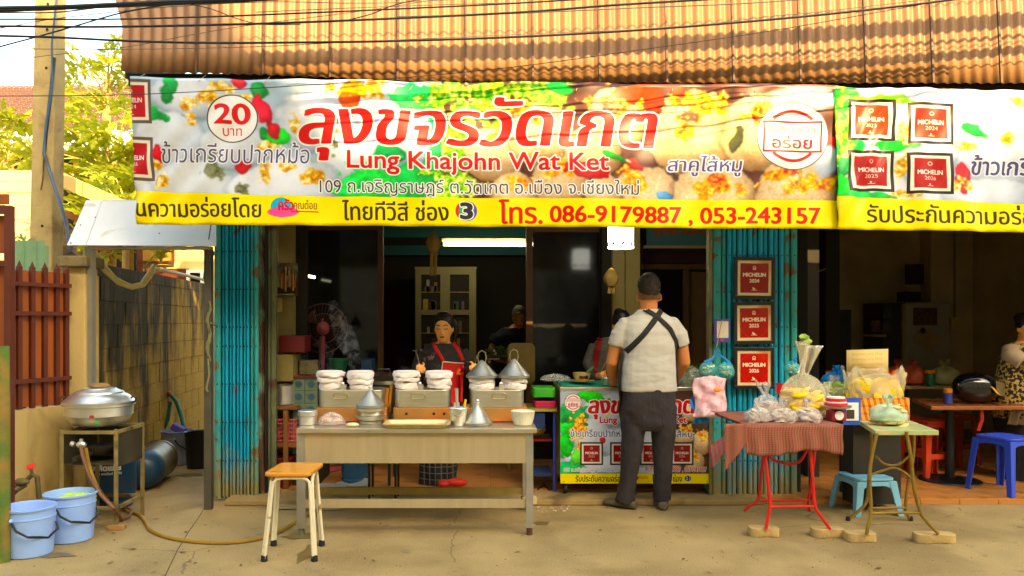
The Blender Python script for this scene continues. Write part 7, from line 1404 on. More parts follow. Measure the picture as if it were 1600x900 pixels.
# plastic stools
def pstool(px, Y, zb, w_, h, m, label, yaw=0, window=False, slats=True):
    c = Vector((X(px, Y), Y, zb)); t = thing('plastic_stool', label, 'stool', tuple(c), 'moulded plastic stools'); R = Matrix.Translation(c) @ Matrix.Rotation(yaw, 4, 'Z'); q = MB(); q.M = R; a = w_/2*.80
    q.slab(rpoly(-a, a, -a, a, a*.35, 5), h-.022, h); obj('seat', q, m, t, bevel=.006)
    if slats:
        q = MB(); q.M = R
        for k in range(7): q.box(-a*.75, a*.75, -a*.75+k*a*.25-.004, -a*.75+k*a*.25+.004, h+.0005, h+.004)
        obj('seat_ribs', q, m, t, kind='stuff')
    b = w_/2; lw_ = .052
    for sx in (-1, 1):
        for sy in (-1, 1):
            q = MB(); q.M = R; 
            def L_(z, s_): 
                e = a+(b-a)*(1-z/h); w2 = lw_*(.8+.35*z/h); return [Vector((sx*e, sy*(e-w2), z)), Vector((sx*e, sy*e, z)), Vector((sx*(e-w2), sy*e, z)), Vector((sx*(e-w2), sy*(e-.012), z)), Vector((sx*(e-.012), sy*(e-.012), z)), Vector((sx*(e-.012), sy*(e-w2), z))]
            q.rings([L_(0, 0), L_(h*.5, 0), L_(h-.023, 0)], True, smooth=False); obj('leg', q, m, t, bevel=.003)
    for k in range(4):
        q = MB(); q.M = R @ Matrix.Rotation(k*PI/2, 4, 'Z'); n = 12; zt_ = h-.024; up = []; lo = []
        for i in range(n+1):
            x = -1+2*i/n; e = a+(b-a)*(.09); up.append(Vector((x*a*.98, -a*1.0, zt_))); dip = .03+.085*abs(x)**4; lo.append(Vector((x*(a+(b-a)*(dip/h)-.001), -(a+(b-a)*(dip/h)), zt_-dip)))
        q.add(up+lo, [(i, n+1+i, n+2+i, i+1) for i in range(n)], False); o = obj('skirt', q, m, t); s_ = o.modifiers.new('t', 'SOLIDIFY'); s_.thickness = .004; s_.offset = -1
        if window:
            q = MB(); q.M = R @ Matrix.Rotation(k*PI/2, 4, 'Z'); z_ = h*.40; e = a+(b-a)*.6; q.box(-e*.8, e*.8, -e, -e+.005, z_-.025, z_+.02); obj('brace', q, m, t)
    return t
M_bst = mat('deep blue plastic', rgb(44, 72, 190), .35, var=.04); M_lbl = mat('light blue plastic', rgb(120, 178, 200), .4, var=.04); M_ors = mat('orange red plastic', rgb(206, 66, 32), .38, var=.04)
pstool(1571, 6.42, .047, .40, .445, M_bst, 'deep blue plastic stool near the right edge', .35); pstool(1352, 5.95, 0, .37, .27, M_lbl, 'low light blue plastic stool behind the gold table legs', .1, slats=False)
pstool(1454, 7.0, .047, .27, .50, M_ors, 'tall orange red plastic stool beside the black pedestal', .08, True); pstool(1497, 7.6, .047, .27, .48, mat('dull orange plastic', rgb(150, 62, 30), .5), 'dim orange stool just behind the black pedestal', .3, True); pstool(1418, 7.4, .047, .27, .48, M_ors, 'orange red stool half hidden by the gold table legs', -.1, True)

# pedestal table with helmet, rear tables, dining clutter
c = Vector((X(1484, 6.85), 6.85, .046)); t = thing('pedestal_table', 'brown topped dining table on a black round pedestal base', 'table', tuple(c)); q = MB(); q.lathe([(.235, 0), (.245, .004), (.24, .012), (.06, .03)], c, 40); obj('base', q, M_bkpl, t); q = MB(); q.tube([c+Vector((0, 0, .02)), c+Vector((0, 0, .63))], .036, 16); obj('pedestal', q, M_bkpl, t)
zq = Z(632, 6.7); q = MB(); q.slab([(X(1455, 6.55), 6.55), (X(1600, 6.55)+.2, 6.55), (X(1600, 6.55)+.2, 7.2), (X(1425, 7.2), 7.2)], zq-.03, zq); obj('tabletop', q, mat('orange brown tabletop', rgb(146, 82, 44), .3, var=.1), t, bevel=.004)
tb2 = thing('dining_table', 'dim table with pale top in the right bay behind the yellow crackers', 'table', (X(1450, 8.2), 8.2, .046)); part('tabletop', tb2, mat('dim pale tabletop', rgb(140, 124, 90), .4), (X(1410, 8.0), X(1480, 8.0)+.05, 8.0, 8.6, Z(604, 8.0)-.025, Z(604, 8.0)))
for px in (1416, 1476): part('leg', tb2, M_bkpl, (X(px, 8.05), X(px+4, 8.05), 8.05, 8.08, .046, Z(604, 8.0)-.026))
zz1 = Z(604, 8.0)+.003
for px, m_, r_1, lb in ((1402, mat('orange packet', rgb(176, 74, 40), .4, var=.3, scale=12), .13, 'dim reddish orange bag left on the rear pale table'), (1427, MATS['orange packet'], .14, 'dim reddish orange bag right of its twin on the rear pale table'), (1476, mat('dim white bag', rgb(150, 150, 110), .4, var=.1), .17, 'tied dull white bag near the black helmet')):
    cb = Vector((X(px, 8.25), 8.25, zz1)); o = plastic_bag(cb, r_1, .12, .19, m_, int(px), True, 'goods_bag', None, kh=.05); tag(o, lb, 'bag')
q = MB(); cj = Vector((X(1453, 8.1), 8.1, zz1)); q.lathe([(.045, 0), (.05, .005), (.05, .10), (.04, .12)], cj, 20); t = thing('jar', 'green jar with yellow lid on the rear pale table', 'jar', tuple(cj)); obj('jar_body', q, mat('green jar', rgb(30, 90, 60), .3), t); q = MB(); q.lathe([(.05, .121), (.052, .123), (.052, .15), (.04, .155)], cj, 20); obj('lid', q, mat('ochre lid', rgb(200, 140, 30), .5), t)
cj = Vector((X(1481, 6.75), 6.75, zq+.001)); t = thing('jar', 'blue jar with orange lid beside the black helmet', 'jar', tuple(cj)); q = MB(); q.lathe([(.03, 0), (.034, .004), (.034, .085), (.03, .09)], cj, 20); obj('jar_body', q, mat('blue jar', rgb(60, 66, 150), .3), t); q = MB(); q.lathe([(.033, .091), (.035, .093), (.035, .125), (.03, .13)], cj, 20); obj('lid', q, mat('orange lid', rgb(206, 126, 30), .5), t)
ch = Vector((X(1520, 6.8), 6.8, zq+.001)); t = thing('helmet', 'glossy black motorcycle helmet resting on the brown table', 'helmet', tuple(ch)); q = MB(); R = []
for i in range(13):
    th = PI*i/12; z = .132-.132*math.cos(th)
    R.append([ch+Vector((.19*(1.0+.10*(math.cos(a) > .3)*math.cos(a)*(i < 8))*math.sin(th)**.8*math.cos(a)*(1 if i < 12 else .01)+.02, .125*math.sin(th)**.85*math.sin(a), z*1.0)) for a in [2*PI*k/32 for k in range(32)]])
q.rings(R, True); obj('shell', q, mat('glossy black shell', rgb(16, 16, 18), .12, var=.02, coat=.6), t)
q = MB(); q.grid(lambda u, v: ch+Vector((.035+.19*math.cos(-1.15+1.5*u)*.98, -.131*math.sin(1.5-1.3*u)*1.0-.004, .085+.115*v-.05*u)), 12, 6, uvs=False); obj('visor', q, mat('smoked visor', rgb(120, 110, 90), .06, metal=.3), t)
q = MB(); q.grid(lambda u, v: ch+Vector((.06+.035*u+.05*(1-v), -.136-.002*u, .10+.06*v-.02*u)), 4, 4, uvs=False); obj('sticker', q, mat('gold sticker', rgb(226, 176, 70), .4), t)
q = MB(); q.tube([P(1533, 636, 6.6), P(1534, 655, 6.6), P(1528, 673, 6.6)], .016, 6); tag(obj('chin_strap', q, mat('red strap', rgb(170, 40, 24), .6)), 'red strap hanging below the brown table edge', 'strap')
# fridge
Yf = 9.7; t = thing('fridge', 'grey refrigerator with photos and note stuck on its door', 'refrigerator', (X(1430, Yf), Yf, .046)); M_fg = mat('grey fridge enamel', rgb(150, 146, 136), .4, var=.04)
part('door', t, M_fg, (X(1413, Yf), X(1481, Yf), Yf-.04, Yf, .10, Z(473, Yf)), bevel=.008); part('cabinet', t, mat('dark fridge side', rgb(50, 48, 46), .5), (X(1380, Yf), X(1481, Yf), Yf+.002, Yf+.5, .05, Z(473, Yf))); part('door_edge', t, mat('cream door edge', rgb(150, 132, 88), .5), (X(1407, Yf), X(1412.5, Yf), Yf-.045, Yf, .10, Z(475, Yf)))
part('photo', t, mat('photo print', rgb(90, 60, 52), .4, var=.7, scale=20), (X(1424, Yf), X(1461, Yf), Yf-.045, Yf-.0405, Z(508, Yf), Z(481, Yf))); q = MB(); q.cbox(P(1449, 531, Yf-.05), (.28, .004, .2), 0, Matrix.Rotation(.62, 4, 'Y')); obj('note', q, mat('tan note', rgb(158, 134, 84), .8), t); q = MB(); q.ball(P(1442, 517, Yf-.055), .03, 10, 1, .2, 1.2); obj('magnet', q, M_blk, t)
for px, py in ((1388, 488), (1388, 512), (1370, 510)): q = MB(); q.box(X(px-7, Yf-.05), X(px+7, Yf-.05), Yf-.03, Yf-.02, Z(py+9, Yf-.05), Z(py-9, Yf-.05)); obj('small_photo', q, MATS['photo print'] if px < 1380 else mat('blue photo', rgb(60, 62, 70), .4, var=.6, scale=24), t)
q = MB(); q.box(X(1362, 9.5), X(1382, 9.5), 9.45, 9.75, Z(526, 9.5), Z(523, 9.5)); tag(obj('small_shelf', q, M_cb), 'narrow wooden shelf edge left of the fridge', 'shelf')
q = MB(); q.box(X(1413, 9.9), X(1440, 9.9), 9.85, 9.88, Z(445, 9.9), Z(413, 9.9)); tag(obj('dark_frame', q, mat('dark maroon frame', rgb(44, 14, 18), .5)), 'dark maroon picture frame standing over the fridge', 'picture')
q = MB(); q.box(X(1408, 9.85), X(1432, 9.85), 9.75, 9.95, Z(471, 9.8), Z(456, 9.8)); tag(obj('radio', q, M_dark), 'small dark box on top of the fridge', 'box')
for px, pb in ((1492, 496), (1555, 490)):
    t = thing('conduit', ('left' if px < 1500 else 'right')+' white conduit running down to a switch box on the grey wall', 'pipe', tuple(P(px, pb, 10.0)), 'white conduits on the right bay wall'); q = MB(); q.tube([P(px, 300, 10.02), P(px, pb, 10.02)], .012, 6); obj('pipe_run', q, MATS['interior beige column paint'], t); part('switch_box', t, mat('ivory switch', rgb(196, 176, 116), .5), (X(px-7, 10.0), X(px+7, 10.0), 9.99, 10.04, Z(pb+19, 10), Z(pb, 10)))
q = MB(); q.box(X(1556, 10.0), X(1569, 10.0), 9.93, 10.0, Z(501, 10), Z(482, 10)); tag(obj('black_charger', q, M_bkpl), 'black box plugged beside the right switch', 'charger')
# black cabinet with bottles left of the fridge
Yk = 8.9; t = thing('black_cabinet', 'tall black cabinet in the right bay carrying cartons and bottles', 'cabinet', (X(1295, Yk), Yk, .046)); part('carcass', t, mat('matt black cabinet', rgb(16, 15, 14), .6), (X(1262, Yk), X(1330, Yk), Yk, Yk+.45, .046, Z(484, Yk)))
zc = Z(484, Yk)+.002
for px, w_, h_, m_, lb, nm, ct in ((1256.5, 7, 22, mat('amber carton', rgb(180, 116, 50), .6), 'amber carton at the left end of the black cabinet top', 'carton', 'carton'), (1266, 12, 30, mat('pale printed carton', rgb(150, 150, 140), .6, var=.3, scale=40), 'pale printed carton on the black cabinet', 'carton', 'carton'), (1286, 7, 30, MATS['pale printed carton'], 'slim pale carton between two dark bottles on the cabinet', 'carton', 'carton')):
    q = MB(); q.box(X(px, Yk), X(px+w_, Yk), Yk+.05, Yk+.13, zc, zc+h_*Yk/F); tag(obj(nm, q, m_), lb, ct)
for px, h_, m_, lb in ((1279, 28, mat('dark red bottle', rgb(84, 50, 40), .3), 'dark red bottle beside the pale carton'), (1299, 33, mat('grey glass bottle', rgb(110, 120, 110), .2), 'tall greyish bottle on the black cabinet'), (1312, 24, mat('brown red bottle', rgb(96, 56, 40), .3), 'brown red bottle at the right end of the black cabinet')):
    q = MB(); hh = h_*Yk/F; q.lathe([(.03, 0), (.034, .004), (.034, hh*.6), (.014, hh*.78), (.014, hh*.95), (.018, hh*.955), (.018, hh)], (X(px, Yk), Yk+.1, zc), 16); tag(obj('bottle', q, m_), lb, 'bottle')
q = MB(); q.tube([P(1250, 416, 8.5), P(1264, 420, 8.5), P(1276, 425, 8.5), P(1290, 420, 8.5)], .007, 5); tag(obj('hanging_wire', q, M_cord), 'pale wire sagging above the black cabinet', 'wire')

# ================================================================ INSIDE THE SHOP, CENTRE AND LEFT
Yq = 10.2; t = thing('glass_cabinet', 'cream two door glass cabinet against the dark back wall', 'cabinet', (X(697, Yq), Yq, .046)); M_cc = mat('cream cabinet paint', rgb(140, 132, 92), .6, var=.08); zt3 = Z(417, Yq)
part('carcass', t, M_ind, (X(650, Yq), X(743, Yq), Yq+.02, Yq+.4, .05, zt3-.02)); part('top_board', t, M_cc, (X(648, Yq), X(745, Yq), Yq-.01, Yq+.4, zt3-.02, zt3))
for a, b in ((649, 658), (688, 703), (733, 744)): part('stile', t, M_cc, (X(a, Yq), X(b, Yq), Yq-.008, Yq+.018, .06, zt3-.021))
for y0_, y1_ in ((418.5, 429), (484, 492), (548, 556)):
    for a, b in ((658.2, 687.8), (703.2, 732.8)): part('rail', t, M_cc, (X(a, Yq), X(b, Yq), Yq-.006, Yq+.016, Z(y1_, Yq), Z(y0_, Yq)))
for py in (456, 520):
    for a, b in ((658.2, 687.8), (703.2, 732.8)): part('shelf', t, M_cb, (X(a, Yq), X(b, Yq), Yq+.001, Yq+.0195, Z(py+1, Yq), Z(py, Yq)))
rr = random.Random(9); cols = [rgb(120, 90, 60), rgb(90, 96, 100), rgb(170, 110, 40), rgb(150, 150, 140), rgb(96, 50, 40), rgb(70, 96, 60), rgb(180, 150, 70)]
for k in range(18):
    a = rr.choice((660, 705))+rr.uniform(0, 19); b = rr.choice((456, 484, 520, 548)); w_ = rr.uniform(4, 9); h_ = rr.uniform(8, 20); q = MB(); q.box(X(a, Yq), X(a+w_, Yq), Yq+.004, Yq+.018, Z(b, Yq), Z(b-h_, Yq)); o = obj('stored_item', q, mat('stored item %d' % (k % 7), cols[k % 7], .5, var=.3, scale=20)); tag(o, 'small packet stored behind the '+('left' if a < 700 else 'right')+' glass door on the '+{456: 'top', 484: 'second', 520: 'third', 548: 'fourth'}[b]+' shelf of the cream cabinet', 'packet', 'packets inside the cream cabinet')
# lamps the photograph shows
M_tube = mat('lit fluorescent tube', (1, 1, 1), .5, emit=(1, .96, .74), estr=5.5); Yt2 = 9.4
t = thing('tube_light', 'lit fluorescent tube light under the teal ceiling beam', 'lamp', tuple(P(757, 381, Yt2))); q = MB(); q.tube([P(693, 381, Yt2), P(821, 382, Yt2)], .022, 12); obj('tube', q, M_tube, t); part('fitting', t, MATS['dim plaster'], (X(690, Yt2), X(824, Yt2), Yt2+.03, Yt2+.08, Z(377, Yt2), Z(372, Yt2)))
t = thing('lantern', 'glowing white cylindrical lantern hanging just below the banner', 'lantern', tuple(P(970, 388, 6.6))); c = P(970, 388, 6.6)
q = MB(); q.lathe([(.09, .012), (.105, .0), (.106, .014), (.1, .018)], c, 32); obj('lower_ring', q, mat('glowing ring', (1, 1, 1), .5, emit=(1, .97, .88), estr=3.2), t); q = MB(); q.lathe([(.10, .030), (.103, .034), (.104, .18), (.09, .22)], c, 32); obj('shade', q, mat('glowing shade', (1, 1, 1), .5, emit=(1, .97, .88), estr=3.2), t)
q = MB(); q.lathe([(.102, .019), (.102, .029)], c, 32, cap=False)
for k in range(8): a = 2*PI*k/8; q.cbox(c+Vector((.102*math.cos(a), .102*math.sin(a), .036)), (.02, .02, .02), a)
obj('dark_trim', q, M_rust, t); q = MB(); q.tube([c+Vector((0, 0, .2)), c+Vector((0, 0, .95))], .004, 5); obj('cord', q, M_blk, t)
def plantern(px, py0, py1, Y, w_, label, tail, glow=False):
    c = P(px, py1, Y); h = (py1-py0)*Y/F; t = thing('paper_lantern', label, 'lantern', tuple(c), 'hanging paper lanterns'); r = w_*Y/F/2; q = MB(); q.lathe([(r*.55, 0), (r, h*.35), (r, h*.65), (r*.6, h), (r*.1, h*1.25)], c, 8); obj('paper_shade', q, mat('old paper', rgb(150, 122, 62), .8, var=.15), t)
    for k in range(2): q = MB(); q.grid(lambda u, v: c+Vector((-r*.4+.5*r*k+r*.45*u-.1*r*v, -.01*v, -tail*Y/F*v)), 2, 6, uvs=False); o = obj('streamer', q, MATS['old paper'], t); o.modifiers.new('t', 'SOLIDIFY').thickness = .003
    q = MB(); q.tube([c+Vector((0, 0, h*1.2)), c+Vector((0, 0, h*1.2+.5))], .003, 5); obj('cord', q, M_blk, t)
plantern(677, 368, 393, 7.6, 24, 'octagonal paper lantern with long streamers left of the tube light', 38); plantern(955, 424, 447, 7.2, 24, 'small paper lantern hanging in front of the beige column', 12)
# blue shop sign inside
k = Canvas(0, 100, 0, 40, 4, (70, 110, 110)); k.text('ลุงขจร วัดเกต', 12, 96, 6, 30, (150, 80, 34), fat=(1, 1)); q = MB(); q.grid(lambda u, v: P(1010+94*u, 383-44*v, 7.9), 1, 1); t = thing('shop_sign', 'faded blue inner sign with orange lettering above the doorway', 'sign', tuple(P(1057, 384, 7.9))); obj('sign_face', q, image_mat('inner sign print', k.a, .7), t); part('sign_frame', t, M_beige, (X(1006, 7.9), X(1109, 7.9), 7.885, 7.93, Z(388, 7.9), Z(383.5, 7.9)))
# pink stand fan
Yf2 = 7.35; t = thing('stand_fan', 'pink stand fan with round wire guard behind the steamers', 'fan', (X(508, Yf2), Yf2, .046)); M_pk = mat('dusty pink plastic', rgb(178, 84, 92), .4, var=.06); c = P(505, 513, Yf2)
q = MB(); q.tube([Vector((X(500, Yf2), Yf2+.03, .05)), P(501, 600, Yf2+.03), P(504, 525, Yf2+.03)], [.034, .032, .024], 14); obj('column', q, M_pk, t); q = MB(); q.lathe([(.2, 0), (.21, .01), (.05, .03)], (X(500, Yf2), Yf2, .047), 24); obj('base', q, M_pk, t)
q = MB(); q.ball(c, .062, 18, 1, .9, 1); q.ball(c+Vector((0, -.05, 0)), .03, 12); q.tube([c+Vector((-.005, 0, .06)), c+Vector((-.005, 0, .09))], .007, 6); obj('motor_housing', q, M_pk, t)
q = MB(); Rg = .225
for rr_ in (Rg, Rg*.6): q.tube([c+Vector((rr_*math.cos(2*PI*k/40), .05*(1 if rr_ < Rg else 0)-.02, rr_*math.sin(2*PI*k/40))) for k in range(41)], .0035, 5)
for k in range(36): a = 2*PI*k/36; q.tube([c+Vector((.06*math.cos(a), -.06, .06*math.sin(a))), c+Vector((Rg*.7*math.cos(a), -.055, Rg*.7*math.sin(a))), c+Vector((Rg*math.cos(a), -.02, Rg*math.sin(a)))], .0013, 4)
obj('wire_guard', q, mat('dull pink wire', rgb(110, 62, 60), .5), t)
for k in range(3):
    a = .35+k*2*PI/3; q = MB(); q.grid(lambda u, v: c+Vector((math.cos(a+(u-.5)*.9*v+.0)*(.05+.14*v), .03+.02*(u-.5), math.sin(a+(u-.5)*.9*v)*(.05+.14*v))), 6, 5, uvs=False); o = obj('blade', q, mat('smoky blade', rgb(90, 70, 66), .3), t); o.modifiers.new('t', 'SOLIDIFY').thickness = .003
# left shelf on the wall, wall items
Yw = 6.88; t = thing('wall_rack', 'small hanging rack full of utensils on the beige wall', 'rack', tuple(P(447, 463, Yw))); q = MB(); q.box(X(432, Yw), X(463, Yw), Yw-.08, Yw+.06, Z(462, Yw), Z(459, Yw)); q.box(X(432, Yw), X(463, Yw), Yw+.05, Yw+.06, Z(459, Yw), Z(410, Yw)); obj('rack_frame', q, M_rust, t)
for k in range(14): q = MB(); px = 434+k*2; q.tube([P(px, 456+rr.uniform(-10, 0), Yw-.03), P(px+rr.uniform(-1, 2), 430+rr.uniform(-16, 4), Yw-.02)], .007, 6); tag(obj('utensil', q, mat('utensil %d' % (k % 3), (rgb(150, 140, 110), rgb(160, 90, 40), rgb(110, 60, 40))[k % 3], .3, metal=.3)), 'utensil standing in the small wall rack'+(', one of the thin pale, orange or brown handles'), 'utensil', 'utensils in the wall rack')
q = MB(); q.box(X(431, Yw), X(439, Yw), Yw, Yw+.05, Z(487, Yw), Z(465, Yw)); tag(obj('switch_box', q, MATS['ivory switch']), 'ivory switch box under the small wall rack', 'switch')
q = MB(); q.tube([P(434, 345, Yw), P(434, 408, Yw)], .008, 6); tag(obj('wall_conduit', q, M_beige), 'thin conduit rising above the small wall rack', 'pipe')
t = thing('wall_lamp', 'small lit slanted tube lamp on the dark left interior', 'lamp', tuple(P(485, 432, 7.5))); q = MB(); q.tube([P(476.5, 430.5, 7.5), P(492.5, 433.5, 7.5)], .012, 8); obj('tube', q, mat('lit small tube', (1, 1, 1), .5, emit=(1, .95, .62), estr=2.2), t)
# counter with tiles and its clutter, left
Yl = 6.62; ct = thing('tiled_counter', 'counter faced with blue dotted tiles behind the steel table', 'counter', (X(510, Yl), Yl, .046)); part('counter_body', ct, M_ind, (X(456, Yl), X(497, Yl), Yl+.012, Yl+.5, .046, Z(590, Yl)))
M_tl = mat('pale teal tile', rgb(100, 118, 96), .3, var=.1); M_td = mat('blue tile dot', rgb(50, 80, 100), .3); ti = None
for i in range(2):
    for j in range(6):
        q = MB(); x = X(457, Yl)+.105*i; z = Z(590, Yl)-.105*(j+1); q.box(x, x+.101, Yl, Yl+.01, z, z+.101); 
        if ti is None: ti = obj('tile', q, M_tl, ct)
        else: inst(ti, (.105*i, 0, -.105*j), ct)
q = MB()
for i in range(2):
    for j in range(6): q.lathe([(.03, 0), (.03, .002), (.012, .003)], (X(457, Yl)+.105*i+.05, Yl-.0005, Z(590, Yl)-.105*(j+1)+.05), 10, M=Matrix.Rotation(PI/2, 3, 'X'))
obj('tile_dots', q, M_td, ct, kind='stuff'); part('counter_top', ct, mat('maroon counter top', rgb(110, 40, 44), .4), (X(452, Yl), X(612, Yl), Yl-.02, Yl+.5, Z(590, Yl)+.001, Z(587, Yl)))
part('leg', ct, M_bkpl, (X(606, Yl), X(610, Yl), Yl+.4, Yl+.43, .047, Z(590, Yl))); part('leg', ct, M_bkpl, (X(606, Yl), X(610, Yl), Yl, Yl+.03, .047, Z(590, Yl)))
zct = Z(587, Yl)+.002
def put(name, label, cat, m, px0, px1, h, y=.1, d=.2, bevel=.006, z=None):
    q = MB(); z_ = zct if z is None else z; q.box(X(px0, Yl), X(px1, Yl), Yl+y, Yl+y+d, z_, z_+h); return tag(obj(name, q, m, bevel=bevel), label, cat)
def tub(name, label, cat, m, px, w_, h, y=.2, z=None):
    z_ = zct if z is None else z; r = w_*Yl/F/2; q = MB(); q.lathe([(r*.7, 0), (r*.75, .004), (r*.98, h*.9), (r*1.05, h*.92), (r*1.05, h), (r*.95, h), (r*.7, .01)], (X(px, Yl+y), Yl+y, z_), 24); return tag(obj(name, q, m), label, cat)
tub('green_tub', 'green plastic tub behind the second cloth bundle', 'tub', mat('dim green plastic', rgb(10, 96, 62), .4), 529, 30, .13); put('blue_box', 'blue plastic box right of the green tub', 'box', mat('dim blue plastic', rgb(30, 70, 120), .4), 557, 575, .12, .25)
put('red_box', 'red toolbox like case stacked high at the left counter end', 'box', mat('dull red case', rgb(120, 20, 26), .4), 436, 476, .14, .0, .25, z=1.15-.0); put('beige_box', 'beige plastic box under the red case beside the gate bars', 'box', mat('beige box plastic', rgb(130, 120, 76), .6), 430, 460, .22, -.05, .3, z=.915); tub('green_basin', 'green basin tilted between beige box and fan column', 'basin', MATS['dim green plastic'], 462, 34, .05, .3, z=1.06)
put('grey_pack', 'crumpled grey packs on the left counter end', 'pack', mat('crumpled grey film', rgb(120, 116, 96), .3, var=.3, scale=14), 462, 492, .12, .12, .15); 
sh2 = part('counter_rack', None, mat('old orange wood', rgb(120, 76, 34), .7, var=.15), (X(430, 6.5), X(464, 6.5), 6.5, 6.8, Z(640, 6.5), Z(635, 6.5)), (X(430, 6.5), X(472, 6.5), 6.5, 6.8, Z(699, 6.5), Z(692, 6.5)), (X(443, 6.5), X(450, 6.5), 6.49, 6.53, .046, Z(641, 6.5)), (X(466, 6.5), X(470, 6.5), 6.76, 6.8, .046, Z(641, 6.5)), (X(430, 6.5), X(433, 6.5), 6.76, 6.8, .046, Z(641, 6.5))); tag(sh2, 'old wooden rack between the gate bars and the steel table', 'rack')
cpt = Vector((X(444, 6.65), 6.65, Z(634.5, 6.5)+.003)); t = thing('cooking_pot', 'dim steel pot with lid on the wooden rack by the gate bars', 'pot', tuple(cpt)); q = MB(); q.lathe([(.085, 0), (.09, .004), (.09, .15), (.094, .153), (.08, .165), (.02, .18)], cpt, 24); obj('pot_body', q, M_alu, t); q = MB(); q.tube([cpt+Vector((-.02, 0, .175)), cpt+Vector((-.02, 0, .21)), cpt+Vector((.03, 0, .21)), cpt+Vector((.03, 0, .175))], .006, 6); obj('lid_handle', q, MATS['dull red case'], t)
zb_ = Z(691.5, 6.5)+.003; q = MB(); x0_, x1_ = X(431, 6.5), X(462, 6.5)
for k in range(6): q.tube([(x0_, 6.52, zb_+.01+.034*k), (x1_, 6.52, zb_+.01+.034*k), (x1_, 6.72, zb_+.01+.034*k), (x0_, 6.72, zb_+.01+.034*k), (x0_, 6.52, zb_+.01+.034*k)], .005, 5)
for k in range(9): x = x0_+(x1_-x0_)*k/8; q.tube([(x, 6.52, zb_), (x, 6.52, zb_+.185)], .004, 5)
tag(obj('basket', q, mat('pink basket plastic', rgb(190, 70, 76), .5)), 'pink plastic basket on the lower board of the wooden rack', 'basket')
tub('red_tub', 'red tub on the floor under the wooden rack', 'tub', MATS['dull red case'], 440, 40, .25, .0, z=.048)
# things seen under the steel table
q = MB(); cb = Vector((X(555, 6.75), 6.75, .048)); q.lathe([(.095, 0), (.115, .01), (.118, .04), (.108, .05), (.115, .07), (.115, .25), (.05, .32), (.03, .38)], cb, 28); tag(obj('water_bottle', q, mat('blue water bottle', rgb(44, 96, 128), .12, alpha=.8)), 'large blue water bottle standing on the tiles under the table', 'bottle')
for k, (px, py) in enumerate(((515, 758), (548, 756))): 
    q = MB(); a_ = gp_(px, py+2, .05); rnd = random.Random(k); q.grid(lambda u, v: Vector((a_.x-.12+.26*u, a_.y+.1*v-.05, .052+.018*abs(math.sin(u*5+k))*v+(.04*v*u if k else 0))), 12, 6, uvs=False, smooth=False); o = obj('paper_sheet', q, mat('grey paper', rgb(150, 148, 140), .8)); o.modifiers.new('t', 'SOLIDIFY').thickness = .003; tag(o, ('flat' if k == 0 else 'curled')+' grey paper sheet lying on the tile edge under the table', 'paper')
q = MB(); a_ = Vector((X(460, 6.1), 6.08, .006)); q.grid(lambda u, v: a_+Vector((-.13+.5*u, -.12+.24*v+.02*math.sin(u*4), .004*math.sin(u*7+v*3)+.004)), 14, 6, uvs=False); o = obj('flattened_box', q, mat('dusty grey card', rgb(158, 146, 124), .85)); o.modifiers.new('t', 'SOLIDIFY').thickness = .004; tag(o, 'flattened grey cardboard on the ground behind the stool', 'cardboard')
# between table and cart
zs = .78
for px0, px1, z0_, h_, m_, lb, nm in ((832, 866, .80, .075, mat('bright green tray', rgb(60, 170, 40), .45), 'bright green tray on the little table between cook and cart', 'green_tray'), (834, 868, .715, .055, mat('magenta tray', rgb(190, 30, 76), .45), 'magenta tray below the bright green one', 'red_tray')):
    q = MB(); q.slab(rpoly(X(px0, 6.5), X(px1, 6.5), 6.4, 6.7, .02, 3), z0_, z0_+h_); tag(obj(nm, q, m_, bevel=.004), lb, 'tray')
t = thing('side_table', 'low side table with blue cloth and legs between steel table and cart', 'table', (X(850, 6.6), 6.6, .046)); part('tabletop', t, mat('olive board', rgb(150, 150, 50), .6), (X(818, 6.5), X(868, 6.5), 6.38, 6.8, .69, .712)); part('skirt', t, mat('navy cloth', rgb(26, 44, 96), .8), (X(820, 6.5), X(850, 6.5), 6.40, 6.41, .55, .689))
for px in (822, 866): part('leg', t, M_bst, (X(px-3, 6.5), X(px, 6.5), 6.42, 6.45, .047, .689))
part('shelf', t, MATS['dull red case'], (X(822, 6.5), X(862, 6.5), 6.46, 6.78, .44, .455)); part('shelf', t, mat('dim blue shelf', rgb(30, 56, 110), .5), (X(822, 6.5), X(862, 6.5), 6.46, 6.78, .16, .185))
q = MB(); q.ball((X(838, 6.6), 6.6, .53), .07, 14, 1.2, .8, .9, .05); tag(obj('yellow_packet', q, mat('dim yellow', rgb(170, 150, 40), .5)), 'yellow green packet on the red shelf of the side table', 'packet')
t = thing('chair', 'cream backed chair behind the right steamer', 'chair', (X(815, 7.8), 7.2, .046)); q = MB(); q.prism([(x, z) for x, z in rpoly(X(793, 7.2), X(836, 7.2), Z(600, 7.2), Z(536, 7.2), .05, 5)], 7.2, 7.22); obj('backrest', q, mat('cream chair plastic', rgb(128, 110, 60), .5), t, bevel=.004); part('seat', t, MATS['cream chair plastic'], (X(793, 7.2), X(836, 7.2), 7.22, 7.6, .44, .47))
for px, y in ((795, 7.23), (832, 7.23), (795, 7.57), (832, 7.57)): part('leg', t, MATS['cream chair plastic'], (X(px-2, 7.2), X(px+2, 7.2), y, y+.03, .047, .44))
q = MB()
for k in range(90): c = Vector((X(785, 8.6)+random.gauss(0, .09), 8.6+random.uniform(-.05, .05), Z(556, 8.6)+random.uniform(0, .09))); a = random.uniform(0, 6); l = .04; q.add([c, c+Vector((l*math.cos(a), .01, l*math.sin(a))), c+Vector((l*1.2*math.cos(a+.6), 0, l*1.2*math.sin(a+.6)))], [(0, 1, 2)])
o = obj('green_leaves', q, M_herb, kind='stuff'); o['label'] = 'heap of green leaves in front of the grey haired person'; o['category'] = 'leaves'
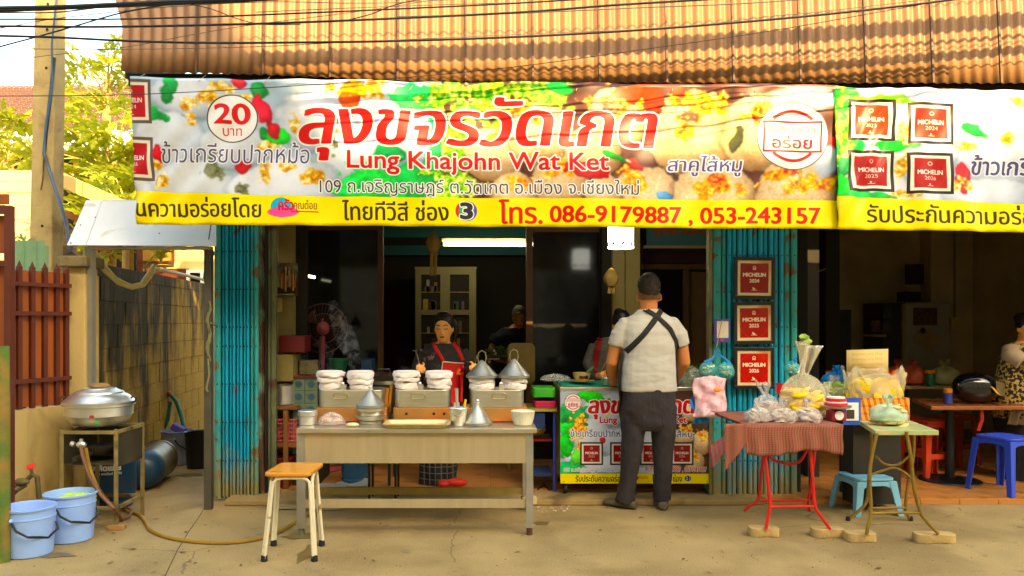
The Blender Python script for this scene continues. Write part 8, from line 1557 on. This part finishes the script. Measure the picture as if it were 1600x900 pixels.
part_ = part('work_table', None, M_ind, (X(760, 8.6), X(822, 8.6), 8.4, 9.0, Z(556, 8.6)-.03, Z(556, 8.6)-.002), (X(762, 8.6), X(766, 8.6), 8.42, 8.46, .046, Z(556, 8.6)-.03), (X(818, 8.6), X(822, 8.6), 8.42, 8.46, .046, Z(556, 8.6)-.03)); tag(part_, 'dark work table under the heap of green leaves', 'table')
# white crumbs on the kerb
q = MB(); rr = random.Random(4)
for k in range(34): Y = gy(rr.uniform(786, 800)); q.ball((X(rr.uniform(836, 892), Y), Y, .003), rr.uniform(.002, .006), 6, 1.4, 1, .6)
o = obj('crumbs', q, M_white, kind='stuff'); o['label'] = 'white crumbs scattered on the concrete by the cart'; o['category'] = 'crumbs'
q = MB(); q.tube([gp_(840, 765, .052), gp_(850, 757, .052), gp_(858, 766, .052), gp_(866, 762, .052)], .006, 5); tag(obj('floor_cable', q, M_cab), 'black cable curled on the tiles left of the cart', 'cable')
# unseen wall added past the right edge to keep sun out of the bay
part('front_wall', sh, MATS['upper plaster'], (5.15, 6.6, 6.2, 6.35, 0, 4.3))

# wet patches, pebbles and litter on the concrete
M_wet = mat('wet concrete', rgb(122, 102, 64), .35, var=.2, scale=12, spec=.6)
rw = random.Random(11)
for k, (px, py, rx, ry, lb) in enumerate(((482, 862, .045, .20, 'narrow wet streak on the concrete under the stool'), (470, 838, .10, .07, 'wet patch round the front left foot of the steel table'), (846, 818, .05, .05, 'small damp mark right of the steel table leg'), (88, 868, .10, .05, 'dark damp marks beside the pale blue buckets'), (300, 742, .12, .09, 'damp dirty patch at the mouth of the side passage'))):
    Y = gy(py); c = Vector((X(px, Y), Y, .0035+.0002*k)); q = MB(); n = 40; ph = rw.uniform(0, 6); ring = [c+Vector((rx*(1+.25*math.sin(a*3+ph)+.15*math.sin(a*7+ph)+.08*math.sin(a*13))*math.cos(a), ry*(1+.2*math.sin(a*4+ph)+.1*math.sin(a*9))*math.sin(a), 0)) for a in [2*PI*i/n for i in range(n)]]
    q.add([c]+ring, [(0, 1+i, 1+(i+1) % n) for i in range(n)]); o = obj('wet_patch', q, M_wet, kind='stuff'); o['label'] = lb; o['category'] = 'wet patch'
q = MB()
for k in range(420):
    py = rw.uniform(790, 915); Y = gy(py); px = rw.uniform(-20, 1620); r = rw.uniform(.0012, .004)*(1 if k % 12 else 1.6); q.ball((X(px, Y), Y, r*.3), r, 5, rw.uniform(.7, 1.5), 1, .6, .2)
o = obj('grit', q, mat('grit', rgb(128, 110, 80), .9, var=.4, scale=30), kind='stuff'); o['label'] = 'scattered grit and pebbles on the concrete street edge'; o['category'] = 'grit'
q = MB()
for k in range(46):
    px = rw.choice((rw.uniform(-20, 330), rw.uniform(-20, 1620))); Y = gy(rw.uniform(788, 900)); a = rw.uniform(0, 6.3); l = rw.uniform(.012, .03); c = Vector((X(px, Y), Y, .006)); d = Vector((math.cos(a), math.sin(a), 0)); s_ = Vector((-d.y, d.x, 0))
    q.add([c-d*l, c+s_*l*.35+Vector((0, 0, .004)), c+d*l, c-s_*l*.35], [(0, 1, 2, 3)])
o = obj('leaf_litter', q, mat('dry brown leaf', rgb(112, 74, 34), .8, var=.4, scale=20), kind='stuff'); o['label'] = 'tiny dry leaves littered over the concrete'; o['category'] = 'litter'
